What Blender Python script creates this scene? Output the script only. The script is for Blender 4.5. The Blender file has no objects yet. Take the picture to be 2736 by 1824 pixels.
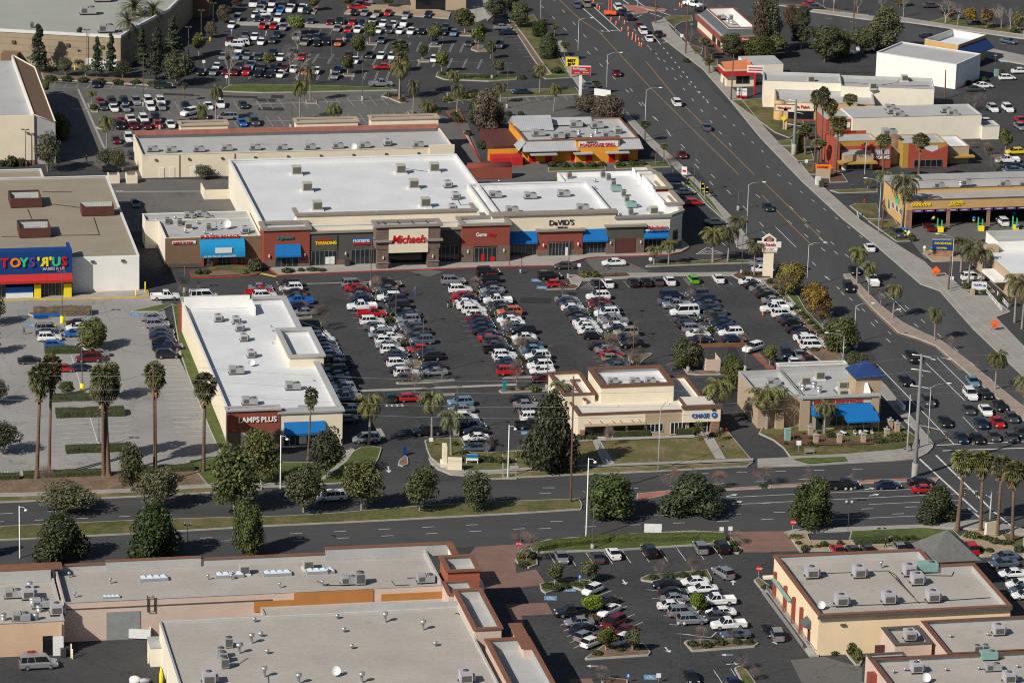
import bpy, math, random
from mathutils import Vector, Matrix
random.seed(11)
rd = random.Random(5)
C = bpy.context.scene.collection
SC = bpy.context.scene
# ---------------------------------------------------------------- camera (solved from the street grid, poles and lane dashes)
FPX, PITCH, ROLL, HC = 10642.4, 0.300543, 0.027202, 226.22
AZ = 0.207725                                   # bearing of the plaza's street grid
F_ = Vector((0, math.cos(PITCH), -math.sin(PITCH)))
U0 = Vector((0, math.sin(PITCH), math.cos(PITCH))); R0 = Vector((1, 0, 0))
R_ = R0*math.cos(ROLL) + U0*math.sin(ROLL)
U_ = -R0*math.sin(ROLL) + U0*math.cos(ROLL)
CAM = Vector((0, 0, HC))
cd = bpy.data.cameras.new('camera'); cam = bpy.data.objects.new('camera', cd); C.objects.link(cam)
cd.sensor_width = 36; cd.sensor_fit = 'HORIZONTAL'; cd.lens = FPX/2736*36
cd.clip_start = 1; cd.clip_end = 12000
m3 = Matrix((R_, U_, -F_)).transposed()
cam.matrix_world = Matrix.Translation(CAM) @ m3.to_4x4()
SC.camera = cam
# ---------------------------------------------------------------- sky, sun, exposure
SUN_EL, SUN_AZ = math.radians(37.5), math.radians(45)      # light travels towards this bearing
w = bpy.data.worlds.new('World'); SC.world = w; w.use_nodes = True
nt = w.node_tree; bg = nt.nodes['Background']
sk = nt.nodes.new('ShaderNodeTexSky'); sk.sky_type = 'NISHITA'; sk.sun_disc = False
sk.sun_elevation = SUN_EL; sk.sun_rotation = math.radians(225)
nt.links.new(sk.outputs[0], bg.inputs[0]); bg.inputs[1].default_value = 0.054
sl = bpy.data.lights.new('sun', 'SUN'); sl.energy = 4.3; sl.angle = math.radians(0.5); sl.color = (1, .95, .87)
so = bpy.data.objects.new('sun', sl); C.objects.link(so); so.location = (0, 700, 300)
lv = Vector((math.cos(SUN_EL)*math.cos(SUN_AZ), math.cos(SUN_EL)*math.sin(SUN_AZ), -math.sin(SUN_EL)))
so.rotation_euler = lv.to_track_quat('-Z', 'Y').to_euler()
SC.view_settings.view_transform = 'Standard'; SC.view_settings.look = 'None'
SC.view_settings.exposure = 0.12; SC.view_settings.gamma = 1
SC.cycles.max_bounces = 4; SC.cycles.diffuse_bounces = 2; SC.cycles.glossy_bounces = 2
SC.cycles.transparent_max_bounces = 4
SC.cycles.use_denoising = False; SC.cycles.filter_width = 1.1
# ---------------------------------------------------------------- pixel <-> place
OX = (0, 680, 1360, 2036); OY = dict(a=0, b=450, c=900, d=1357)
ZT = dict(Z1=(640,720),Z2=(900,720),Z3=(1160,700),Z4=(1480,720),Z5=(1740,720),Z6=(1960,720),Y1=(820,880),Y2=(940,860),Y3=(1270,860),Y4=(1540,860),Y5=(1120,1030),Y6=(1930,860))
def S(t, x, y):
    if t == 'S': return x, y
    if t in ZT: return ZT[t][0]+x/6.72, ZT[t][1]+y/6.72
    return OX[int(t[1])-1]+x/3.357, OY[t[0]]+y/3.357
def G(t, x, y, z=0.0):
    X, Y = S(t, x, y)
    d = R_*(X-1368) - U_*(Y-912) + F_*FPX
    return CAM + d*((z-HC)/d.z)
def PX(p):
    d = Vector(p)-CAM; k = d.dot(F_)
    return 1368+FPX*d.dot(R_)/k, 912-FPX*d.dot(U_)/k
def pxm(p):                                     # source pixels per metre at p
    return FPX/(Vector(p)-CAM).dot(F_)
def hgt(t, x, y, yt):
    g = G(t, x, y); ty = S(t, x, yt)[1]; lo, hi = 0., 60.
    for i in range(30):
        m = (lo+hi)/2
        if PX((g.x, g.y, m))[1] > ty: lo = m
        else: hi = m
    return lo
class Frame:
    def __init__(s, o, a): s.o = Vector((o[0], o[1])); s.a = a; s.u = Vector((math.cos(a), math.sin(a))); s.v = Vector((-math.sin(a), math.cos(a)))
    def uv(s, t, x, y, z=0.):
        g = G(t, x, y, z); d = Vector((g.x, g.y))-s.o
        return d.dot(s.u), d.dot(s.v)
    def w(s, u, v, z=0.):
        p = s.o+s.u*u+s.v*v
        return Vector((p.x, p.y, z))
PF = Frame((-27.753, 776.206), AZ)
# ---------------------------------------------------------------- mesh builder
class MB:
    def __init__(s): s.v = []; s.f = []; s.m = []; s.sm = []
    def add(s, vs, fs, m=0, smooth=False):
        n = len(s.v); s.v += [tuple(v) for v in vs]
        for f in fs: s.f.append(tuple(n+i for i in f)); s.m.append(m); s.sm.append(smooth)
        return s
    def box(s, x0, x1, y0, y1, z0, z1, m=0, bottom=True):
        v = [(x0,y0,z0),(x1,y0,z0),(x1,y1,z0),(x0,y1,z0),(x0,y0,z1),(x1,y0,z1),(x1,y1,z1),(x0,y1,z1)]
        f = [(0,1,5,4),(1,2,6,5),(2,3,7,6),(3,0,4,7),(4,5,6,7)]
        if bottom: f.append((3,2,1,0))
        return s.add(v, f, m)
    def quad(s, a, b, c, d, m=0): return s.add([a,b,c,d], [(0,1,2,3)], m)
    def prism(s, pts, z0, z1, m=0, mtop=None, bottom=False):
        n = len(pts); ar = sum(pts[i][0]*pts[(i+1)%n][1]-pts[(i+1)%n][0]*pts[i][1] for i in range(n))
        if ar < 0: pts = list(reversed(pts))
        v = [(p[0],p[1],z0) for p in pts]+[(p[0],p[1],z1) for p in pts]
        s.add(v, [(i,(i+1)%n,n+(i+1)%n,n+i) for i in range(n)], m)
        s.add([(p[0],p[1],z1) for p in pts], [tuple(range(n))], m if mtop is None else mtop)
        if bottom: s.add([(p[0],p[1],z0) for p in reversed(pts)], [tuple(range(n))], m)
        return s
    def tube(s, pts, rs, n=6, m=0, cap=True, smooth=True):
        if not hasattr(rs, '__len__'): rs = [rs]*len(pts)
        vs = []; P = [Vector(p) for p in pts]
        for i, p in enumerate(P):
            d = (P[min(i+1,len(P)-1)]-P[max(i-1,0)]); d = d.normalized() if d.length > 1e-6 else Vector((0,0,1))
            a = d.orthogonal().normalized() if abs(d.z) < .99 else Vector((1,0,0)); a = (a-d*a.dot(d)).normalized(); b = d.cross(a)
            for k in range(n):
                t = 2*math.pi*k/n; vs.append(p+(a*math.cos(t)+b*math.sin(t))*rs[i])
        fs = [(i*n+k, i*n+(k+1)%n, (i+1)*n+(k+1)%n, (i+1)*n+k) for i in range(len(P)-1) for k in range(n)]
        if cap: fs += [tuple((len(P)-1)*n+k for k in range(n))]
        return s.add(vs, fs, m, smooth)
    def ball(s, c, r, sx=1, sy=1, sz=1, n=8, m=0, jit=0.):
        vs = []; fs = []
        for i in range(n//2+1):
            t = math.pi*i/(n//2)
            for k in range(n):
                q = 2*math.pi*k/n; j = 1+rd.uniform(-jit, jit)
                vs.append((c[0]+r*sx*math.sin(t)*math.cos(q)*j, c[1]+r*sy*math.sin(t)*math.sin(q)*j, c[2]+r*sz*math.cos(t)*j))
        for i in range(n//2):
            for k in range(n): fs.append((i*n+k,(i+1)*n+k,(i+1)*n+(k+1)%n,i*n+(k+1)%n))
        return s.add(vs, fs, m, True)
    def mesh(s, name, mats):
        me = bpy.data.meshes.new(name); me.from_pydata(s.v, [], s.f)
        for mt in (mats if isinstance(mats, (list, tuple)) else [mats]): me.materials.append(mt)
        me.polygons.foreach_set('material_index', s.m); me.polygons.foreach_set('use_smooth', s.sm)
        me.update(); return me
    def build(s, name, mats, parent=None, loc=None, rz=0):
        o = bpy.data.objects.new(name, s.mesh(name, mats)); C.objects.link(o)
        if parent: o.parent = parent
        if loc is not None: o.location = loc
        if rz: o.rotation_euler = (0,0,rz)
        return o
def empty(name, loc, rz=0):
    o = bpy.data.objects.new(name, None); C.objects.link(o); o.location = loc; o.rotation_euler = (0,0,rz); o.empty_display_size = .5
    return o
def tag(o, label, cat, group=None):
    o['label'] = label; o['category'] = cat
    if group: o['group'] = group
    return o
def struct(o): o['kind'] = 'structure'; return o
ORD = 'first second third fourth fifth sixth seventh eighth ninth tenth eleventh twelfth thirteenth fourteenth fifteenth sixteenth seventeenth eighteenth nineteenth twentieth twenty-first twenty-second twenty-third twenty-fourth twenty-fifth twenty-sixth twenty-seventh twenty-eighth twenty-ninth thirtieth'.split()
REG = {}
def reg(o, desc, place, cat, group, key='left'):
    o['category'] = cat
    if group: o['group'] = group
    REG.setdefault((desc, place, key), []).append(o)
    return o
def finalize():
    for (desc, place, key), L in REG.items():
        if len(L) == 1: L[0]['label'] = f'{desc} {place}'; continue
        L.sort(key=lambda o: PX(o.location)[0 if key == 'left' else 1])
        for i, o in enumerate(L): o['label'] = f'{ORD[min(i,29)]} {desc} from {key} {place}'
def dup(root, loc, rz=0, sc=None, mat=None):
    r = root.copy(); C.objects.link(r); r.location = loc; r.rotation_euler = (0,0,rz)
    if sc: r.scale = sc if hasattr(sc, '__len__') else (sc,)*3
    if mat: r.material_slots[0].material = mat
    for ch in list(root.children):
        c = ch.copy(); C.objects.link(c); c.parent = r
        for gch in list(ch.children):
            d = gch.copy(); C.objects.link(d); d.parent = c
    return r
def drop(root):
    for ch in list(root.children):
        for gch in list(ch.children): bpy.data.objects.remove(gch)
        bpy.data.objects.remove(ch)
    bpy.data.objects.remove(root)
# ---------------------------------------------------------------- materials
def mat(name, col, rough=.8, var=.12, scale=.6, metal=0, spec=.3, dirt=None, bump=0, coat=0, var2=0, scale2=8., stripes=None, emit=None, island=0, stretch=None, cracks=None, objvar=0):
    m = bpy.data.materials.new(name); m.use_nodes = True; n = m.node_tree; L = n.links; N = n.nodes
    b = N['Principled BSDF']; b.inputs['Roughness'].default_value = rough; b.inputs['Metallic'].default_value = metal
    b.inputs['Specular IOR Level'].default_value = spec; b.inputs['Base Color'].default_value = (*col, 1)
    if coat: b.inputs['Coat Weight'].default_value = coat; b.inputs['Coat Roughness'].default_value = .06
    if emit: b.inputs['Emission Color'].default_value = (*col,1); b.inputs['Emission Strength'].default_value = emit
    geo = N.new('ShaderNodeNewGeometry'); vec = geo.outputs['Position']
    if stretch:
        mp = N.new('ShaderNodeMapping'); mp.inputs['Scale'].default_value = stretch; mp.inputs['Rotation'].default_value = (0,0,-AZ); L.new(vec, mp.inputs[0]); vec = mp.outputs[0]
    def noise(s, det=4, r=.6):
        t = N.new('ShaderNodeTexNoise'); t.inputs['Scale'].default_value = s; t.inputs['Detail'].default_value = det; t.inputs['Roughness'].default_value = r
        L.new(vec, t.inputs['Vector']); return t
    def mul(a_sock, lo, hi, src, r0=.3, r1=.7):
        mr = N.new('ShaderNodeMapRange'); mr.inputs[1].default_value = r0; mr.inputs[2].default_value = r1; mr.inputs[3].default_value = lo; mr.inputs[4].default_value = hi
        L.new(src, mr.inputs[0]); mx = N.new('ShaderNodeMix'); mx.data_type = 'RGBA'; mx.blend_type = 'MULTIPLY'; mx.inputs[0].default_value = 1
        if a_sock is None: mx.inputs[6].default_value = (*col, 1)
        else: L.new(a_sock, mx.inputs[6])
        L.new(mr.outputs[0], mx.inputs[7]); return mx.outputs[2]
    cur = None
    if var: cur = mul(None, 1-var, 1+var, noise(scale).outputs[0])
    if var2: cur = mul(cur, 1-var2, 1+var2, noise(scale2, 3).outputs[0])
    if dirt:                                     # (colour, scale, threshold, amount)
        t = noise(dirt[1], 5, .65); mr = N.new('ShaderNodeMapRange'); mr.inputs[1].default_value = dirt[2]; mr.inputs[2].default_value = dirt[2]+.12; mr.inputs[4].default_value = dirt[3]
        L.new(t.outputs[0], mr.inputs[0]); mx = N.new('ShaderNodeMix'); mx.data_type = 'RGBA'; L.new(mr.outputs[0], mx.inputs[0])
        if cur: L.new(cur, mx.inputs[6])
        else: mx.inputs[6].default_value = (*col, 1)
        mx.inputs[7].default_value = (*dirt[0], 1); cur = mx.outputs[2]
    if stripes:                                  # (axis vec rotated to the grid, width m, darkness)
        mp = N.new('ShaderNodeMapping'); mp.inputs['Rotation'].default_value = (0,0,-AZ); L.new(geo.outputs['Position'], mp.inputs[0])
        sx = N.new('ShaderNodeSeparateXYZ'); L.new(mp.outputs[0], sx.inputs[0])
        mm = N.new('ShaderNodeMath'); mm.operation = 'MODULO'; L.new(sx.outputs[stripes[0]], mm.inputs[0]); mm.inputs[1].default_value = stripes[1]
        ab = N.new('ShaderNodeMath'); ab.operation = 'ABSOLUTE'; L.new(mm.outputs[0], ab.inputs[0])
        lt = N.new('ShaderNodeMath'); lt.operation = 'LESS_THAN'; L.new(ab.outputs[0], lt.inputs[0]); lt.inputs[1].default_value = stripes[3]
        mr = N.new('ShaderNodeMath'); mr.operation = 'MULTIPLY_ADD'; L.new(lt.outputs[0], mr.inputs[0]); mr.inputs[1].default_value = -stripes[2]; mr.inputs[2].default_value = 1
        mx = N.new('ShaderNodeMix'); mx.data_type = 'RGBA'; mx.blend_type = 'MULTIPLY'; mx.inputs[0].default_value = 1
        if cur: L.new(cur, mx.inputs[6])
        else: mx.inputs[6].default_value = (*col, 1)
        L.new(mr.outputs[0], mx.inputs[7]); cur = mx.outputs[2]
    if cracks:                                   # (cells per metre, half width, darkness): sealed cracks
        nz = noise(cracks[0]*2.5, 3); mv = N.new('ShaderNodeMix'); mv.data_type = 'VECTOR'; mv.inputs[0].default_value = .5
        sc_ = N.new('ShaderNodeVectorMath'); sc_.operation = 'SCALE'; sc_.inputs['Scale'].default_value = 9; L.new(nz.outputs['Color'], sc_.inputs[0])
        ad = N.new('ShaderNodeVectorMath'); L.new(vec, ad.inputs[0]); L.new(sc_.outputs[0], ad.inputs[1])
        vo = N.new('ShaderNodeTexVoronoi'); vo.feature = 'DISTANCE_TO_EDGE'; vo.inputs['Scale'].default_value = cracks[0]; L.new(ad.outputs[0], vo.inputs['Vector'])
        cur = mul(cur, 1-cracks[2], 1, vo.outputs[0], 0, cracks[1])
    if island:                                   # each leaf clump its own tone
        cur = mul(cur, 1-island, 1+island, geo.outputs['Random Per Island'], 0, 1)
    if objvar:                                   # each tree its own tone
        oi = N.new('ShaderNodeObjectInfo'); hs = N.new('ShaderNodeHueSaturation'); L.new(cur, hs.inputs['Color'])
        for nm_, lo, hi, k in (('Hue', .47, .515, 1.), ('Saturation', .75, 1.1, 7.13), ('Value', .72, 1.3, 3.71)):
            m1 = N.new('ShaderNodeMath'); m1.operation = 'MULTIPLY'; m1.inputs[1].default_value = k; L.new(oi.outputs['Random'], m1.inputs[0])
            m2 = N.new('ShaderNodeMath'); m2.operation = 'FRACT'; L.new(m1.outputs[0], m2.inputs[0])
            r_ = N.new('ShaderNodeMapRange'); r_.inputs[3].default_value = lo; r_.inputs[4].default_value = hi; L.new(m2.outputs[0], r_.inputs[0]); L.new(r_.outputs[0], hs.inputs[nm_])
        cur = hs.outputs[0]
    if cur: L.new(cur, b.inputs['Base Color'])
    if bump:
        bn = N.new('ShaderNodeBump'); bn.inputs['Strength'].default_value = bump; bn.inputs['Distance'].default_value = .2
        L.new(noise(bump and 3).outputs[0], bn.inputs['Height']); L.new(bn.outputs[0], b.inputs['Normal'])
    return m
def srgb(r, g, b): 
    f = lambda c: ((c/255+.055)/1.055)**2.4 if c > 10 else c/255/12.92
    return (f(r), f(g), f(b))
M = {}
def MT(k, *a, **kw):
    if k.startswith('leaf'): kw['objvar'] = 1
    M[k] = mat(k, *a, **kw); return M[k]
MT('asphalt_lot', (.049,.049,.050), .92, .2, .08, var2=.2, scale2=1.2, cracks=(.07,.012,.35), dirt=((.062,.060,.057), .035, .52, .8))
MT('asphalt_road', (.062,.063,.064), .9, .16, .12, var2=.1, scale2=3, stretch=(1,.1,1))
MT('asphalt_street', (.060,.060,.060), .9, .16, .14, var2=.12, scale2=3, stretch=(.08,1,1))
MT('asphalt_old', (.125,.119,.110), .92, .12, .07, cracks=(.09,.015,.35), var2=.12, scale2=2, dirt=((.07,.067,.063), .05, .55, .7))
MT('asphalt_pale', (.275,.262,.245), .92, .12, .06, cracks=(.06,.01,.3), var2=.08, scale2=2, dirt=((.12,.115,.108), .05, .6, .6))
MT('asphalt_patch', (.03,.03,.031), .92, .1, .3)
MT('concrete', (.30,.28,.25), .9, .12, .2, var2=.1, scale2=2, dirt=((.2,.185,.16), .3, .58, .6), stripes=(0, 1.5, .18, .06))
MT('concrete_plain', (.33,.31,.28), .9, .12, .2, var2=.1, scale2=2)
MT('curb', (.38,.36,.32), .9, .15, .4)
MT('curb_red', (.33,.05,.045), .9, .2, .5)
MT('curb_yellow', (.62,.40,.05), .9, .15, .5)
MT('brick_paving', (.20,.12,.095), .9, .12, .3, var2=.15, scale2=5)
MT('brick_red', (.34,.135,.10), .9, .15, .4, var2=.15, scale2=4)
MT('grass', (.092,.092,.030), .95, .35, .12, var2=.3, scale2=1.8, dirt=((.17,.13,.065), .22, .5, .8))
MT('grass_lush', (.075,.10,.022), .95, .25, .15, var2=.28, scale2=1.8, dirt=((.12,.11,.05), .3, .55, .5))
MT('grass_dry', (.165,.13,.06), .95, .25, .1, var2=.28, scale2=1.6, dirt=((.095,.10,.032), .16, .46, .85))
MT('soil', (.17,.115,.075), .95, .25, .3, var2=.25, scale2=2)
MT('mulch', (.12,.06,.035), .95, .25, .4, var2=.3, scale2=3)
MT('sand', (.33,.25,.16), .95, .15, .3, var2=.12, scale2=2)
MT('paint_white', (.60,.60,.58), .8, .2, .8)
MT('paint_faded', (.36,.35,.33), .8, .25, .8)
MT('paint_yellow', (.34,.19,.07), .8, .25, .5)
MT('paint_gold', (.55,.40,.06), .8, .2, .5)
MT('paint_blue', (.12,.26,.42), .8, .25, .5)
MT('roof_white', (.63,.635,.635), .6, .07, .12, var2=.03, scale2=2, dirt=((.48,.47,.44), .14, .6, .6), stripes=(0, 3.0, .06, .07))
MT('roof_cream', (.62,.58,.50), .7, .06, .2)
MT('roof_gray', (.40,.40,.39), .8, .07, .15, var2=.06, scale2=2, dirt=((.27,.26,.24), .18, .6, .7), stripes=(1, 1.0, .07, .05))
MT('roof_tan', (.385,.355,.315), .8, .09, .15, var2=.06, scale2=1.5, dirt=((.27,.23,.18), .3, .62, .8), stripes=(1, 1.0, .06, .05))
MT('roof_brown', (.28,.24,.175), .85, .07, .12, var2=.06, scale2=2, dirt=((.20,.17,.13), .1, .6, .6), stripes=(1, 1.0, .1, .06))
MT('roof_sage', (.33,.335,.29), .85, .06, .1, var2=.05, scale2=2, stripes=(1, 1.0, .05, .05))
MT('roof_shingle', (.13,.13,.125), .9, .15, 1.5)
MT('shingle_dark', (.09,.10,.105), .9, .15, 1.5)
MT('metal_roof', (.45,.46,.46), .5, .08, .4, stripes=(0, .45, .3, .07), metal=.2)
MT('metal_blue', (.02,.05,.16), .45, .06, .4, stripes=(0, .5, .35, .07))
MT('stucco_cream', (.76,.67,.51), .9, .05, .3, dirt=((.5,.42,.31), .15, .6, .4))
MT('stucco_pale', (.77,.71,.58), .9, .05, .3, dirt=((.52,.46,.36), .15, .6, .4))
MT('stucco_tan', (.42,.32,.22), .9, .06, .3)
MT('stucco_peach', (.62,.44,.30), .9, .05, .3, dirt=((.5,.35,.24), .12, .6, .5))
MT('stucco_butter', (.80,.63,.41), .9, .05, .3)
MT('stucco_terracotta', (.36,.105,.06), .9, .06, .4)
MT('stucco_amber', (.42,.18,.05), .9, .08, .4)
MT('metal_mid', (.17,.18,.175), .6, .12, 1)
MT('median_pave', (.30,.235,.19), .9, .15, .5, var2=.1, scale2=3)
MT('stucco_pink', (.60,.46,.38), .9, .05, .3, dirt=((.42,.31,.25), .12, .6, .5))
MT('stucco_brown', (.20,.125,.075), .9, .08, .4)
MT('stucco_red', (.26,.065,.045), .9, .06, .4)
MT('stucco_charcoal', (.085,.08,.07), .9, .08, .4)
MT('stucco_orange', (.72,.30,.03), .9, .05, .4)
MT('stucco_vermilion', (.37,.075,.045), .9, .06, .4)
MT('stucco_ochre', (.42,.26,.05), .9, .06, .4)
MT('stucco_white', (.80,.78,.74), .9, .04, .3, dirt=((.70,.62,.48), .12, .58, .5))
MT('stucco_grey', (.36,.355,.35), .9, .06, .3)
MT('stucco_gold', (.55,.34,.14), .9, .06, .3)
MT('block_tan', (.34,.265,.175), .9, .07, .5, stripes=(2, 1.65, .3, .14))
MT('wall_blue', (.004,.045,.19), .7, .08, .4, stripes=(0, 1.3, .2, .04))
MT('stone_brown', (.17,.12,.095), .9, .12, .8, var2=.3, scale2=4, stripes=(2, .3, .25, .05))
MT('stone_rust', (.30,.17,.11), .9, .2, .8, var2=.35, scale2=3)
MT('coping_taupe', (.27,.24,.20), .8, .07, .4)
MT('coping_brown', (.15,.07,.045), .8, .12, .4)
MT('coping_rust', (.20,.09,.055), .8, .12, .4)
MT('coping_white', (.66,.65,.64), .7, .05, .4)
MT('coping_grey', (.38,.38,.37), .7, .08, .4)
MT('coping_dark', (.10,.085,.075), .8, .1, .4)
MT('fascia_red', (.45,.025,.025), .6, .06, .4)
MT('fascia_brick', (.27,.07,.05), .8, .08, .4)
MT('clay_orange', (.55,.19,.08), .8, .12, .8)
MT('screen_brown', (.10,.035,.03), .8, .1, .4, stripes=(0, .5, .3, .08))
MT('screen_white', (.55,.60,.55), .6, .06, .4, stripes=(0, .5, .25, .08))
MT('awning_blue', (.004,.13,.38), .75, .06, .4)
MT('awning_azure', (.01,.24,.48), .75, .08, .4, stripes=(0, .6, .15, .06))
MT('glass_dark', (.012,.015,.018), .08, 0, spec=.5)
MT('glass_store', (.02,.028,.03), .1, .3, .8, spec=.5)
MT('frame_grey', (.25,.25,.24), .5, 0, metal=.3)
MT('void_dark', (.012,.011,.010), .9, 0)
MT('metal_grey', (.36,.37,.37), .5, .1, 1, metal=.4)
MT('metal_dark', (.05,.05,.05), .6, .1, 1)
MT('metal_bronze', (.10,.08,.065), .6, .1, 1)
MT('metal_white', (.72,.72,.70), .5, .06, 1)
MT('metal_teal', (.22,.36,.33), .6, .08, 1)
MT('ac_beige', (.42,.39,.32), .7, .1, 1)
MT('ac_grey', (.33,.33,.33), .6, .1, 1)
MT('ac_grille', (.10,.10,.09), .7, .1, 3)
MT('ac_lilac', (.42,.40,.43), .6, .08, 1)
MT('skylight', (.55,.62,.68), .3, .06, 1)
MT('galv', (.50,.51,.51), .35, .1, 2, metal=.6)
MT('wood_pole', (.13,.065,.045), .9, .15, 1)
MT('white_gloss', (.80,.80,.78), .5, .03, 1)
MT('red_gloss', (.55,.012,.015), .45, 0)
MT('yellow_gloss', (.85,.66,.02), .45, 0)
MT('orange_gloss', (.85,.22,.01), .45, 0)
MT('green_gloss', (.05,.50,.22), .45, 0)
MT('purple_gloss', (.13,.06,.22), .45, 0)
MT('blue_gloss', (.01,.12,.45), .45, 0)
MT('teal_gloss', (.01,.22,.22), .45, 0)
MT('black_gloss', (.015,.015,.016), .4, 0)
MT('cone_orange', (.80,.13,.03), .6, 0)
MT('tyre', (.015,.015,.015), .8, 0)
MT('rim', (.38,.38,.39), .35, 0, metal=.6)
MT('car_glass', (.010,.012,.015), .12, 0, spec=.35)
MT('lamp_glass', (.75,.75,.72), .15, 0)
MT('tail_red', (.42,.01,.012), .3, 0)
MT('skin', (.42,.25,.17), .6, 0)
MT('bark', (.12,.085,.06), .95, .2, 3)
MT('bark_pale', (.42,.37,.31), .95, .15, 2)
MT('bark_palm', (.17,.11,.075), .95, .25, 2, stripes=(2, .35, .35, .12))
MT('bark_grey', (.27,.24,.21), .95, .15, 2)
MT('twig', (.19,.14,.12), .95, .15, 1)
MT('twig_rust', (.22,.13,.10), .95, .2, 1)
MT('parapet_liner', (.42,.42,.41), .8, .06, .3)
MT('leaf_dark', (.046,.064,.019), .6, .35, .5, island=.55)
MT('leaf_mid', (.080,.090,.025), .6, .35, .5, island=.5)
MT('leaf_olive', (.078,.084,.040), .7, .3, .5, island=.5)
MT('leaf_bright', (.12,.16,.018), .6, .3, .5, island=.4)
MT('leaf_gold', (.20,.15,.015), .6, .35, .6, island=.45)
MT('leaf_rust', (.105,.075,.045), .7, .35, .5, island=.5)
MT('leaf_pine', (.038,.052,.026), .7, .3, .6, island=.5)
MT('leaf_fan', (.12,.12,.045), .6, .25, .8, island=.5)
MT('leaf_queen', (.098,.10,.030), .6, .25, .8, island=.5)
MT('leaf_date', (.075,.088,.035), .6, .25, .8, island=.5)
MT('leaf_dead', (.19,.125,.065), .9, .25, .8, island=.4)
MT('leaf_yellow', (.28,.20,.02), .7, .25, .8, island=.4)
MT('hedge', (.045,.055,.02), .9, .4, 2.5, island=0, bump=.8)
MT('hedge_light', (.065,.085,.02), .9, .35, 2.5, bump=.8)
# ================================================================ THE SETTING
def flat(name, t, pts, z, m, edge=None, mats=None):
    P = [G(t, x, y) if not isinstance(x, str) else G(x, *y) for x, y in pts]
    if z > .1: z = .3+_rc[0]*.0008; _rc[0] += 1
    else: z += (_rc[0]%7)*.0004; _rc[0] += 1
    b = MB(); n = len(P)
    ar = sum(P[i].x*P[(i+1)%n].y-P[(i+1)%n].x*P[i].y for i in range(n))
    if ar < 0: P.reverse()
    b.add([(p.x,p.y,z) for p in P], [tuple(range(n))], 0)
    return struct(b.build(name, M[m]))
def fan_tri(P, z, b, m=0):
    b.add([(p.x,p.y,z) for p in P], [tuple(range(len(P)))], m)
def inset(P, d):
    n = len(P); out = []
    for i in range(n):
        a, b, c = P[i-1], P[i], P[(i+1)%n]
        e1 = Vector((b.x-a.x, b.y-a.y)).normalized(); e2 = Vector((c.x-b.x, c.y-b.y)).normalized()
        n1 = Vector((-e1.y, e1.x)); n2 = Vector((-e2.y, e2.x)); k = 1+n1.dot(n2)
        q = (n1+n2)/max(k, .35)*d
        out.append(Vector((b.x+q.x, b.y+q.y, 0)))
    return out
_rc=[0]
def raised(name, t, pts, m, curb="curb", h=.14, cw=.18):
    """a kerbed area: concrete kerb all round, planting or paving inside"""
    P = [G(t, x, y) if not isinstance(x, str) else G(x, *y) for x, y in pts]
    _rc[0] += 1; h += _rc[0]*.0011
    n = len(P); ar = sum(P[i].x*P[(i+1)%n].y-P[(i+1)%n].x*P[i].y for i in range(n))
    if ar < 0: P.reverse()
    Q = inset(P, cw); b = MB()
    b.add([(p.x,p.y,-.05) for p in P]+[(p.x,p.y,h) for p in P], [(i,(i+1)%n,n+(i+1)%n,n+i) for i in range(n)], 0)
    b.add([(p.x,p.y,h) for p in P]+[(q.x,q.y,h) for q in Q], [(i,(i+1)%n,n+(i+1)%n,n+i) for i in range(n)], 0)
    b.add([(q.x,q.y,h-.012) for q in Q], [tuple(range(n))], 1)
    return struct(b.build(name, [M[curb], M[m]]))
def strip(b, p, q, wd, z, m=0):
    z += .012
    d = Vector((q.x-p.x, q.y-p.y)); 
    if d.length < 1e-4: return
    d.normalize(); nn = Vector((-d.y, d.x))*wd/2
    b.add([(p.x-nn.x,p.y-nn.y,z),(q.x-nn.x,q.y-nn.y,z),(q.x+nn.x,q.y+nn.y,z),(p.x+nn.x,p.y+nn.y,z)], [(0,1,2,3)], m)
g0 = MB(); g0.add([(-4000,-1500,-.02),(4000,-1500,-.02),(4000,7000,-.02),(-4000,7000,-.02)], [(0,1,2,3)])
struct(g0.build('ground', M['asphalt_lot']))
# roads ---------------------------------------------------------------
flat('boulevard_road', 'S', [(1330,-200),(1440,0),(1530,130),(1600,250),(1690,330),(1790,430),(1860,450),(1990,620),(2150,760),(2300,900),(2480,1160),(2560,1260),(2790,1400),(2790,990),(2600,860),(2459,718),(2250,545),(2143,486),(2060,405),(1801,128),(1760,70),(1880,20),(2080,60),(2300,100),(2790,180),(2790,130),(2300,45),(2080,0),(1900,-40),(1700,-200)], .002, 'asphalt_road')
flat('street_road', 'S', [(-60,1352),(0,1347),(292,1332),(560,1318),(860,1305),(1055,1290),(1320,1281),(1560,1268),(1777,1262),(2010,1254),(2150,1246),(2400,1232),(2470,1215),(2790,1150),(2790,1500),(2700,1400),(2450,1408),(2100,1418),(1850,1421),(1620,1431),(1400,1450),(1200,1465),(700,1490),(0,1520),(-60,1522)], .006, 'asphalt_street')
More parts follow.
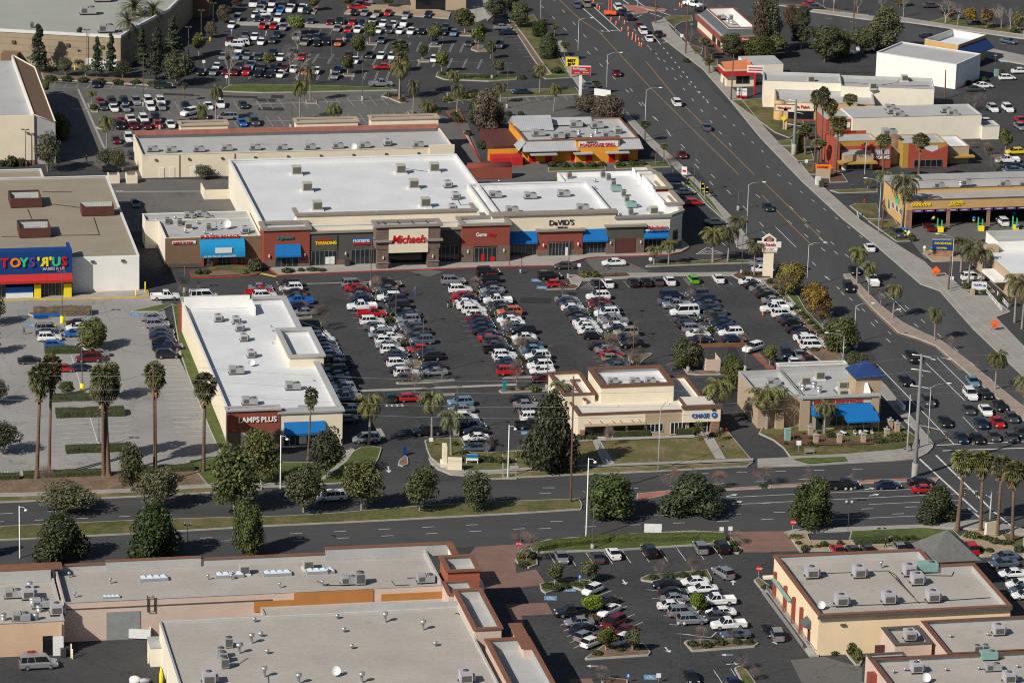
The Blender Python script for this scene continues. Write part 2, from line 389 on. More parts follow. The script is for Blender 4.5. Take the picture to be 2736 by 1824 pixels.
# old paler asphalt areas -----------------------------------------------
flat('parking_lot', 'S', [(-60,800),(0,800),(400,792),(430,800),(480,960),(600,1210),(600,1235),(0,1282),(-60,1284)], .004, 'asphalt_pale')
flat('parking_lot', 'S', [(100,222),(560,238),(600,248),(1055,240),(1090,262),(1120,262),(1150,300),(1250,330),(1290,440),(1240,450),(700,380),(345,372),(390,420),(380,470),(310,480),(250,440),(120,420),(90,300)], .004, 'asphalt_old')
flat('alley', 'S', [(290,480),(620,480),(640,560),(620,600),(350,620),(300,560)], .006, 'asphalt_old')
flat('parking_lot', 'S', [(1290,260),(1530,255),(1560,300),(1480,330),(1350,300)], .004, 'asphalt_old')
flat('driveway', 'S', [(1150,440),(1640,420),(1800,470),(1800,500),(1560,475),(1240,500)], .004, 'asphalt_old')
flat('service_yard', 'S', [(150,1700),(410,1700),(430,1900),(-60,1900),(-60,1780),(40,1775)], .004, 'asphalt_lot')
flat('driveway', 'c4', [(-280,30),(50,600),(440,540),(440,600),(-30,590),(-450,640)], .004, 'asphalt_patch')
flat('cross_street', 'S', [(380,0),(560,-40),(500,80),(410,200),(330,205),(400,60)], .004, 'asphalt_lot')
flat('forecourt', 'S', [(2400,600),(2790,590),(2790,720),(2470,690)], .004, 'asphalt_old')
flat('forecourt', 'd4', [(255,1360),(560,1330),(900,1430),(900,1700),(420,1700)], .004, 'asphalt_old')
flat('parking_lot', 'S', [(2360,155),(2790,230),(2790,420),(2600,420),(2330,170)], .003, 'asphalt_lot')
# walks, kerbs and planting ----------------------------------------------
W = [('sidewalk','S',[(1742,62),(1760,52),(1830,45),(1853,50),(1790,75),(1856,150),(1858,142),(1900,180),(2020,270),(2070,345),(2110,400),(2150,440),(2230,520),(2330,588),(2420,660),(2560,790),(2790,985),(2790,940),(2640,800),(2560,760),(2640,720),(2560,700),(2460,655),(2398,640),(2370,600),(2290,560),(2240,505),(2170,440),(2120,370),(2060,310),(1960,250),(1850,140)],'concrete'),]
# right-hand pavement of the boulevard as a ribbon between kerb line and back line
def ribbon(name, m, A, Bk, curb='curb', h=.14):
    pts = list(A)+list(reversed(Bk)); return raised(name, 'S', pts, m, curb, h)
ribbon('sidewalk', 'concrete', [(1741,62),(1750,88),(1801,128),(1876,185),(1944,262),(2030,368),(2143,486),(2250,545+40),(2337,655),(2459,718+42),(2510,778),(2600,880),(2790,1060)],
       [(1775,52),(1795,80),(1835,120),(1893,172),(1965,245),(2045,345),(2165,470),(2210,510),(2300,590),(2398,655),(2470,700),(2540,770),(2640,860),(2800,1000)])
raised('lawn', 'a3', [(1380,165),(1440,150),(1640,145),(1650,190),(1560,200),(1490,240),(1500,290),(1630,400),(1740,440),(1730,490),(1665,495),(1560,330)], 'grass')
raised('lawn', 'a3', [(1740,570),(1870,540),(1870,600),(1760,600)], 'grass')
raised('lawn', 'S', [(1953,270),(2040,265),(2140,290),(2150,345),(2110,370),(2070,355)], 'grass')
raised('lawn', 'a4', [(120,1270),(270,1255),(270,1310),(150,1310)], 'grass')
raised('lawn', 'a4', [(185,1325),(430,1320),(470,1440),(320,1450)], 'grass')
raised('lawn', 'a4', [(340,1465),(480,1470),(560,1568),(420,1568)], 'grass')
raised('planter_bed', 'b4', [(500,90),(600,90),(605,130),(770,125),(720,50),(600,-20),(500,-20)], 'mulch')
raised('lawn', 'b4', [(605,200),(1035,180),(1035,215),(690,225)], 'grass')
raised('lawn', 'b4', [(785,340),(840,320),(1030,320),(1070,455),(940,460)], 'grass')
raised('lawn', 'b4', [(950,475),(1190,460),(1240,540),(1340,600),(1330,655),(1205,660)], 'grass')
raised('planter_bed', 'b4', [(1440,760),(1540,720),(1700,730),(1800,800),(1850,830),(1530,840)], 'sand')
raised('sidewalk', 'b4', [(1500,960),(1640,940),(1790,1070),(1880,1140),(2050,1150),(2230,1290),(2100,1340),(2350,1600),(2350,1700),(1800,1270),(1610,1065)], 'concrete')
raised('planter_bed', 'b4', [(1790,1020),(1990,1010),(2090,1110),(1900,1120),(1810,1080)], 'grass')
# left side of the boulevard
ribbon('sidewalk', 'concrete', [(1500,110),(1545,200),(1580,235)], [(1480,115),(1520,195),(1550,240)])
ribbon('lawn', 'grass', [(1425,40),(1470,110),(1515,190),(1530,205)], [(1370,60),(1405,105),(1450,170),(1470,200)])
ribbon('planter_bed', 'soil', [(1370,60),(1405,105),(1450,170),(1475,200)], [(1350,60),(1380,90),(1425,160),(1455,200)])
ribbon('sidewalk', 'concrete', [(1665,290),(1740,370),(1830,450),(1965,590),(2000,640),(2005,665)], [(1650,295),(1725,380),(1815,460),(1935,590),(1965,650),(1975,665)])
ribbon('lawn', 'grass_lush', [(1830,465),(1900,535),(1945,600)], [(1810,480),(1860,515),(1885,545)])
raised('lawn', 'a3', [(350,1510),(860,1490),(870,1525),(350,1545)], 'grass_lush')
raised('lawn', 'a3', [(940,1490),(1420,1450),(1450,1500),(960,1520)], 'grass_lush')
raised('lawn', 'a3', [(290,690),(420,665),(520,640),(560,700),(330,715)], 'grass_lush')
raised('planter_bed', 'a3', [(-560,840),(-480,830),(600,790),(640,850),(-380,900),(-540,930)], 'grass')
# central lot kerbs, aisle islands, planted strips
raised('lawn', 'b3', [(1225,880),(1250,870),(1880,815),(2155,828),(2165,850),(1700,865),(1240,885)], 'grass')
raised('sidewalk', 'b3', [(640,1010),(600,960),(950,945),(2080,935),(2350,985),(2350,1005),(2060,1000),(2000,965),(1400,965),(650,1015)], 'concrete')
flat('planter_bed', 'b3', [(600,965),(800,960),(1050,945),(1080,970),(660,990)], .16, 'mulch')
flat('planter_bed', 'b3', [(2010,970),(2080,930),(2340,945),(2340,985),(2140,990),(2060,995)], .17, 'mulch')
raised('planter_bed', 'b4', [(0,1000),(80,1000),(170,1080),(330,1280),(540,1480),(600,1568),(500,1568),(300,1330),(120,1190)], 'soil')
raised('lawn', 'b4', [(150,1050),(230,1060),(330,1160),(400,1280),(560,1440),(560,1500),(430,1380),(250,1170)], 'grass_lush')
raised('planter_bed', 'c4', [(560,60),(660,40),(740,200),(540,240),(500,200),(400,130)], 'soil')
raised('planter_bed', 'c4', [(-85,160),(-20,150),(60,230),(120,290),(50,290)], 'soil', 'curb_red')
raised('planter_bed', 'c3', [(1690,65),(2130,55),(2135,85),(1710,95)], 'grass', 'curb_red')
raised('planter_bed', 'b2', [(370,1340),(510,1325),(520,1340),(400,1352)], 'grass')
raised('planter_bed', 'Y2', [(790,1100),(850,1080),(1830,1040),(1850,1055),(1420,1095),(840,1120)], 'grass')
raised('planter_bed', 'Y2', [(1530,1310),(1840,1295),(1850,1312),(1560,1330)], 'soil')
raised('planter_bed', 'Y3', [(420,1250),(450,1225),(1280,1190),(1310,1240),(480,1280)], 'soil')
raised('planter_bed', 'Y3', [(490,1020),(560,1000),(1000,985),(1010,1000)], 'grass')
raised('planter_bed', 'Y4', [(930,600),(1340,570),(1355,595),(1220,680),(1150,760),(1150,830),(960,830),(930,700)], 'soil')
raised('planter_bed', 'c3', [(1535,250),(1575,230),(1640,320),(1840,300),(1900,340),(1700,345),(1600,335)], 'soil')
raised('planter_bed', 'b3', [(430,1075),(600,1035),(630,1065),(600,1085),(330,1090)], 'mulch')
raised('sidewalk', 'b3', [(520,960),(600,960),(660,1010),(630,1060),(560,1040)], 'concrete')
for q in [('Z2',870,860,1040,940),('Z2',1130,1260,1300,1360),('Y2',1090,690,1240,820),('Z3',690,520,810,600),('Z3',960,900,1080,990),('Z3',1210,1340,1390,1440),
          ('Y3',740,640,910,740),('Z4',590,700,740,820),('Z4',900,1130,1090,1240),('Z5',700,590,780,650),('Z5',1000,1030,1170,1135)]:
    t,x0,y0,x1,y1 = q; raised('planter_bed', t, [(x0,y0),(x1,y0),(x1+30,y1),(x0+30,y1)], 'soil')
# storefront walk
raised('sidewalk', 'b2', [(215,965),(120,900),(60,890),(60,700),(2400,640),(2400,882),(2280,885),(1100,925),(600,945)], 'concrete_plain', 'curb_red')
raised('sidewalk', 'b3', [(0,885),(400,878),(500,860),(600,838),(700,810),(800,800),(1200,790),(1430,780),(1550,755),(1620,715),(1610,690),(1560,640),(1400,640),(0,700)], 'concrete_plain', 'curb_red')
raised('sidewalk', 'b1', [(1700,930),(1740,925),(2000,870),(2320,880),(2350,935),(2300,955),(2230,965),(2080,975),(1720,985)], 'grass', 'curb_red')
flat('landing', 'b1', [(1890,935),(2070,930),(2140,968),(1870,975)], .16, 'brick_paving')
raised('sidewalk', 'b1', [(-60,1192),(1200,1163),(1340,1153),(1330,1100),(1250,1085),(640,1140),(-60,1150)], 'concrete_plain', 'curb_yellow')
raised('planter_bed', 'b1', [(250,1310),(260,1295),(800,1290),(830,1305),(560,1325),(300,1330)], 'soil')
raised('lawn', 'b1', [(1180,1285),(1330,1250),(1500,1215),(1560,1225),(1420,1290),(1190,1290)], 'grass_lush')
raised('lawn', 'S', [(460,818),(500,812),(520,910),(540,980),(615,1210),(590,1215),(560,1150),(500,1000),(480,940)], 'grass_lush')
# south edge of the two left lots along the street
raised('planter_bed', 'c1', [(-100,1270),(1420,1215),(1680,1140),(1700,1110),(2050,1090),(2130,1250),(1880,1330),(1200,1370),(480,1400),(-100,1415)], 'soil')
raised('lawn', 'S', [(500,1232),(620,1215),(650,1205),(690,1235),(880,1238),(930,1215),(975,1190),(1020,1198),(1012,1225),(990,1262),(930,1290),(780,1300),(560,1305)], 'grass_lush')
raised('sidewalk', 'c1', [(-100,1418),(480,1403),(1200,1368),(1880,1335),(2350,1310),(2350,1325),(1880,1352),(1200,1395),(480,1425),(-100,1440)], 'concrete')
raised('lawn', 'c1', [(-100,1442),(480,1427),(1200,1397),(1880,1355),(2350,1330),(2350,1370),(1880,1402),(980,1447),(-100,1492)], 'grass_dry')
raised('sidewalk', 'c2', [(-20,1330),(200,1340),(600,1300),(830,1120),(900,1020),(870,1000),(790,1030),(780,1120),(600,1270),(200,1310)], 'concrete')
# drive mouth beside the bank
raised('lawn', 'c2', [(1525,935),(1580,920),(1750,915),(1850,910),(1930,1040),(2160,1040),(2350,1030),(2350,1195),(1860,1210),(1720,1180),(1640,1140),(1570,1080),(1540,1000)], 'grass')
raised('sidewalk', 'c2', [(1560,1090),(1640,1145),(1740,1195),(1870,1210),(2350,1200),(2350,1225),(1900,1250),(1760,1240),(1640,1190),(1580,1140)], 'concrete')
raised('lawn', 'c2', [(1900,1252),(2070,1235),(2350,1230),(2350,1275),(2090,1278)], 'grass_dry')
raised('planter_bed', 'c2', [(1285,1150),(1300,1110),(1350,1070),(1375,1090),(1380,1145),(1330,1165)], 'brick_paving')
raised('lawn', 'c3', [(-60,1030),(200,1020),(570,930),(1660,900),(1750,880),(1960,850),(2170,1100),(1930,1112),(600,1160),(0,1190),(-60,1195)], 'grass_dry')
flat('sidewalk', 'c3', [(-60,1197),(600,1162),(1000,1150),(1940,1112),(2190,1102),(2190,1128),(1000,1172),(600,1185),(-60,1222)], .145, 'concrete')
raised('lawn', 'c3', [(-60,1224),(600,1187),(1000,1174),(2190,1130),(2140,1165),(1400,1205),(0,1268),(-60,1270)], 'grass_dry')
flat('path', 'c3', [(570,930),(1660,893),(1670,915),(570,955)], .15, 'concrete_plain')
flat('path', 'c3', [(750,950),(820,945),(950,1155),(840,1158)], .15, 'concrete_plain')
flat('path', 'c3', [(1700,860),(1800,850),(1945,1110),(1855,1112),(1740,920)], .15, 'concrete_plain')
raised('lawn', 'c4', [(-30,870),(0,815),(200,820),(470,800),(1100,760),(1200,760),(1290,830),(1380,900),(1370,970),(1270,1015),(760,1060),(250,1082),(190,1000),(100,930)], 'grass')
flat('planter_bed', 'c4', [(105,930),(190,885),(440,870),(700,950),(1000,950),(1000,975),(460,985),(190,975)], .15, 'mulch')
raised('sidewalk', 'c4', [(-40,1100),(250,1088),(760,1063),(1290,1020),(1400,940),(1380,850),(1200,680),(1040,480),(1040,380),(1110,440),(1340,720),(1540,960),(1530,1000),(1480,1050),(1390,1095),(1250,1108),(760,1135),(390,1158),(100,1165),(-40,1175)], 'concrete')
flat('lawn', 'c4', [(280,1112),(350,1102),(740,1090),(765,1125),(420,1150)], .15, 'grass_lush')
# street median and brick medians
raised('median_lawn', 'S', [(-60,1411),(0,1408),(100,1403),(350,1392),(560,1385),(760,1380),(900,1372),(1100,1355),(1320,1342),(1548,1334),(1556,1350),(1553,1362),(1380,1373),(1040,1391),(704,1407),(340,1428),(0,1444),(-60,1447)], 'grass')
raised('median_brick', 'c3', [(1150,1412),(1450,1382),(1455,1415),(1200,1470),(1140,1475)], 'brick_red')
raised('median_brick', 'c3', [(1910,1368),(2350,1338),(2350,1358),(1920,1380)], 'brick_red')
raised('median_brick', 'c4', [(20,1340),(700,1300),(1570,1268),(1592,1278),(1570,1290),(700,1325),(30,1358)], 'brick_red')
raised('median_brick', 'a3', [(1020,50),(1180,62),(1255,110),(1240,122),(1120,135),(1080,115)], 'brick_red')
raised('median_brick', 'a3', [(1130,68),(1160,60),(1380,85),(1418,95),(1400,105),(1300,105)], 'brick_red')
# boulevard median with palms
ribbon('median', 'median_pave', [(2253,735),(2275,765),(2330,825),(2400,890),(2450,905),(2500,925),(2570,985),(2640,1045),(2790,1170)], [(2270,733),(2300,765),(2350,815),(2410,862),(2465,890),(2515,912),(2590,968),(2660,1028),(2800,1140)])
# right edge strips far away
raised('sidewalk', 'a4', [(430,110),(960,185),(1300,205),(2350,355),(2350,325),(1740,240),(1250,160),(950,150),(450,95)], 'concrete')
raised('planter_bed', 'a4', [(1500,205),(1640,165),(2350,260),(2350,320),(1780,245)], 'grass')
raised('lawn', 'a4', [(-60,30),(470,60),(960,145),(700,120),(450,90)], 'soil')
raised('sidewalk', 'S', [(2640,130),(2800,165),(2800,185),(2600,150)], 'concrete')
# top middle
raised('planter_bed', 'a2', [(800,130),(860,70),(1040,50),(1500,60),(1760,120),(1740,175),(1620,165),(1150,130),(1000,120),(880,135)], 'sand')
raised('planter_bed', 'a2', [(-200,230),(0,232),(700,255),(1200,290),(1680,290),(1700,275),(1200,262),(700,228),(0,205),(-200,205)], 'concrete_plain')
raised('lawn', 'S', [(592,246),(598,238),(620,228),(700,228),(900,232),(1040,238),(1062,243),(1000,244),(700,250)], 'grass_lush')
raised('lawn', 'a2', [(1625,690),(1640,655),(1720,660),(2350,690),(2350,718),(2100,735),(1700,720)], 'grass_lush')
raised('planter_bed', 'a2', [(1140,870),(1180,840),(1300,860),(1360,925),(1310,930),(1200,885)], 'soil')
raised('planter_bed', 'a2', [(1370,1010),(1400,1000),(1495,1085),(1430,1090)], 'soil')
raised('planter_bed', 'a2', [(1720,1005),(1840,985),(1890,1105),(1810,1112)], 'grass', 'curb_red')
raised('planter_bed', 'S', [(110,197),(160,205),(400,215),(460,225),(440,232),(300,224),(115,212)], 'soil')
raised('sidewalk', 'a2', [(2100,45),(2140,150),(2090,195),(2040,50)], 'concrete_plain')
flat('concrete_yard', 'a2', [(1840,0),(2100,0),(2120,150),(2000,200),(1950,190)], .01, 'concrete_plain')
raised('sidewalk', 'a2', [(1860,1190),(1900,1180),(2010,1420),(2060,1500),(2000,1420)], 'concrete_plain', 'curb_red')
raised('lawn', 'a3', [(-120,1240),(-30,1235),(30,1350),(60,1440),(-20,1500),(-90,1340)], 'grass')
for q in [(380,1060,450,1090),(455,905,555,935),(1005,392,1090,408),(1565,408,1665,425),(790,672,890,688),(1462,545,1560,562),(1290,640,1340,690)]:
    raised('planter_bed', 'a2', [(q[0],q[1]),(q[2],q[1]),(q[2]+8,q[3]),(q[0]+8,q[3])], 'soil')
for q in [[(1825,325),(1850,290),(1940,310),(1945,330)],[(1940,450),(1960,410),(2040,415),(2090,465),(2000,470)],[(480,120),(560,60),(575,80),(540,130)]]: raised('planter_bed', 'a2', q, 'soil')
raised('planter_bed', 'a1', [(785,935),(860,950),(880,1010),(820,1010)], 'grass')
raised('planter_bed', 'a1', [(860,1150),(950,1130),(970,1165),(900,1165)], 'grass')
# lower right lot islands
raised('lawn', 'd3', [(220,405),(230,375),(340,320),(880,270),(1700,245),(1920,255),(1960,300),(1960,330),(1830,322),(1700,335),(1000,380)], 'grass_lush')
raised('sidewalk', 'd3', [(200,335),(350,290),(870,250),(1640,212),(1930,225),(1900,243),(1640,228),(880,268),(360,318),(230,350)], 'concrete')
raised('planter_bed', 'd3', [(52,470),(110,380),(200,370),(250,450),(258,515),(180,540),(90,515)], 'grass')
raised('planter_bed', 'd3', [(1930,265),(1990,270),(2090,380),(2060,412),(2000,405),(1975,340)], 'grass')
raised('planter_bed', 'd3', [(275,690),(480,655),(640,640),(780,680),(650,745),(545,705),(330,772),(285,740)], 'grass')
raised('planter_bed', 'd3', [(1180,640),(1240,610),(1780,560),(1820,640),(1815,665),(1700,640),(1400,640),(1290,668),(1190,655)], 'grass')
raised('planter_bed', 'd3', [(700,950),(830,970),(830,1000),(770,1020)], 'mulch')
raised('planter_bed', 'd3', [(1640,880),(1740,890),(1760,920),(1715,950)], 'mulch')
raised('planter_bed', 'd3', [(680,1355),(860,1230),(1210,1225),(1270,1300),(1250,1325),(700,1362)], 'soil')
raised('planter_bed', 'd3', [(1570,1210),(1600,1195),(2000,1180),(2200,1195),(2235,1225),(2200,1248),(1640,1290)], 'soil')
raised('planter_bed', 'd3', [(2020,1445),(2060,1425),(2130,1460),(2300,1700),(2160,1700)], 'grass')
raised('planter_bed', 'd3', [(830,1568),(900,1530),(1060,1550),(1080,1700),(820,1700)], 'mulch')
raised('planter_bed', 'd3', [(2195,655),(2240,630),(2330,700),(2420,860),(2380,890)], 'grass')
raised('sidewalk', 'd4', [(0,760),(40,745),(500,1295),(510,1330),(430,1338)], 'concrete_plain')
raised('planter_bed', 'd4', [(750,1310),(790,1300),(900,1380),(880,1412),(840,1415)], 'grass')
raised('planter_bed', 'd4', [(230,240),(400,230),(430,300),(820,300),(830,345),(1030,300),(1160,265),(1400,300),(1400,370),(440,390),(340,395)], 'sand')
raised('lawn', 'd4', [(780,290),(800,215),(1450,185),(1720,210),(1800,290),(1400,330),(830,345)], 'grass_lush')
raised('planter_bed', 'd4', [(1750,290),(1860,200),(2150,230),(2350,250),(2350,450),(2280,430),(1960,440),(1900,380)], 'sand')
raised('lawn', 'd4', [(2130,220),(2350,270),(2350,430),(2200,330)], 'grass')
raised('sidewalk', 'd4', [(200,225),(300,200),(1400,160),(2000,110),(2350,200),(2350,245),(2130,215),(1800,190),(1400,180),(420,225)], 'concrete')
flat('brick_apron', 'S', [(1270,1460),(1420,1450),(1375,1490),(1380,1530),(1432,1520),(1460,1560),(1370,1572),(1300,1570),(1240,1500)], .012, 'brick_paving')
flat('brick_apron', 'd3', [(1960,215),(2350,205),(2350,395),(2100,395),(1990,260)], .012, 'brick_paving')
flat('brick_apron', 'd4', [(-40,208),(210,205),(330,385),(0,392)], .012, 'brick_paving')
flat('brick_apron', 'd3', [(-40,860),(340,845),(395,950),(110,965),(145,1050),(60,1055)], .012, 'brick_paving')
flat('brick_apron', 'd3', [(530,1530),(740,1525),(760,1568),(550,1568)], .012, 'brick_paving')
flat('asphalt_patch', 'b2', [(1390,925),(1560,905),(1700,925),(1560,975)], .008, 'asphalt_old')
flat('asphalt_patch', 'S', [(1560,690),(1640,685),(1735,725),(1700,735),(1600,735)], .009, 'asphalt_old')
# pale concrete gutters -----------------------------------------------
gm = MB()
for t,a,b_,wd in [('S',(755,760),(1010,753),.5),('S',(960,1044),(1380,1027),1.2),('c2',(690,0),(800,220),1.2),('Z1',(1050,920),(1500,1080),.8),('Z1',(1500,1080),(1850,1566),1.2),('S',(-20,525),(330,510),.5),('a1',(700,800),(940,1340),.5),('a1',(640,975),(800,985),.5),
                  ('d1',(1080,130),(2350,120),.1),('b1',(1040,210),(2000,205),.6),('c2',(1110,820),(1150,890),1.0),('a1',(430,725),(1500,815),.25),('a1',(430,785),(1500,810),.12)]:
    strip(gm, G(t,*a), G(t,*b_), wd, .013)
struct(gm.build('gutter', M['concrete_plain']))
# ---------------------------------------------------------------- painted markings
mk = MB(); my = MB(); mf = MB(); mbl = MB(); mg = MB()
def dashes(b, t, p, q, n, duty=.27, wd=.14, z=.014):
    A = G(t,*p); B = G(t,*q)
    for i in range(n):
        a = A.lerp(B, i/n); c = A.lerp(B, (i+duty)/n); strip(b, a, c, wd, z)
def line(b, t, pts, wd=.14, z=.014):
    P = [G(t,*p) for p in pts]
    for a, c in zip(P, P[1:]): strip(b, a, c, wd, z)
def stalls(b, t, p, q, n, vec, wd=.11, z=.014, dbl=0):
    A = G(t,*p); B = G(t,*q)
    v = G(t, p[0]+vec[0], p[1]+vec[1])-A
    for i in range(n+1):
        a = A.lerp(B, i/n)
        for k in ((-dbl, dbl) if dbl else (0,)):
            o = Vector((k,0,0)); strip(b, a+o, a+v+o, wd, z)
# street dashes (7 ft dash, 17 ft gap)
for t,p,q,n in [('d2',(-890,288),(2290,133),8),('d2',(-870,355),(2710,168),9),('S',(0,1372),(1000,1325),8),
                ('c3',(300,1352),(1150,1345),2),('S',(1440,1318),(2360,1268),8),('S',(1760,1268),(2380,1250),6)]:
    dashes(mk, t, p, q, n)
dashes(mk,'S',(-20,1394),(540,1370),5); dashes(mk,'S',(-20,1470),(700,1440),6)
dashes(mk,'S',(1470,1393),(2650,1345),10); dashes(mk,'S',(1440,1412),(2500,1368),9)
line(mk,'c4',[(-60,1425),(1680,1350)]); line(mk,'c4',[(0,1487),(1740,1405)]); line(mk,'c4',[(960,1500),(1800,1462)]); line(mk,'d4',[(600,105),(1900,45)])
line(mk,'c3',[(1950,1438),(2350,1420)]); line(mk,'c3',[(1990,1500),(2350,1487)])
line(mk,'d3',[(1140,75),(1700,50)],.12)
# crosswalks and stop lines
for a in [[(1415,1095),(1930,1568)],[(1560,1060),(2080,1568)],[(1560,970),(2350,938)],[(1620,1020),(2350,995)]]: line(mk,'c4',a,.35)
line(mk,'d4',[(1850,0),(2120,220)],.35); line(mk,'d4',[(2040,0),(2260,180)],.35)
# boulevard lanes
for t,p,q,n in [('S',(1445,15),(2075,640),17),('S',(1475,-5),(1935,530),14),('a3',(1050,180),(2060,1320+70),13),('a3',(1240,410),(2350,1430),14),
                ('S',(2150,600),(2736,1130),13),('S',(2110,552),(2736,1090),15),('S',(2020,520),(2240,700),5),('S',(2170,700),(2500,1040),8),('b4',(560,965),(1250,1568),6),('b4',(40,-20),(1100,770),10)]:
    dashes(mk, t, p, q, n, .25, .14)
dashes(mk,'a3',(1350,390),(1815,960),13,.28,.25)
for pts in ([(820,300),(1260,780),(2060,1568)],[(450,0),(640,180),(840,310)],[(1230,555),(1480,860),(2200,1568)]): line(my,'a3',pts,.2)
for pts in ([(0,240),(250,500),(455,695)],[(0,110),(330,430),(595,690)]): line(my,'b4',pts,.2)
line(my,'S',[(2252,738),(2274,768),(2328,828),(2398,893),(2448,908),(2500,928),(2568,989)],.2)
line(mk,'b4',[(120,525),(305,708)]); line(mk,'b4',[(0,565),(80,630)]); line(mk,'b4',[(1100,1105),(1295,1285)]); line(mk,'c4',[(1030,245),(1720,960)],.2)
line(mk,'c4',[(1470,235),(1820,570)],.16); line(mk,'c4',[(1570,185),(1835,445)],.16); line(mk,'c4',[(1800,715),(1930,850)],.12)
line(mk,'a3',[(650,65),(905,290)],.25); line(mk,'a3',[(750,55),(1000,285)],.25); line(mk,'a3',[(1280,310),(1350,388)],.2)
line(mk,'a3',[(590,0),(860,40)],.14); line(mk,'a3',[(1020,0),(1075,40)],.3); line(mk,'a3',[(1130,0),(1210,58)],.3); line(mk,'a3',[(1260,118),(1360,152)],.3); line(mk,'a3',[(1350,108),(1450,142)],.3); line(mk,'a3',[(1130,165),(1195,135)],.2)
dashes(mk,'a4',(100,180),(900,290),4); dashes(mk,'a4',(570,165),(2350,420),8); dashes(mk,'a3',(1600,20),(2300,110),5)
# turn arrows
def arrow(b, t, x, y, dx, dy, kind=0, s=1.0, wd=.25):
    p = G(t,x,y); q = G(t,x+dx,y+dy); d = (q-p); L = d.length; d.normalize(); n = Vector((-d.y,d.x,0))
    strip(b, p, p+d*L*.6, wd*s, .015); h = p+d*L*.6; b.add([tuple(h+n*.55*s+Vector((0,0,.028))), tuple(h-n*.55*s+Vector((0,0,.028))), tuple(q+Vector((0,0,.028)))], [(0,1,2)])
for a in [('c3',1950,1428,100,-18),('c3',1995,1490,100,-18),('c4',920,1368,90,-15),('c4',960,1425,90,-18),('c4',1480,180,80,30),('c4',1610,185,90,20),('a3',895,285,-85,-5),('a3',980,280,-75,-5),('a3',1380,385,50,-10),('b4',1180,1280,70,-25),
          ('d3',1400,1245,45,50),('d3',2010,1315,-110,0),('d3',1950,1400,120,-10),('d3',800,1415,-110,0),('d3',2010,690,0,-45),('d3',1020,640,30,45),('c2',1200,1160,5,60),('d4',90,1160,40,60)]: arrow(mk,*a)
# stall lines
stalls(mk,'c1',(500,782),(560,995),5,(640,-28)); line(mk,'c1',[(810,725),(890,1000)])
stalls(mk,'c1',(1380,275),(1590,895),15,(285,-8)); stalls(mk,'c1',(455,370),(450,495),3,(210,-6)); line(mk,'c1',[(640,165),(750,525)])
for i in range(7): line(mk,'c1',[(40+150*i,1205-6*i),(60+150*i,1262-6*i)],.1); line(mk,'c1',[(65+150*i,1205-6*i),(85+150*i,1260-6*i)],.1)
stalls(mk,'b1',(1225,1395),(1290,1560),4,(170,-5))
stalls(mf,'a2',(5,895),(1130,865),11,(62,88)); line(mk,'a2',[(0,937),(1160,898)]); stalls(mf,'a2',(105,1045),(1350,1008),12,(62,92)); line(mk,'a2',[(110,1090),(1390,1052)])
stalls(mf,'a1',(1565,910),(2300,895),7,(50,90)); stalls(mf,'a1',(1880,1100),(2100,1095),2,(40,55)); stalls(mf,'a1',(1060,990),(1500,985),4,(25,40)); line(mf,'a1',[(960,965),(2350,940)]); stalls(mf,'a1',(500,740),(1330,765),8,(-30,42))
stalls(mf,'a2',(575,485),(2040,535),11,(-55,85),dbl=.16); line(mf,'a2',[(500,520),(2060,565)]); stalls(mf,'a2',(490,640),(1210,645),7,(-35,80),dbl=.16); stalls(mf,'a2',(1010,372),(1880,390),9,(-45,85),dbl=.16); stalls(mf,'a2',(-20,640),(500,640),5,(-30,70),dbl=.16)
stalls(mf,'a2',(500,255),(1700,300),12,(-25,45)); stalls(mf,'a2',(-100,470),(500,480),6,(-30,60),dbl=.16)
for i in range(11): line(mf,'a3',[(-20+25*i,320+32*i),(100+27*i,318+32*i)],.11)
stalls(mf,'a3',(60,872),(490,862),5,(40,40)); stalls(mf,'a2',(1840,885),(2350,872),6,(35,48))
stalls(mk,'d3',(360,412),(1830,345),9,(72,110)); 
stalls(mk,'d3',(580,1255),(460,1050),4,(95,-40)); stalls(mk,'d3',(800,785),(1080,1070),4,(120,-48)); stalls(mk,'d3',(1235,730),(1490,1120),5,(140,14)); line(mk,'d3',[(1490,1120),(1810,1160),(1860,1110)])
stalls(mk,'d3',(1835,1450),(1990,1440),1,(80,120)); stalls(mk,'d4',(2250,745),(2320,795),1,(120,-8))
stalls(mf,'Y3',(2110,628),(2230,775),2,(90,-4)); stalls(mf,'Z4',(1250,200),(2350,150),4,(110,130)); stalls(mf,'Z5',(570,150),(1330,150),3,(120,135)); stalls(mf,'Z4',(620,230),(820,215),1,(95,130)); 
stalls(mf,'Z2',(130,435),(420,1240),9,(110,0)); stalls(mf,'Y2',(400,430),(690,950),5,(110,0)); stalls(mf,'Z3',(250,640),(700,1500),10,(110,0)); stalls(mf,'Z4',(60,620),(430,1200),7,(110,0)); stalls(mf,'Z5',(200,740),(600,1240),6,(100,0))
for i in range(6): line(mf,'Z4',[(470+45*i,340-22*i*0),(620+20*i,240)],.08)
line(mf,'Z4',[(460,335),(715,355)],.1)
for pts in [[(1675,772),(1780,708),(1915,762),(1675,772)],[(1700,765),(1775,735),(1890,760)],[(1730,765),(1775,750),(1840,762)]]: line(mk,'b3',pts,.16)
line(mk,'b3',[(1885,650),(1940,690)],.12)
for y in (1350,1385): line(mk,'Y1',[(1370,y),(1720,y-12)],.08)
for i in range(4): line(mk,'Y1',[(1420+95*i,1345),(1440+95*i,1382)],.3)
for i in range(8): line(mf,'Y2',[(1440+15*i,1110+28*i),(1560+10*i,1100+28*i)],.08)
for i in range(10): line(mf,'c2',[(1440+13*i,760+20*i),(1465+13*i,755+20*i)],.07)
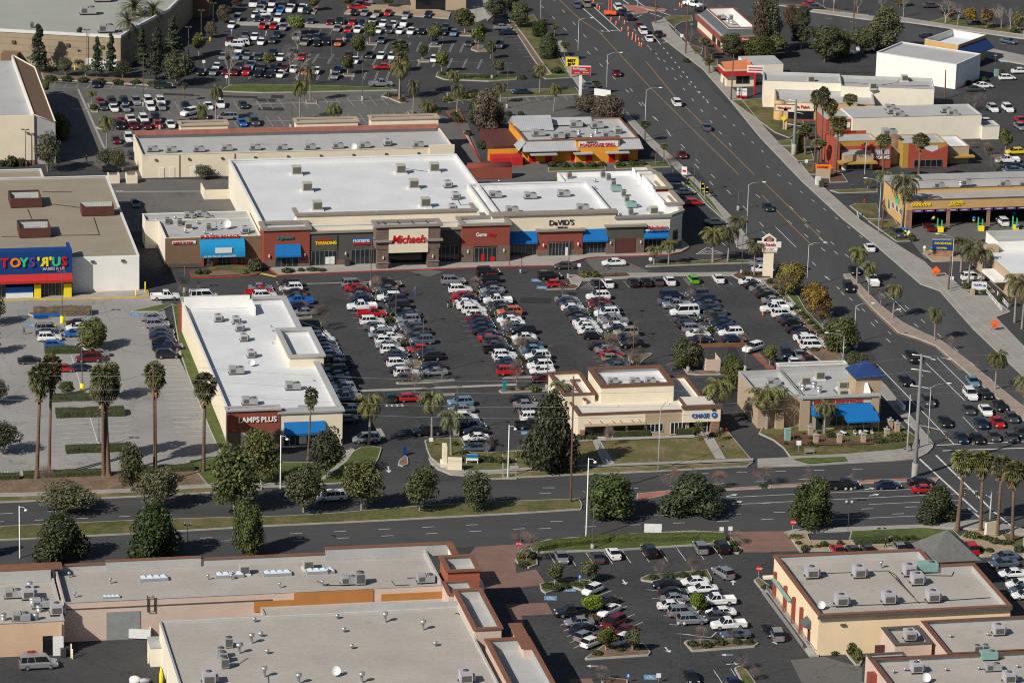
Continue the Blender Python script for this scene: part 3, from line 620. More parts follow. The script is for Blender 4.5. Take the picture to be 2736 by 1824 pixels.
line(mg,'b4',[(1880,1145),(2025,1278),(2110,1275)],.12); line(mg,'b4',[(1950,1145),(2085,1270)],.12); line(mg,'b3',[(530,965),(590,962)],.5); line(mg,'Z1',[(350,65),(660,130)],1.0)
line(mg,'b3',[(270,873),(325,872)],.5); line(mg,'b3',[(600,1040),(640,1015),(650,1035)],.4)
for i in range(8): line(mbl,'b1',[(160+8*i,1270+22*i),(240+6*i,1262+22*i)],.09); line(mbl,'b1',[(1060+12*i,1195+18*i),(1150+10*i,1190+18*i)],.08)
line(mbl,'b1',[(215,1195),(275,1420)],.1); line(mbl,'b1',[(150,1260),(215,1460)],.1)
def wheelchair(t, x, y, s=1.0):
    p = G(t,x,y)
    mbl.add([(p.x-s,p.y-s,.024),(p.x+s,p.y-s,.024),(p.x+s,p.y+s,.024),(p.x-s,p.y+s,.024)], [(0,1,2,3)])
    for a,b_ in [((-.1,.7),(-.1,-.1)),((-.1,-.1),(.45,-.15)),((.45,-.15),(.6,-.7)),((-.1,.3),(.35,.25))]: strip(mk, p+Vector((a[0]*s,a[1]*s,0)), p+Vector((b_[0]*s,b_[1]*s,0)), .13*s, .019)
    for k in range(8):
        q = math.radians(130+k*32); q2 = math.radians(130+(k+1)*32)
        strip(mk, p+Vector((math.cos(q)*.5*s-.05,math.sin(q)*.5*s-.25*s,0)), p+Vector((math.cos(q2)*.5*s-.05,math.sin(q2)*.5*s-.25*s,0)), .1*s, .019)
for a in [('d3',372,806),('d3',543,728),('d3',1268,1515),('Z3',1835,330),('Z3',1930,458),('Y5',1930,850),('a4',2168,553),('b1',290,1408),('b1',810,1332),('b1',1215,1308)]: wheelchair(*a)
struct(mk.build('road_marking', M['paint_white'])); struct(my.build('road_marking', M['paint_yellow'])); struct(mf.build('road_marking', M['paint_faded']))
struct(mbl.build('road_marking', M['paint_blue'])); struct(mg.build('road_marking', M['paint_gold']))
# skid-worn patches
pt = MB()
for t,x,y,a,b_ in [('Z3',1820,690,6,4),('a1',200+1400,850,7,2),('a2',205,870,3,3),('a2',95,900,5,3),('a2',150,980,6,3),('a1',2140,870,9,2)]:
    p = G(t,x,y); pt.add([(p.x-a/2,p.y-b_/2,.0125),(p.x+a/2,p.y-b_/2,.0125),(p.x+a/2,p.y+b_/2,.0125),(p.x-a/2,p.y+b_/2,.0125)], [(0,1,2,3)])
struct(pt.build('asphalt_patch', M['asphalt_patch']))
# ================================================================ BUILDINGS
def thicken(me, d):
    V = [tuple(v.co) for v in me.vertices]; Fs = [tuple(f.vertices) for f in me.polygons]; n = len(V)
    if d <= 0 or not n: return
    VV, FF = [], []
    for k,(dx,dy) in enumerate(((0,0),(-d,0),(d,0),(0,d*.6))):
        VV += [(x+dx,y+dy,z+.004*k) for x,y,z in V]; FF += [tuple(i+n*k for i in f) for f in Fs]
    me.clear_geometry(); me.from_pydata(VV,[],FF)
class Bd:
    """one building: an Empty at its base, parts in metres along (u) and behind (v) its front"""
    def __init__(s, name, label, cat, fr, ou, ov, z=0, kind=None):
        s.fr = fr; s.ou = ou; s.ov = ov; s.z = z
        s.r = empty(name, fr.w(ou, ov, z), fr.a); tag(s.r, label, cat); s.last = None
    def put(s, b, name, mats, parent=None):
        o = b.build(name, mats, parent or s.r); s.last = o; return o
    def bx(s, name, u0, u1, v0, v1, z0, z1, m, parent=None):
        b = MB(); b.box(u0-s.ou, u1-s.ou, v0-s.ov, v1-s.ov, z0, z1); return s.put(b, name, M[m], parent)
    def bxs(s, name, L, m, parent=None):
        if name not in ('coping','banner_text','screen','fascia','trellis','ledge'):
            for q in L: o = s.bx(name, *q, m, parent)
            return o
        b = MB()
        for (u0,u1,v0,v1,z0,z1) in L: b.box(u0-s.ou, u1-s.ou, v0-s.ov, v1-s.ov, z0, z1)
        return s.put(b, name, M[m], parent)
    def vol(s, u0, u1, v0, v1, h, wm, rm, cm, par=.7, cw=.35, ch=.22, out=.08, z0=0, name='wall', t=.28, roof=True, cop=True, skip=''):
        u0-=s.ou; u1-=s.ou; v0-=s.ov; v1-=s.ov; b = MB()
        for k,(a,c,d,e) in zip('fblr',((u0,u1,v0,v0+t),(u0,u1,v1-t,v1),(u0,u0+t,v0+t+.002,v1-t-.002),(u1-t,u1,v0+t+.002,v1-t-.002))):
            b.box(a,c,d,e,z0,h if k not in skip else h-par-.01,bottom=False)
        i0,i1,j0,j1,za,zb = u0+t+.015,u1-t-.015,v0+t+.015,v1-t-.015,h-par,h-.01
        for k,q in (('b',((i0,j1),(i1,j1))),('f',((i1,j0),(i0,j0))),('l',((i0,j0),(i0,j1))),('r',((i1,j1),(i1,j0)))):
            if k not in skip: b.quad((*q[0],za),(*q[1],za),(*q[1],zb),(*q[0],zb),1)
        wl = s.put(b, name, [M[wm], M[{'roof_white':'roof_white','roof_cream':'stucco_pale'}.get(rm,'parapet_liner')]])
        if roof:
            b = MB(); b.box(u0+t+.003,u1-t-.003,v0+t+.003,v1-t-.003,h-par-.2,h-par); s.put(b, 'roof', M[rm])
        if cop:
            b = MB(); o = out
            for k,(a,c,d,e) in zip('fblr',((u0-o,u1+o,v0-o,v0-o+cw),(u0-o,u1+o,v1+o-cw,v1+o),(u0-o,u0-o+cw,v0-o+cw,v1+o-cw),(u1+o-cw,u1+o,v0-o+cw,v1+o-cw))):
                if k not in skip: b.box(a,c,d,e,h+.002,h+ch)
            s.put(b, 'coping', M[cm])
        return wl
    def poly(s, name, pts, z0, z1, m, mt=None):
        b = MB(); b.prism([(p[0]-s.ou,p[1]-s.ov) for p in pts], z0, z1, 0, 1 if mt else None)
        return s.put(b, name, [M[m]]+([M[mt]] if mt else []))
    def awn(s, name, u0, u1, v, z0, z1, d, m, val=.35, left=False):
        """sloped awning hung on the front wall, with closed ends and a valance"""
        b = MB(); a,c,f = u0-s.ou, u1-s.ou, v-s.ov
        vs = [(a,f,z1),(c,f,z1),(c,f-d,z0+val),(a,f-d,z0+val),(a,f-d,z0),(c,f-d,z0),(a,f,z0),(c,f,z0)]
        b.add(vs, [(3,2,1,0),(4,5,2,3),(0,6,4,3),(1,2,5,7)]); return s.put(b, name, M[m])
    def txt(s, body, u, v, z, size, m, face='f', bold=.02, shear=0, sx=1., name='lettering', align='LEFT', parent=None, ext=.06):
        cu = bpy.data.curves.new('lettering', 'FONT'); cu.body = body; cu.size = size*1.35; cu.extrude = ext; cu.offset = min(bold,.012)*size; cu.shear = shear; cu.align_x = align; cu.resolution_u = 3
        cu.materials.append(M[m]); tmp = bpy.data.objects.new('t', cu); C.objects.link(tmp); me = bpy.data.meshes.new_from_object(tmp); bpy.data.objects.remove(tmp); thicken(me, bold*size*.55 if bold > .012 else 0); o = bpy.data.objects.new(name, me); C.objects.link(o); o.parent = parent or s.r
        rz = {'f': 0, 'l': -math.pi/2, 'r': math.pi/2}[face]
        o.location = (u-s.ou, v-s.ov, z); o.rotation_euler = (math.pi/2, 0, rz); o.scale = (sx, 1, 1); s.last = o; return o
    def win(s, u0, u1, v, z0, z1, n=1, m='glass_store', fr='frame_grey', face='f', d=.06):
        """a window: glass with its frame as sub-part"""
        b = MB(); a,c,f = u0-s.ou, u1-s.ou, v-s.ov
        L = [(a,c,z0,z0+.08),(a,c,z1-.08,z1)]+[(a+(c-a)*i/n-.05,a+(c-a)*i/n+.05,z0+.081,z1-.081) for i in range(n+1)]
        if face == 'f':
            b.box(a,c,f-d,f,z0,z1); w_ = s.put(b, 'window', M[m]); b = MB()
            for (p,q,r_,t_) in L: b.box(p,q,f-d-.05,f-d+.01,r_,t_)
        else:                                    # on a wall running along v: u0,u1 are v values, v is the u value
            a,c,f = u0-s.ov, u1-s.ov, v-s.ou; sg = -1 if face == 'l' else 1
            L = [(a,c,z0,z0+.08),(a,c,z1-.08,z1)]+[(a+(c-a)*i/n-.05,a+(c-a)*i/n+.05,z0+.081,z1-.081) for i in range(n+1)]
            b.box(min(f,f+sg*d),max(f,f+sg*d),a,c,z0,z1); w_ = s.put(b, 'window', M[m]); b = MB()
            for (p,q,r_,t_) in L: b.box(min(f,f+sg*(d+.05)),max(f,f+sg*(d+.05)),p,q,r_,t_)
        b.build('frame', M[fr], w_); return w_
def mk4(name, label, cat, t, h, FL, FR, B, ang=None):
    a = G(t,*FL,h); b = G(t,*FR,h)
    if ang is None: ang = math.atan2(b.y-a.y, b.x-a.x)
    fr = Frame((a.x,a.y), ang); W = fr.uv(t,*FR,h)[0]; D = fr.uv(t,*B,h)[1]
    bd = Bd(name, label, cat, fr, 0, 0); bd.W = W; bd.D = D; return bd
def LBD(): return None
# ---- the big white-roofed store block with the craft shop (drawn as one attached row)
B = Bd('store_block', 'long white roofed store block with red script sign over the tall stone entrance', 'store', PF, -22.7, 3.9)
B.vol(-22.4,27.4,6.2,60,7.9,'stucco_pale','roof_white','coping_white',par=.9,cw=.45)
B.vol(-22.7,-13.3,3.9,9.0,7.9,'stucco_red','roof_white','coping_taupe',par=.8,cw=1.0,ch=.5,out=.35)
B.bx('wall',-22.9,-20.3,3.75,4.4,0,1.5,'stone_brown'); B.bx('wall',-15.6,-13.2,3.75,4.4,0,1.5,'stone_brown')
B.win(-20.3,-15.6,3.9,.1,2.6,4); B.awn('awning',-20.3,-15.2,3.85,2.5,4.9,1.3,'awning_blue'); 
B.txt('Rightstart',-20.0,3.7,6.1,.62,'teal_gloss',bold=.05,shear=.2)
B.vol(-13.3,0.4,4.3,9.0,6.9,'stucco_charcoal','roof_white','coping_taupe',par=.6,cw=.7,ch=.4,out=.3)
B.bx('wall',-12.9,-7.6,4.1,4.3,3.3,6.5,'stucco_charcoal'); B.win(-12.9,-7.6,4.25,.1,3.2,6); B.win(-4.7,.0,4.25,.1,3.3,5)
B.bx('wall',-7.5,-4.8,4.1,4.4,0,1.2,'stone_brown')
B.bxs('poster',[(-10.0,-9.1,4.1,4.13,.4,1.9),(-9.0,-8.1,4.1,4.13,.4,2.0)],'metal_white')
B.txt('THREADING',-12.1,4.05,4.55,.72,'yellow_gloss',bold=.06,sx=.8); B.bx('sign_panel',-11.7,-8.9,3.98,4.06,5.35,5.65,'red_gloss')
B.txt('FROSTBITES',-4.3,4.1,4.78,.6,'white_gloss',bold=.03,sx=.78); B.bx('sign_panel',-4.4,-.5,4.17,4.25,4.7,5.6,'blue_gloss'); B.bx('sign_panel',-4.3,-.5,4.1,4.2,4.3,4.6,'red_gloss')
# entrance tower
B.vol(-.3,12.9,0,3.6,9.0,'stone_brown','roof_white','coping_taupe',par=1.6,cw=.9,ch=.45,out=.45,z0=4.3)
B.bxs('column',[(0,2.3,.1,1.9,0,4.29),(10.4,12.7,.1,1.9,0,4.29)],'stone_brown')
B.bx('sign_panel',2.3,10.4,-.12,-.01,3.55,8.6,'stucco_cream'); B.bx('wall',2.3,10.4,.3,.8,3.55,4.28,'stucco_cream')
B.bx('void',.2,12.5,4.15,4.28,0,4.2,'glass_dark')
B.bxs('ledge',[(-.7,2.9,-.5,1.9,5.9,6.3),(9.8,13.4,-.5,1.9,5.9,6.3)],'coping_taupe')
B.bxs('ledge',[(-.1,2.4,-.05,.09,1.45,1.6),(10.3,12.8,-.05,.09,1.45,1.6)],'coping_taupe')
B.txt('Michaels',2.8,-.16,5.6,1.75,'red_gloss',bold=.03,shear=.25,sx=.86,ext=.08)
for i in range(4): B.bx('brace',1.6+i*2.9,1.75+i*2.9,.4,3.3,9.0+.2,9.35,'metal_dark')
B.vol(12.9,18.0,4.3,9.0,6.9,'stucco_charcoal','roof_white','coping_taupe',par=.6,cw=.7,ch=.4,out=.3); B.win(13.1,17.6,4.25,.1,3.6,5)
# cream upper band with raking returns
B.bx('wall',-15.2,22.2,9.2,9.8,6.8,9.3,'stucco_cream'); B.bx('coping',-15.5,22.5,8.9,9.9,9.302,9.75,'coping_taupe')
for (u,l,mm) in ((-15.2,4.2,'coping_taupe'),(21.6,4.2,'coping_taupe'),(3.0,10.5,'stucco_white'),(13.2,10.5,'stucco_white')):
    b = MB(); x = u-B.ou; y = 9.8-B.ov
    b.add([(x,y,7.0),(x+.35,y,7.0),(x,y+l,7.0),(x+.35,y+l,7.0),(x,y,9.3),(x+.35,y,9.3)], [(0,1,5,4),(0,4,2),(1,3,5),(4,5,3,2)]); B.put(b,'brace_wall',M['stucco_white'])
B.bx('coping',-15.5,-14.6,9.9,14.2,9.302,9.7,'coping_taupe'); B.bx('coping',21.4,22.3,9.9,14.2,9.302,9.7,'coping_taupe')
# red shop
B.vol(18.0,27.9,3.0,8.8,7.9,'stucco_red','roof_white','coping_taupe',par=.8,cw=.9,ch=.45,out=.35)
B.bxs('wall',[(17.9,20.4,2.8,2.99,0,3.5),(25.4,28.0,2.8,2.99,0,3.5)],'stone_brown'); B.bx('void',20.4,25.4,2.9,3.0,.1,3.5,'glass_dark'); B.win(20.6,25.2,2.9,.1,3.3,5)
B.bxs('poster',[(22.0,22.7,2.72,2.78,.4,1.9),(24.0,24.9,2.72,2.78,.3,1.3)],'red_gloss')
B.txt('Game',20.9,2.95,5.6,.85,'white_gloss',bold=.03,sx=.8); B.txt('Stop',23.35,2.95,5.6,.85,'red_gloss',bold=.03,sx=.8)
# bridal shop
B.vol(25.0,50.8,8.2,34.5,8.0,'stucco_pale','roof_white','coping_white',par=.9,cw=.5)
B.vol(25.0,51.0,6.9,8.2,8.7,'stucco_cream','roof_white','coping_taupe',par=.3,cw=.9,ch=.45,out=.4)
B.txt('DaVID\'S',36.9,6.85,6.4,1.15,'black_gloss',bold=.03); B.txt('BRIDAL',38.7,6.85,5.6,.5,'black_gloss',bold=.05)
B.vol(34.6,43.9,6.0,7.6,5.4,'stucco_red','roof_white','coping_taupe',par=.3,cw=.9,ch=.4,out=.5)
B.bxs('wall',[(34.5,36.7,5.8,5.99,0,1.4),(41.8,44.0,5.8,5.99,0,1.4)],'stone_brown'); B.bx('void',36.7,41.8,5.9,6.0,0,3.1,'glass_dark'); B.win(36.8,41.7,5.92,.1,3.0,7)
B.bx('mannequin',40.3,40.8,5.7,5.85,.2,1.9,'metal_white')
B.win(28.2,34.4,6.87,.2,3.0,8); B.win(44.1,48.9,6.87,.2,3.0,6)
B.awn('awning',28.0,34.4,6.8,2.9,5.3,1.2,'awning_blue'); B.awn('awning',44.0,49.3,6.8,2.9,5.4,1.2,'awning_blue')
# corner shop
B.poly('wall',[(51,6.9),(62.6,6.9),(66.0,10.2),(66.0,44),(46.6,44),(46.6,34.5),(51,34.5)],0,6.6,'stucco_cream','roof_white')
def ring(bd, pts, z0, z1, w_, m, name='coping', out=0.):
    b = MB(); n = len(pts); Pt = [Vector((p[0]-bd.ou,p[1]-bd.ov,0)) for p in pts]; O = inset(Pt,-out) if out else Pt; Q = inset(Pt, w_-out)
    b.add([(p.x,p.y,z1) for p in O]+[(q.x,q.y,z1) for q in Q], [(i,(i+1)%n,n+(i+1)%n,n+i) for i in range(n)])
    b.add([(p.x,p.y,z0) for p in O]+[(p.x,p.y,z1) for p in O], [(i,(i+1)%n,n+(i+1)%n,n+i) for i in range(n)])
    b.add([(p.x,p.y,z0) for p in Q]+[(p.x,p.y,z1) for p in Q], [((i+1)%n,i,n+i,n+(i+1)%n) for i in range(n)])
    bd.put(b, name, M[m])
ring(B,[(50.9,6.9),(62.6,6.9),(66.05,10.2),(66.05,44.1),(46.55,44.1),(46.55,34.6),(50.9,34.6)],6.6,7.5,.3,'stucco_white','parapet')
ring(B,[(50.9,6.85),(62.6,6.85),(66.1,10.2),(66.1,22)]+[(66.1,43),(65.2,43),(65.2,10.6),(62.2,7.7),(50.9,7.7)],7.502,7.9,.9,'coping_taupe',out=.25) if 0 else None
for q in ([(50.7,6.5),(62.8,6.5),(66.5,10.1),(65.6,10.5),(62.4,7.5),(50.7,7.5)],[(66.5,10.1),(66.5,43.5),(65.6,43.5),(65.6,10.5)]): B.poly('coping',q,7.51,7.95,'coping_taupe')
for i,(v0,v1,hh) in enumerate(((12.5,22.3,8.6),(22.8,34.2,9.2),(34.8,38.7,8.7),(39.2,43.4,8.4))):
    B.bx('wall',62.9,63.2,v0,v1,6.62,hh,'stucco_white'); B.bx('wall',66.1,66.6,v0,v1,0,hh,'stucco_cream'); B.bx('wall',63.2,66.09,v0,v0+.3,6.62,hh,'stucco_red' if i==1 else 'stucco_white'); B.bx('wall',63.2,66.09,v1-.3,v1,6.62,hh,'stucco_white')
    B.bxs('coping',[(62.7,66.9,v0-.4,v0+.5,hh+.002,hh+.35),(65.9,66.9,v0+.502,v1+.2,hh+.002,hh+.35)],'coping_taupe')
B.vol(49.0,56.9,6.0,7.6,5.9,'stucco_charcoal','roof_white','coping_taupe',par=.3,cw=.9,ch=.4,out=.45); B.bx('void',50.9,55.2,5.93,6.0,0,3.4,'screen_brown'); B.bxs('wall',[(48.9,50.8,5.85,5.99,0,3.3),(55.3,57.0,5.85,5.99,0,3.3)],'stone_brown')
B.awn('awning',56.9,62.2,6.85,3.2,5.4,1.2,'awning_blue'); B.win(57.1,61.8,6.87,.2,3.0,5); B.txt('Palm Broker',57.6,5.5,5.3,.75,'red_gloss',bold=.07,shear=.2,sx=.75); B.bx('sign_panel',57.2,62.0,5.8,5.9,4.9,5.2,'metal_white')
b = MB(); b.box(0,.1,0,2,0,2); 
B.bxs('window',[(63.6,63.7,0,0,0,0)],'glass_dark') if 0 else None
q0 = Vector((62.6-B.ou,6.9-B.ov,0)); q1 = Vector((66.0-B.ou,10.2-B.ov,0)); dd = (q1-q0).normalized(); nn = Vector((dd.y,-dd.x,0))
b = MB(); a1 = q0+dd*1.2+nn*.04; a2 = q0+dd*3.2+nn*.04; b.add([(a1.x,a1.y,2.0),(a2.x,a2.y,2.0),(a2.x,a2.y,4.2),(a1.x,a1.y,4.2)],[(0,1,2,3)]); B.put(b,'window',M['glass_dark'])
b = MB(); a1 = q0+nn*.05; a2 = q1+nn*.05; b.add([(a1.x,a1.y,0),(a2.x,a2.y,0),(a2.x,a2.y,1.4),(a1.x,a1.y,1.4)],[(0,1,2,3)]); B.put(b,'wall',M['stone_brown'])
lm = [(-21.6,3.7),(-14.3,3.7),(-5.9,4.0),(1.2,-.0),(11.4,-.0),(19.2,2.7),(26.7,2.7),(35.6,5.7),(42.9,5.7),(49.8,5.75),(56.2,5.75)]
for u,v in lm: B.bx('wall_lamp',u-.12,u+.12,v-.16,v,2.3,2.9,'metal_white')
# rear service strip with the low brick fascia
B = Bd('shop_strip', 'low cream strip mall seen from behind with grey roof and brick fascia beyond', 'store', PF, -39.2, 76.6)
B.vol(-39.2,30,76.6,94.5,5.2,'stucco_cream','roof_gray','stucco_cream',par=.8,cw=.3,ch=.05)
B.bx('fascia',-38.8,29.6,93.6,94.19,5.26,6.2,'brick_red')
for a,c in ((-38.6,-18),(-2.5,11.5),(32-3,32-3)): 
    if c-a > 1: B.vol(a+10 if a<-30 else a,c,94.6,98,7.0,'stucco_cream','roof_gray','stucco_tan',par=.9,cw=.7,ch=.3,out=.3)
B.vol(14.5,29.9,94.6,97.8,7.3,'stucco_cream','roof_gray','stucco_tan',par=.9,cw=.7,ch=.3,out=.3)
B.bx('wall',24.6,30.2,76.2,76.6,0,5.9,'stucco_cream')
for i in range(9): B.bx('wall_lamp',-36.5+i*7.3,-36.0+i*7.3,76.3,76.59,3.9,4.3,'metal_bronze')
for u in (-35.5,-33.2,-28.5,-20.5): B.bx('door',u,u+1.1,76.5,76.6,0,2.3,'stucco_pale')
for u in (-31.2,-19.0): B.bx('pipe',u,u+.15,76.4,76.59,0,5.1,'stucco_tan')
# Indian restaurant
B = Bd('restaurant', 'brown stucco corner restaurant with bright azure curved awning over its glass door', 'restaurant', PF, -42.2, 7.3)
B.vol(-42.2,-22.9,7.3,21.0,5.9,'stucco_pale','roof_gray','stucco_pale',par=.8,cw=.3,ch=.06); B.vol(-44.8,-22.9,21.02,26.3,5.9,'stucco_pale','roof_gray','stucco_pale',par=.8,cw=.3,ch=.06)
B.bx('wall',-42.3,-22.75,7.08,7.29,0,5.95,'stucco_brown')
B.bx('sign_panel',-40.9,-36.1,6.9,7.07,4.75,5.35,'metal_white'); B.txt('CUISINE OF INDIA',-40.8,6.88,4.85,.4,'red_gloss',bold=.07,sx=.93)
B.txt('PUNJAB PALACE',-35.2,6.95,5.7,.75,'red_gloss',bold=.05,sx=1.08)
b = MB(); n = 6; u0, u1, f = -35.4-B.ou, -26.3-B.ou, 7.07-B.ov
pr = [(f-2.2*math.sin(i/n*math.pi/2), 2.7+2.9*math.cos(i/n*math.pi/2)) for i in range(n+1)]
b.add([(u0,y,z) for y,z in pr]+[(u1,y,z) for y,z in pr], [(i,i+1,n+2+i,n+1+i) for i in range(n)]+[tuple([i for i in range(n+1)])], 0)
b.add([(u0,f-2.2,2.7),(u1,f-2.2,2.7),(u1,f-2.2,2.25),(u0,f-2.2,2.25)],[(0,1,2,3)]); b.add([(u1,y,z) for y,z in pr]+[(u1,f,2.7)],[tuple(reversed(range(n+2)))])
B.put(b,'awning',M['awning_azure']); B.bx('banner',-32.4,-29.0,5.1-.28,5.1-.2,3.2,4.3,'metal_white',parent=None); B.txt('ALL YOU CAN EAT LUNCH BUFFET',-34.7,4.84,2.35,.34,'white_gloss',bold=.03,sx=.9,ext=.02)
B.win(-34.4,-32.8,7.07,.2,2.5,2); B.win(-31.6,-28.9,7.07,0,2.5,3); B.bxs('column',[(-35.0,-34.5,6.6,7.06,0,2.6),(-32.7,-31.8,6.6,7.06,0,1.6),(-28.6,-27.6,6.6,7.06,0,1.6),(-27.0,-26.5,6.6,7.06,0,2.6)],'stucco_red')
B.bx('railing',-42.0,-35.2,5.3,5.36,.5,1.1,'metal_bronze')
# lamp shop
B = Bd('lamp_store', 'long white roofed lamp shop with red front panel and one blue awning facing street', 'store', PF, -44.7, -108.1)
B.vol(-44.4,-24.6,-107.2,-37.6,6.0,'stucco_cream','roof_white','coping_white',par=.8,cw=.35)
B.bxs('coping',[(-25.3,-24.2,-107.3,-79.2,6.23,6.5),(-25.3,-24.2,-61.4,-37.4,6.23,6.6),(-31,-25.31,-38.2,-37.3,6.23,6.6),(-44.6,-31.4,-38.1,-37.3,6.3,7.0)],'coping_grey')
B.vol(-29.6,-23.3,-78.8,-61.8,7.2,'stucco_cream','roof_white','coping_grey',par=1.0,cw=.9,ch=.4,out=.3)
B.bx('wall',-44.2,-31.6,-40.2,-39.8,5.25,7.6,'stucco_white'); B.bx('wall',-31.5,-31.2,-45.5,-39.8,5.25,6.9,'stucco_white')
B.vol(-44.9,-35.7,-108.2,-106.4,7.1,'stucco_red','roof_white','coping_grey',par=1.1,cw=.5,ch=.3,out=.3)
B.vol(-35.69,-24.5,-108.0,-106.4,6.3,'stucco_cream','roof_white','coping_grey',par=.5,cw=.6,ch=.35,out=.35)
B.bxs('wall',[(-44.95,-42.6,-108.45,-108.21,0,3.2),(-39.6,-35.6,-108.45,-108.21,0,3.2)],'stone_brown'); B.bx('wall',-42.59,-39.61,-108.4,-108.21,0,3.2,'stucco_cream')
B.bx('wall',-44.9,-44.41,-37.9,-36.9,0,5.6,'stucco_red'); B.bx('wall',-44.95,-44.9,-108.2,-106.4,0,7.0,'stone_brown')
B.txt('LAMPS',-43.0,-108.3,5.0,1.0,'white_gloss',bold=.06,sx=.95); B.txt('PLUS',-39.0,-108.3,5.0,1.0,'white_gloss',bold=.06,sx=.95)
B.awn('awning',-34.9,-27.6,-108.1,2.6,4.7,1.3,'awning_blue'); B.win(-34.9,-27.8,-108.05,.3,2.6,7); B.bxs('poster',[(-32.2,-30.9,-108.2,-108.17,.6,2.1),(-29.8,-28.6,-108.2,-108.17,.6,1.6)],'metal_white')
# toy store
B = Bd('toy_store', 'brown roofed toy store with blue front and rainbow coloured letters over its doors', 'store', PF, -63.2, -12.2)
B.vol(-95,-49.4,-9.2,52.5,7.2,'stucco_white','roof_brown','coping_white',par=.35,cw=.45,ch=.1); B.vol(-95,-62.8,52.52,59.5,7.2,'stucco_white','roof_brown','coping_white',par=.35,cw=.45,ch=.1)
B.bx('wall',-63.6,-49.4,-9.35,-9.2,0,7.25,'stucco_white'); B.bx('wall',-90,-62.9,-12.2,-9.36,4.9,9.6,'wall_blue'); B.bx('wall',-63.5,-62.9,-9.3,-5.5,7.35,9.4,'wall_blue'); B.bx('wall',-90,-62.9,-10.2,-9.37,0,4.85,'wall_blue')
B.bx('wall',-63.2,-62.9,-12.2,-10.21,0,4.85,'wall_blue')
b = MB(); u0, u1, f = -90-B.ou, -63.0-B.ou, -12.2-B.ov; b.add([(u0,f,4.9),(u1,f,4.9),(u1,f-1.4,3.5),(u0,f-1.4,3.5),(u0,f-1.4,4.0),(u1,f-1.4,4.0),(u0,f,5.0),(u1,f,5.0)],[(3,2,5,4),(4,5,7,6),(1,7,5,2),(0,1,2,3)]); B.put(b,'awning',M['fascia_red'])
B.bxs('wall',[(-70.4,-69.1,-12.6,-11.8,0,2.9),(-64.6,-63.1,-12.6,-11.8,0,2.9)],'yellow_gloss'); B.bx('wall',-70.5,-63.1,-11.9,-11.3,2.95,3.9,'yellow_gloss'); B.win(-69.0,-64.7,-11.3,.1,2.9,6); B.win(-82,-76,-11.3,.1,2.9,8)
B.bx('wall',-75.9,-70.6,-12.1,-11.4,0,1.2,'metal_white'); B.bx('wall',-75.9,-70.6,-12.1,-11.4,1.21,2.4,'blue_gloss')
u = -76.9
for ch,cm,dx in (('T','red_gloss',1.9),('O','orange_gloss',2.0),('Y','green_gloss',1.8),('S','purple_gloss',1.6),("'",'yellow_gloss',.5),('R','yellow_gloss',1.9),("'",'yellow_gloss',.5),('U','green_gloss',1.9),('S','red_gloss',1.6)):
    if ch == 'R': B.txt(ch,u+1.75,-12.3,6.6,1.85,cm,bold=.085,sx=-1,ext=.15)
    else: B.txt(ch,u,-12.3,6.6,1.85,cm,bold=.085,ext=.15)
    u += dx*.98
B.txt('BABIES R US',-68.7,-12.3,5.75,.6,'ac_lilac',bold=.07); 
for u in (-59,-53): B.bx('wall_lamp',u,u+.7,-9.7,-9.36,6.2,6.6,'metal_bronze')
# bank
B = Bd('bank', 'cream bank with raised white roof box, brown cornices and blue octagon logo sign', 'bank', PF, 17.6, -110)
B.vol(17.6,37.9,-110,-102.6,4.5,'stucco_cream','roof_cream','coping_brown',par=.6,cw=.6,ch=.25,out=.15,skip='b'); B.vol(20.5,42.0,-102.58,-90.2,4.5,'stucco_cream','roof_cream','coping_brown',par=.6,cw=.6,ch=.25,out=.15,skip='f')
B.vol(23.4,36.8,-102.45,-91.6,7.0,'stucco_cream','roof_white','coping_brown',par=1.1,cw=.9,ch=.4,out=.15,z0=3.6)
B.vol(16.8,22.6,-101.0,-88.0,5.3,'stucco_cream','roof_cream','coping_brown',par=1.0,cw=.6,ch=.3,out=.15)
B.bx('wall',36.6,43.5,-110.7,-110.1,2.6,5.2,'stucco_cream'); B.bx('coping',36.4,43.8,-111.0,-109.9,5.202,5.6,'coping_brown'); B.bx('wall',38.0,43.4,-110.0,-102.5,2.7,4.6,'stucco_cream')
B.bx('roof',38.0,43.4,-110,-102.5,4.61,4.7,'roof_cream')
B.txt('CHASE',38.1,-110.85,3.5,.78,'blue_gloss',bold=.02); 
b = MB(); c = Vector((42.3-B.ou,-110.8-B.ov,3.85)); pts = [(c.x+.55*math.cos(math.radians(22.5+45*k)), c.z+.55*math.sin(math.radians(22.5+45*k))) for k in range(8)]; q = [(c.x+.2*math.cos(math.radians(45+90*k)), c.z+.2*math.sin(math.radians(45+90*k))) for k in range(4)]
b.add([(x,c.y-.06,z) for x,z in pts],[tuple(range(8))]); B.put(b,'logo',M['blue_gloss']); b = MB(); b.add([(x,c.y-.09,z) for x,z in q],[(0,1,2,3)]); B.put(b,'logo_center',M['metal_white'],B.last)
B.txt('1600',41.7,-110.85,4.7,.3,'black_gloss'); B.bx('wall',29.8,37.9,-110.2,-110.01,0,4.3,'stucco_tan')
for u0,u1 in ((18.9,22.6),(23.2,26.2),(26.7,29.6)): B.win(u0,u1,-110.0,.5,2.3,3,'glass_dark','metal_bronze'); B.bx('canopy',u0-.3,u1+.1,-111.3,-110.0,2.7,2.85,'stucco_tan'); B.bxs('brace',[(u0+.6,u0+.68,-110.6,-110.0,3.2,3.3),(u1-1,u1-.92,-110.6,-110.0,3.2,3.3)],'coping_brown')
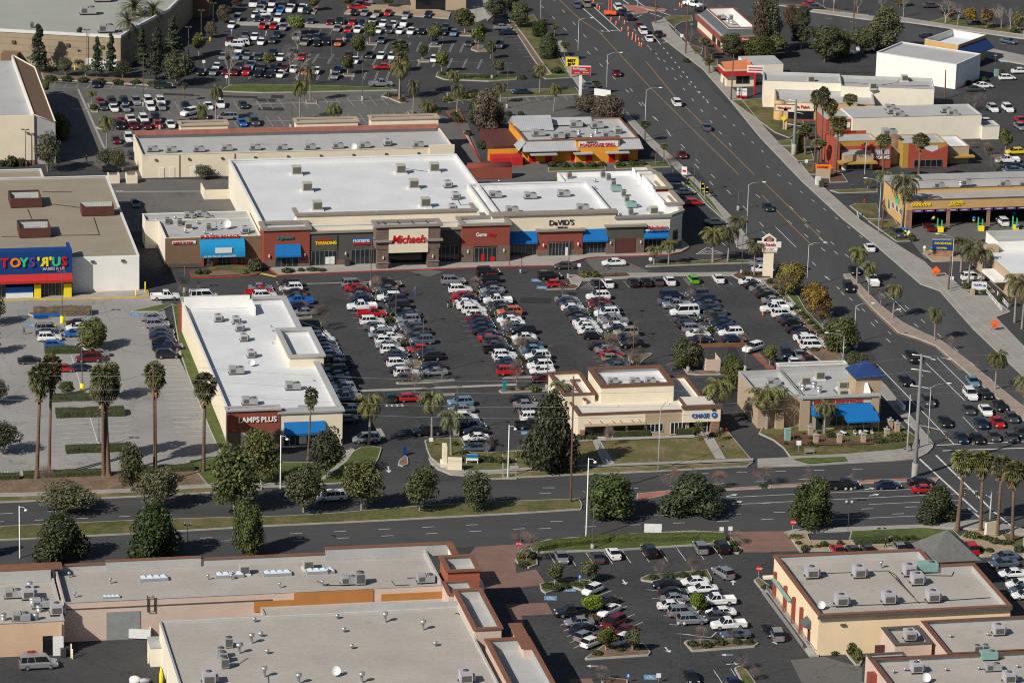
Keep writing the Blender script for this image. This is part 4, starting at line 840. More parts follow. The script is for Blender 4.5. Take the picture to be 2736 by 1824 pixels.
B.win(30.1,33.1,-110.21,.9,2.5,4,'glass_dark','metal_white'); B.win(34.5,37.3,-110.21,.3,2.6,4,'glass_dark','metal_white'); B.win(39.3,41.3,-109.9,.1,2.6,2,'glass_dark','metal_white')
B.bxs('column',[(17.9,18.7,-110.6,-110.01,0,1.8),(22.6,23.1,-110.5,-110.01,0,1.5),(26.2,26.6,-110.5,-110.01,0,1.5),(41.8,43.3,-110.9,-109.5,0,2.6)],'stone_rust')
# pancake house
B = Bd('pancake_house', 'tan pancake restaurant with blue pyramid tower roof and long blue patio awning', 'restaurant', PF, 58.7, -110.6)
B.vol(59.0,72.4,-110.5,-92,6.0,'stucco_tan','roof_gray','coping_grey',par=1.0,cw=.35,ch=.2); B.vol(51.2,58.98,-108,-93.4,6.0,'stucco_tan','roof_gray','coping_grey',par=1.2,cw=.35,ch=.2)
B.vol(59.2,72.2,-91.98,-90.2,6.3,'stucco_tan','roof_gray','coping_white',par=1.5,cw=.3)
B.bxs('column',[(58.2,60.0,-110.9,-110.51,0,5.9),(71.5,72.9,-110.9,-110.51,0,5.9)],'stucco_tan'); B.bx('coping',58.0,73.0,-111.1,-110.2,6.22,6.6,'coping_grey')
B.bx('sign_panel',60.5,71.4,-110.6,-110.52,5.0,5.9,'stucco_peach'); B.txt('INTERNATIONAL HOUSE OF PANCAKES',60.7,-110.66,5.15,.52,'red_gloss',bold=.02,sx=.72)
B.awn('awning',60.2,71.6,-110.51,3.3,4.9,2.0,'awning_blue'); B.awn('awning',66.0,72.0,-112.3,2.6,4.0,2.4,'awning_blue',val=.3); B.bxs('post',[(66.1,66.2,-114.7,-114.6,0,2.7),(69.0,69.1,-114.7,-114.6,0,2.7),(71.8,71.9,-114.7,-114.6,0,2.7)],'metal_bronze')
B.win(61.3,62.6,-110.51,0,2.4,1); B.win(64.0,71.0,-110.51,.8,2.6,6)
B.vol(69.3,74.2,-107.6,-102.6,9.0,'stucco_tan','roof_gray','stucco_tan',par=.3,z0=0,cop=False)
b = MB(); e = .5; x0,x1,y0,y1 = 69.3-e-B.ou,74.2+e-B.ou,-107.6-e-B.ov,-102.6+e-B.ov; b.add([(x0,y0,9.0),(x1,y0,9.0),(x1,y1,9.0),(x0,y1,9.0),((x0+x1)/2,(y0+y1)/2,11.3),(x0,y0,8.8),(x1,y0,8.8),(x1,y1,8.8),(x0,y1,8.8)],[(0,1,4),(1,2,4),(2,3,4),(3,0,4),(5,6,1,0),(6,7,2,1),(7,8,3,2),(8,5,0,3)]); B.put(b,'tower_roof',M['metal_blue'])
b = MB(); x = 69.9-B.ou; b.add([(x,-110.2-B.ov,5.1),(x+2.2,-110.2-B.ov,5.1),(x+1.1,-107.7-B.ov,7.8),(x+1.6,-107.7-B.ov,7.8)],[(0,1,3,2)]); b.add([(x,-110.2-B.ov,5.05),(x+1.1,-107.7-B.ov,7.8),(x+1.1,-107.7-B.ov,5.05)],[(0,1,2)]); B.put(b,'brace_wall',M['stucco_white'])
B.bx('hood',60.0,61.6,-110.2,-109.2,5.02,6.4,'galv')
# butter coloured store, lower right
B = Bd('corner_store', 'butter yellow store with rust cornice and grey hipped tower roof at its back corner', 'store', PF, 32, -216.3)
LP_ = [(32,-216.3),(62.8,-216.3),(62.8,-197.5),(56.2,-197.5),(56.2,-190),(32,-190)]
B.poly('wall',LP_,0,5.5,'stucco_butter','roof_tan'); ring(B,LP_,5.5,6.6,.3,'stucco_butter','wall'); ring(B,[(32.31,-215.99),(62.49,-215.99),(62.49,-197.81),(55.89,-197.81),(55.89,-190.31),(32.31,-190.31)],5.51,6.59,.05,'parapet_liner','parapet'); ring(B,LP_,6.602,6.75,.7,'coping_rust','coping',.2)
B.bx('coping',31.7,62.9,-216.85,-216.62,6.2,6.6,'coping_dark')
B.vol(57.4,64.9,-192.2,-184.6,5.4,'stucco_peach','roof_gray','coping_rust',par=.3,cop=False)
b = MB(); x0,x1,y0,y1 = 56.7-B.ou,65.6-B.ou,-193-B.ov,-183.8-B.ov; b.add([(x0,y0,5.4),(x1,y0,5.4),(x1,y1,5.4),(x0,y1,5.4),((x0+x1)/2,(y0+y1)/2,9.2)],[(0,1,4),(1,2,4),(2,3,4),(3,0,4)]); B.put(b,'tower_roof',M['roof_shingle'])
for v in (-208,-203.5,-198.5,-192.2): B.bx('pilaster',31.5,31.99,v,v+.7,0,4.6,'stucco_red')
B.bxs('trellis',[(30.9,31.4,-203,-193,3.7,3.85),(30.9,31.4,-203,-193,3.95,4.05)],'metal_teal'); B.bx('trellis',29.9,32.0,-192,-191.2,3.5,3.9,'stucco_cream')
b = MB(); x=32-B.ou; y=-212.5-B.ov; b.add([(x,y,4.2),(x,y+2.6,4.2),(x-1.2,y+2.6,3.2),(x-1.2,y,3.2),(x,y,3.0),(x,y+2.6,3.0)],[(0,1,2,3),(0,3,4),(1,5,2)]); B.put(b,'awning',M['shingle_dark'])
B.bx('door',31.9,31.99,-212.3,-211,0,2.4,'screen_brown'); B.bx('wall_lamp',35.5,36.3,-216.6,-216.31,4.8,5.1,'metal_bronze'); B.bx('railing',30.3,30.36,-214,-190,.5,1.2,'metal_grey')
B = Bd('neighbour_store', 'pink stucco store block with dark rust parapets at the bottom right corner', 'store', PF, 35.6, -246)
B.vol(35.6,75,-246,-231.7,5.4,'stucco_pink','roof_tan','coping_brown',par=.9,cw=.8,ch=.12,out=.1); B.vol(48.0,75,-231.69,-217.8,5.4,'stucco_pink','roof_tan','coping_brown',par=.9,cw=.7,ch=.12,out=.1)
B.vol(41.5,47.3,-225.6,-218.4,4.9,'stucco_pink','roof_tan','coping_dark',par=.7,cw=.8,ch=.12,out=.15); B.vol(35.6,41.4,-231.69,-229.8,5.4,'stucco_pink','roof_tan','coping_dark',par=.5,cw=.5,ch=.12)
B.bx('trellis',33.2,33.8,-244,-236,3.3,3.5,'metal_teal'); B.bx('pilaster',34.4,35.59,-236,-234.6,0,4.6,'stucco_red'); B.bx('door',39.9,41.4,-220.6,-220.5,0,3.0,'screen_brown')
# the two big pink-grey blocks, lower left
def q_(t,x,y,z): return PF.uv(t,x,y,z)
B = Bd('retail_block', 'wide pink walled retail block with pale roof, rust cornice and orange back wall', 'store', PF, -30, -200)
a = q_('d1',575,850,6.4); b1 = q_('d2',1750,680,6.4); bk = q_('d1',840,500,6.4); bkr = q_('d2',1750,325,6.4)
U0_,U1_,V0_,V1_ = a[0], q_('d2',1700,700,6.4)[0], a[1], bk[1]
B.vol(U0_,U1_,V0_,V1_,6.4,'stucco_pink','roof_tan','coping_grey',par=1.0,cw=.3,ch=.06); B.bx('coping',U0_,U1_,V1_-.5,V1_+.15,6.462,6.6,'coping_rust')
e1 = q_('d2',640,380,7.2); e2 = q_('d2',1760,322,7.2)
B.bx('wall',e1[0],e2[0],V1_-.6,V1_-.25,5.42,7.3,'roof_gray'); B.bx('coping',e1[0]-.1,e2[0]+.3,V1_-.7,V1_+.2,7.302,7.45,'coping_rust'); B.bx('wall',e2[0]-.4,e2[0],V1_-5.5,V1_-.62,5.42,7.3,'stucco_white'); B.bx('coping',e2[0]-.8,e2[0]+.3,V1_-5.7,V1_-.72,7.31,7.46,'coping_rust')
B.bx('wall',U0_+8,U0_+23,V1_-.6,V1_-.25,5.42,6.9,'roof_gray'); B.bx('coping',U0_+8,U0_+23,V1_-.7,V1_+.1,6.902,7.0,'coping_rust')
t1 = q_('d2',1665,440,8.0); t2 = q_('d2',2020,560,8.0); B.vol(t1[0],t2[0],t2[1],t1[1],8.0,'stucco_terracotta','roof_gray','coping_rust',par=1.4,cw=.8,ch=.25,out=.3)
o1 = q_('d2',340,720,6.4); o2 = q_('d2',1050,690,6.4); o3 = q_('d2',1750,690,6.0)
B.bx('wall',o1[0],o2[0],V0_-.16,V0_-.005,3.5,6.3,'stucco_amber'); B.bx('wall',o2[0]+1.3,U1_,V0_-.16,V0_-.005,3.5,5.4,'stucco_amber'); B.bx('wall',o1[0]-6.2,o1[0]-.02,V0_-.16,V0_-.005,3.5,5.2,'stucco_amber')
g1 = q_('d1',940,1130,0); B.bx('roll_door',g1[0],g1[0]+5.2,V0_-.1,V0_-.005,0,4.6,'metal_grey'); B.bx('beam',U0_,U0_+32,V0_-.12,V0_-.005,5.3,5.42,'coping_dark')
# middle link roof
m1 = q_('d1',1440,990,4.8); m2 = q_('d2',1790,730,6.0)
B.vol(o1[0]-5.2,U1_+.6,V0_-13,V0_-.18,4.2,'stucco_pink','roof_tan','coping_grey',par=.25,cw=.2,ch=.05)
B2 = Bd('retail_block', 'wide plain roofed block with white satellite dish, nearest to the bottom edge', 'store', PF, -15, -250)
W0 = q_('d1',1430,1010,6.2)[0]; VV = q_('d1',1430,1010,6.2)[1]; W1 = q_('d2',2000,1210,6.2)[0]
B2.vol(W0,W1,VV-48,VV,6.2,'stucco_pale','roof_tan','coping_grey',par=.3,cw=.3,ch=.08); 
c1 = q_('d2',1790,740,7.6); c2 = q_('d2',2210,1080,7.6); B2.vol(c1[0],c2[0]+.1,c2[1],c1[1],7.6,'stucco_pink','roof_gray','coping_rust',par=1.5,cw=.7,ch=.25,out=.25)
c3 = q_('d2',1880,635,6.9); c4 = q_('d2',1965,730,6.9); B2.vol(U1_-.2,c4[0],c1[1]+.1,V0_-.2,6.9,'stucco_pink','roof_gray','coping_rust',par=1.2,cw=.6,ch=.2,out=.2)
c5 = q_('d2',2075,1185,7.0); c6 = q_('d2',2350,1380,7.0); B2.vol(c5[0],c5[0]+6.5,c5[1]-20,c5[1],7.0,'stucco_pink','roof_gray','coping_rust',par=1.6,cw=.7,ch=.25,out=.25)
B2.bx('wall',c5[0]+5,c5[0]+6.3,c5[1]-4,c5[1]+5.5,0,7.0,'stucco_pink'); B2.bx('coping',c5[0]+4.6,c5[0]+6.6,c5[1]-4.2,c5[1]+5.8,7.02,7.3,'coping_rust')
B2.bx('wall',q_('d2',775,930,5)[0],q_('d2',1785,880,5)[0],VV+.02,VV+.3,4.0,7.0,'roof_gray')
B3 = Bd('retail_block', 'small peach walled wing with cluttered roof and open white door beside parked van', 'store', PF, -50, -200)
d1_ = q_('d1',575,1020,5.2); d2_ = q_('d1',500,500,6.8)
B3.vol(d1_[0]-34,d1_[0],d1_[1],V1_-.3,5.4,'stucco_peach','roof_tan','coping_grey',par=.4,cw=.35,ch=.1); B3.bx('wall',d1_[0]-34,d1_[0]-.4,V1_-3.2,V1_-2.8,5.02,6.9,'roof_gray'); B3.bx('coping',d1_[0]-34,d1_[0]+1.5,V1_-3.0,V1_-.2,6.92,7.1,'coping_rust')
dr = q_('d1',380,1300,0); B3.bx('void',dr[0],dr[0]+1.5,d1_[1]-.05,d1_[1]-.005,0,3.1,'glass_dark'); b = MB(); x = dr[0]+1.5-B3.ou; y = d1_[1]-B3.ov; b.box(x,x+1.6,y-.5,y-.42,0,3.1); B3.put(b,'door',M['white_gloss'])
B3.bx('wall',d1_[0]-22,d1_[0]-16.5,d1_[1]-12,d1_[1]-.02,0,5.2,'stucco_peach'); B3.bx('pipe',d1_[0]-.6,d1_[0]-.4,d1_[1]-.25,d1_[1]-.02,0,5,'stucco_pink')
# warehouse with purple edged gable, left edge
B = Bd('warehouse', 'tall cream walled warehouse with sloping brown parapet face on the left edge', 'store', PF, -86, 80)
h_ = 11.2; c = q_('a1',305,1035,h_); k = q_('a1',125,500,h_); kk = q_('a1',470,1028,9.4); top = q_('a1',345,700,9.4)
B.poly('wall',[(c[0]-30,c[1]),(c[0],c[1]),(c[0],k[1]),(c[0]-30,k[1])],0,h_-1.2,'stucco_cream','roof_gray')
B.bx('parapet',c[0]-30,c[0],c[1]-.15,c[1]+.3,0,h_,'stucco_cream'); B.bx('parapet',c[0]-.3,c[0],c[1]+.31,k[1],h_-1.19,h_,'coping_white')
b = MB(); x0 = c[0]-B.ou; x1 = kk[0]-B.ou; y0 = c[1]+.3-B.ov; ym = (top[1]+10)-B.ov; y1 = k[1]-B.ov
b.add([(x0,y0,h_),(x1,y0,9.4),(x1,ym,9.4),(x0,y1,h_)],[(0,1,2,3)]); b.add([(x0,y0,0),(x1,y0,0),(x1,y0,9.4),(x0,y0,h_)],[(0,1,2,3)],1); b.add([(x1,y0,0),(x1,ym,0),(x1,ym,9.4),(x1,y0,9.4)],[(0,1,2,3)],1); b.add([(x1,ym,0),(x0,y1,0),(x0,y1,h_),(x1,ym,9.4)],[(0,1,2,3)],1); B.put(b,'parapet',[M['stucco_brown'],M['stucco_grey']])
b = MB(); b.tube([(x1,y0,9.45),(x1,ym,9.45),(x0,y1,h_+.05)],.22,5); b.tube([(x0,y0,h_+.02),(x0,y1,h_+.02)],.18,5); b.tube([(x0,y0,h_+.02),(x1,y0,9.45)],.18,5); B.put(b,'coping',M['stucco_cream'])
B.bx('wall',c[0]-30,c[0]+.02,c[1]-.25,c[1]-.16,0,1.1,'stucco_brown')
# electronics store upper left (turned slightly off the grid)
B = mk4('electronics_store', 'huge pale sage roofed store with banded tan block wall at the top left', 'store', 'a1', 8.6, (-20,262), (1082,322), (1082,322), math.radians(-7.0))
W = B.W; B.poly('wall',[(-60,0),(W,0),(W+1,9),(W+5,32),(W+5,140),(-60,140)],0,8.0,'block_tan','roof_sage')
ring(B,[(-60,-.1),(W+.1,-.1),(W+1.1,9.02),(W+5.1,32.1),(W+5.1,140),(-60,140)],8.0,8.7,.5,'coping_white','coping',.05)
B.bx('roll_door',W-8.6,W-4.9,-.1,-.005,0,2.6,'metal_white'); B.bx('roll_door',W-4.4,W-.8,-.1,-.005,0,2.7,'metal_white'); B.bx('sign',W-6.6,W-4.6,-.15,-.005,3.5,4.6,'teal_gloss'); B.bx('wall',W-29,W-25,-3,-.005,0,3.3,'stucco_brown'); B.bx('roll_door',W-22.5,W-19,-.1,-.005,0,2.6,'metal_grey')
for i in range(6): B.bx('bollard',W-24+i*2.6,W-23.75+i*2.6,-2.4,-2.15,0,1.1,'yellow_gloss')
for u in (-13.5,-27,-34,-5): B.bx('wall_lamp',W+u,W+u+.9,-.4,-.005,5.3,6.0,'metal_bronze')
B.bx('wall',W+5.1,W+9,62,66,0,9.5,'stucco_brown')
# roadhouse grill
B = mk4('grill_restaurant', 'orange yellow grill restaurant with grey metal mansard roofs and red doors', 'restaurant', 'a3', 5.0, (150,1268), (1165,1248), (990,1060), AZ)
W, D = B.W, B.D; B.vol(0,W,0,D,5.0,'stucco_orange','roof_gray','coping_rust',par=.9,cw=.4,ch=.2)
def shed(bd, u0,u1,v0,dz0,dz1,dep,m='metal_roof'):
    b = MB(); a_,c_,f_ = u0-bd.ou,u1-bd.ou,v0-bd.ov; b.add([(a_,f_,dz1),(c_,f_,dz1),(c_+.6,f_-dep,dz0),(a_-.6,f_-dep,dz0),(a_-.6,f_-dep,dz0-.2),(c_+.6,f_-dep,dz0-.2),(a_,f_,dz0-.2),(c_,f_,dz0-.2)],[(3,2,1,0),(4,5,2,3),(0,6,4,3),(1,2,5,7),(6,7,5,4)]); return bd.put(b,'metal_roof',M[m])
shed(B,-.5,11.2,-.02,3.2,4.9,2.0); shed(B,21.3,W+.2,-.02,3.2,5.0,2.0); B.bx('wall',11.3,21.2,-1.6,-.005,0,5.3,'stucco_orange'); B.bx('coping',11.0,21.5,-1.8,.2,5.302,5.55,'coping_rust')
B.bx('sign_panel',11.8,20.9,-1.72,-1.61,3.8,5.1,'metal_white'); B.txt('ROADHOUSE GRILL',12.0,-1.76,3.95,.68,'red_gloss',bold=.04,sx=1.0); B.txt('ORIGINAL',13.5,-1.76,4.75,.3,'black_gloss',bold=.06,sx=1.4)
for u in (.8,4.6,10.6,13.5,18.8,22.2): B.bx('door',u,u+1.5,-1.7 if 11.3<u<21 else -.1,-.008 if not 11.3<u<21 else -1.61,0,2.0,'red_gloss')
for u0,u1 in ((.7,6.7),(10.6,14.9),(18,23.3)): B.bx('canopy',u0,u1,-3.0,-1.62 if u0>8 else -.1,2.35,2.6,'roof_gray')
b = MB(); g_ = [(2.5,D-8,4.2),(2.5,D-3,6.6),(2.5,D+2,4.2)]; x0,x1=.5,8
b.add([(0,D-7,4.3),(9,D-7,4.3),(0,D-3,6.9),(9,D-3,6.9),(0,D+1,4.3),(9,D+1,4.3)],[(0,1,3,2),(2,3,5,4),(0,2,4),(1,5,3)]); B.put(b,'gable_roof',M['metal_roof'])
b = MB(); b.add([(9,D-3,4.4),(W-7,D-3,4.4),(9,D-1.2,5.8),(W-7,D-1.2,5.8),(9,D+.6,4.6),(W-7,D+.6,4.6)],[(0,1,3,2),(2,3,5,4)]); B.put(b,'metal_roof',M['metal_roof'])
b = MB(); b.add([(W+.1,-.5,4.9),(W+.1,D,4.9),(W+1.8,D+.6,3.2),(W+1.8,-1.0,3.2)],[(3,2,1,0)]); B.put(b,'metal_roof',M['metal_roof']); b = MB(); b.add([(-.1,-.5,4.9),(-.1,4,4.9),(-1.9,4,3.2),(-1.9,-1.6,3.2)],[(0,1,2,3)]); B.put(b,'metal_roof',M['metal_roof'])
B.bx('wall',-6.5,-.1,4.2,D+1,0,3.0,'screen_brown'); B.bx('wall',-7.6,-3.4,-1.4,2.6,0,1.6,'fascia_red'); B.bx('wall',-8.0,-1.2,2.61,3.0,0,2.6,'stucco_orange'); B.bx('wall',-3.4,-1.0,-2.2,1.2,0,1.9,'fascia_red')
# diner with red fascia & mansard
B = mk4('diner', 'diner with brick red fascia band and dark mansard around its sunken roof', 'restaurant', 'a3', 4.4, (1900,335), (2310,330), (1665,125), AZ)
W, D = B.W, B.D; B.vol(0.8,W-.8,.8,D,3.2,'stucco_cream','roof_gray','coping_white',par=.2,cop=False); B.bxs('fascia',[(0,W,0,.3,3.1,4.4),(0,.3,.31,D,3.1,4.4),(W-.3,W,.31,D,3.1,4.4)],'fascia_brick')
B.bxs('ledge',[(.31,W-.31,.31,2.0,4.2,4.3),(.31,2.0,2.01,D,4.2,4.3)],'roof_gray')
b = MB(); x0,x1,y0,y1 = 1.2,W-.6,1.2,D-.2; i_=1.5; b.add([(x0,y0,4.3),(x1,y0,4.3),(x1,y1,4.3),(x0,y1,4.3),(x0+i_,y0+i_,6.0),(x1-i_,y0+i_,6.0),(x1-i_,y1-i_,6.0),(x0+i_,y1-i_,6.0)],[(0,1,5,4),(1,2,6,5),(2,3,7,6),(3,0,4,7)]); B.put(b,'mansard',M['shingle_dark'])
ring(B,[(x0+i_-.1,y0+i_-.1),(x1-i_+.1,y0+i_-.1),(x1-i_+.1,y1-i_+.1),(x0+i_-.1,y1-i_+.1)],3.3,6.1,.3,'stucco_white','parapet'); ring(B,[(x0+i_-.15,y0+i_-.15),(x1-i_+.15,y0+i_-.15),(x1-i_+.15,y1-i_+.15),(x0+i_-.15,y1-i_+.15)],6.102,6.25,.4,'fascia_brick','coping')
B.txt("Denny's",5.6,-.1,3.5,.5,'white_gloss',bold=.05); B.bxs('wall',[(.7,.79,1,D,0,.9),(.8,W,.7,.79,0,.9)],'fascia_brick')
for i in range(3): B.win(2.5+i*6,5.5+i*6,.8+i*0,1.0,2.8,2,'glass_dark','metal_bronze',face='l') if 0 else B.win(1.5+i*2.6,3.5+i*2.6,.79,1.0,2.8,2,'glass_dark','metal_bronze')
B.win(3.0,6.0,.78,1.0,2.8,2,'glass_dark','metal_bronze','l'); B.win(8.0,11.0,.78,1.0,2.8,2,'glass_dark','metal_bronze','l')
# small fast food with orange tile roof
B = mk4('burger_stand', 'small burger stand with bright red fascia and orange tile roof', 'restaurant', 'a3', 3.9, (1930,650), (2225,645), (1870,545), AZ)
W = B.W; B.vol(.9,W-.4,.9,6.5,3.0,'stucco_cream','roof_gray','coping_white',cop=False,par=.2); B.bxs('fascia',[(0,W,0,.25,2.9,4.1),(0,.25,.251,6.3,2.9,4.1),(W-.25,W,.251,5,2.9,4.1)],'fascia_red'); B.bxs('fascia',[(0,W,.0,.5,4.102,4.4),(0,.5,.51,6.3,4.102,4.4)],'stucco_peach')
b = MB(); b.add([(.6,.6,4.2),(W-.4,.6,4.2),(W-1,6.6,5.4),(.8,6.6,4.9)],[(0,1,2,3)]); b.add([(W-1.0,6.6,5.4),(W-.4,.6,4.2),(W-.4,.6,4.5),(W-1,6.6,5.9)],[(0,1,2,3)]); B.put(b,'tile_roof',M['clay_orange']); B.win(3.3,6.6,.89,.8,2.7,2,'glass_dark'); B.bx('wall',W-1,W+8,5.0,14,0,4.4,'stucco_pale'); B.bx('roof',W-1,W+8,5.0,14,4.41,4.5,'roof_gray')
# paint store
B = mk4('paint_store', 'long cream paint store with flat grey roof and curved tan entrance on lawn', 'store', 'a4', 6.5, (18,740), (1562,850), (1550,700), math.radians(-1.8))
W, D = B.W, B.D; s_ = B.fr.uv('a4',712,765,6.5)[0]; 
B.vol(0,s_,1.6,D,6.6,'stucco_pale','roof_gray','coping_grey',par=.6,cw=.25,ch=.08); B.vol(s_+.02,W,0,D,6.3,'stucco_pale','roof_gray','coping_grey',par=.6,cw=.25,ch=.08)
ll = B.fr.uv('a4',125,905,4.6); B.vol(ll[0],s_+7.5,ll[1],1.58,4.5,'stucco_gold','roof_gray','coping_grey',par=.8,cw=.25,ch=.08)
b = MB(); cx,cy = ll[0]+.6, ll[1]-.4; b.tube([(cx+.3,cy+.8,0),(cx+.3,cy+.8,4.5)],1.3,14); B.put(b,'column',M['stucco_gold'])
B.bx('void',ll[0]+3,ll[0]+9,ll[1]-.05,ll[1]-.005,.4,2.2,'glass_dark'); B.bx('sign_panel',ll[0]+2.8,ll[0]+9,ll[1]-.35,ll[1]-.1,2.5,4.2,'stucco_cream'); B.txt('Vista Paint',ll[0]+3.6,ll[1]-.4,3.1,.75,'fascia_red',bold=.04); B.bx('wall',ll[0]+2.5,ll[0]+9.5,ll[1]-.3,ll[1]-.06,0,.4,'fascia_brick')
# white block beyond
B = mk4('white_building', 'plain white block building with stained lower wall standing askew to the road', 'building', 'a4', 6.2, (1030,470), (1745,580), (1990,490), None)
W, D = B.W, B.D; fr_ = B.fr; B.vol(0,W,0,D,6.2,'stucco_white','roof_gray','coping_white',par=.35,cw=.3,ch=.08)
B = mk4('blue_roofed_shop', 'small shop with blue metal awning roof and brown parapet beside white building', 'store', 'a4', 5.6, (1760,430), (2120,400), (1530,385), math.radians(56))
B.vol(0,14.5,0,9.5,6.3,'stucco_gold','roof_white','coping_white',par=1.6,cw=.25,ch=.08); shed(B,-.2,14.6,-.02,3.4,5.6,2.3,'metal_blue'); B.win(9,12,-.01,.6,2.8,3,'glass_dark')
# long cream wall building
B = mk4('cream_building', 'long cream walled building with pale flat roof behind the vermilion restaurant', 'building', 'a4', 5.6, (815,1062), (1978,1040), (1815,940), AZ)
W, D = B.W, B.D; B.vol(0,W,0,D,5.7,'stucco_pale','roof_gray','coping_grey',par=.25,cw=.25,ch=.08); B.vol(W+.02,W+4.2,-1,4,3.2,'stucco_pale','roof_gray','coping_grey',par=.3,cw=.2,ch=.08); B.bx('wall',-6,-.02,1,D-1,0,5.2,'stucco_vermilion'); B.bx('roof',-6,-.02,1,D-1,5.21,5.3,'roof_gray'); B.bx('sign_panel',-3.6,-.3,.8,.98,3.2,4.4,'metal_white')
# vermilion restaurant
B = mk4('vermilion_restaurant', 'vermilion and ochre restaurant with zigzag parapets and three tall palms in front', 'restaurant', 'a4', 5.6, (665,1270), (1725,1330), (1640,1240), AZ)
W = B.fr.uv('a4',1725,1330,5.6)[0]; q1 = B.fr.uv('a4',1030,1250,5.6); q2 = B.fr.uv('a4',600,1180,6.2)
B.vol(0,q1[0],0,6.2,5.6,'stucco_ochre','roof_gray','stucco_ochre',par=.4,cw=.3,ch=.06); B.bx('wall',-1.2,-.02,-3.4,6.2,0,6.2,'stucco_vermilion'); B.bx('wall',-1.2,q1[0]-1,6.22,6.6,0,6.3,'stucco_vermilion'); B.bx('wall',-.01,q1[0]-2,-.3,-.005,0,4.5,'stucco_vermilion')
B.bx('wall',.6,7.6,-4.4,-.31,1.9,3.6,'stucco_tan'); B.bx('roof',.9,7.3,-4.1,-.31,3.61,3.65,'roof_gray'); B.bxs('canopy',[(-.6,8.2,-6.0,-4.3,1.75,2.1),(-.6,.55,-4.29,0,1.75,2.1)],'stucco_ochre'); B.win(1.4,6.8,-4.3,.2,1.7,4,'glass_store'); B.bx('wall',.7,7.5,-4.28,-.4,0,1.74,'stucco_pale')
B.bx('wall',7.7,12.0,-3.2,1.5,0,5.2,'stucco_vermilion'); B.txt('NORMS',8.0,-3.3,2.1,.8,'white_gloss',bold=.04); B.win(8.2,11.6,-3.21,3.1,4.4,8,'skylight','metal_grey')
B.vol(12.02,18.7,-.6,8,3.6,'stucco_tan','roof_white','stucco_tan',par=.5,cw=.3,ch=.06); b = MB(); b.tube([(14.2,1.5,3),(14.2,1.5,6.0)],1.5,14); b.tube([(14.2,1.5,6.0),(14.2,1.5,6.5)],[1.55,.5],14); B.put(b,'roof_drum',M['stucco_brown'])
e0 = W-9.2; b = MB(); zz=[(e0,5.9),(e0+.1,5.9),(W-3.6,3.3),(W,5.2)]
b.add([(e0,-4.0,0),(W,-4.0,0),(W,-4.0,5.2),(W-3.6,-4.0,3.6),(e0,-4.0,5.9)],[(0,1,2,3,4)]); b.add([(e0,-3.7,0),(W,-3.7,0),(W,-3.7,5.2),(W-3.6,-3.7,3.6),(e0,-3.7,5.9)],[(4,3,2,1,0)]); b.add([(e0,-4.0,5.9),(W-3.6,-4.0,3.6),(W,-4.0,5.2),(e0,-3.7,5.9),(W-3.6,-3.7,3.6),(W,-3.7,5.2),(W,-4,0),(W,-3.7,0),(e0,-4,0),(e0,-3.7,0)],[(0,1,4,3),(1,2,5,4),(2,6,7,5),(0,3,9,8)]); B.put(b,'wall',M['stucco_vermilion'])
B.vol(e0-1.2,W-.2,-3.6,4.4,5.6,'stucco_ochre','roof_gray','stucco_ochre',par=.4,cw=.3,ch=.06); B.bx('window',W-6,W-2.2,-3.68,-3.62,3.6,5,'skylight'); B.win(e0+1.4,W-1.2,-4.02,.2,1.9,5,'glass_dark','frame_grey')
B.vol(W-.15,W+6,-1,8.5,4.0,'stucco_tan','roof_white','stucco_tan',par=.5,cw=.25,ch=.06); B.bx('canopy',W-.1,W+7,-2.6,-1.0,1.7,2.05,'stucco_ochre')
# tyre service centre
B = mk4('tyre_service_centre', 'gold walled tyre service centre with open work bays and purple banners', 'garage', 'b4', 6.1, (1300,292), (2350,240), (1320,55), math.radians(12.5))
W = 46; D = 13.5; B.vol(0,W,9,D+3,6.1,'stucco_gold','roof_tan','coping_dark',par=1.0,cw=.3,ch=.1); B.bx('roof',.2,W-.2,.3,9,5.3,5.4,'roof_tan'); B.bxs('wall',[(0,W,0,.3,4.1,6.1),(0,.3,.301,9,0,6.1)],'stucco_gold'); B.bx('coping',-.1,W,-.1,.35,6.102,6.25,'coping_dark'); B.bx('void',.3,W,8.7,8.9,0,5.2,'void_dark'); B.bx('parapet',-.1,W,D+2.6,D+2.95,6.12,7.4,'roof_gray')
for i in range(6): B.bx('column',i*9.0+(0 if i else 0),i*9.0+.75+(.5 if i==0 else 0),-.25,-.005,0,4.1,'stone_rust')
B.txt('GOODYEAR',1.0,-.1,4.9,.62,'yellow_gloss',bold=.08,shear=.2,sx=.95); B.txt('CERTIFIED',9.8,-.1,5.15,.6,'yellow_gloss',bold=.06,shear=.1,sx=.8); B.txt('AUTO SERVICE',9.4,-.1,4.75,.28,'yellow_gloss',bold=.05)
for i in range(10):
    for k in range(2): B.bx('banner',1.4+i*2.6+k*18*0,3.6+i*2.6,-.3,-.26,3.6+(i%2)*.04,4.1,'purple_gloss') if k==0 else None
B.bxs('banner_text',[(1.9+i*2.6,3.1+i*2.6,-.33,-.31,3.8,3.92) for i in range(10)],'metal_white')
for i in range(4): B.win(2.5+i*2.8,4.2+i*2.8,-.01,2.0 if i<3 else 1,3.4,2,'glass_store','metal_white','l')
B.bx('sign_panel',-.25,-.1,5,7.5,4.0,5.2,'leaf_mid' if 0 else 'green_gloss')
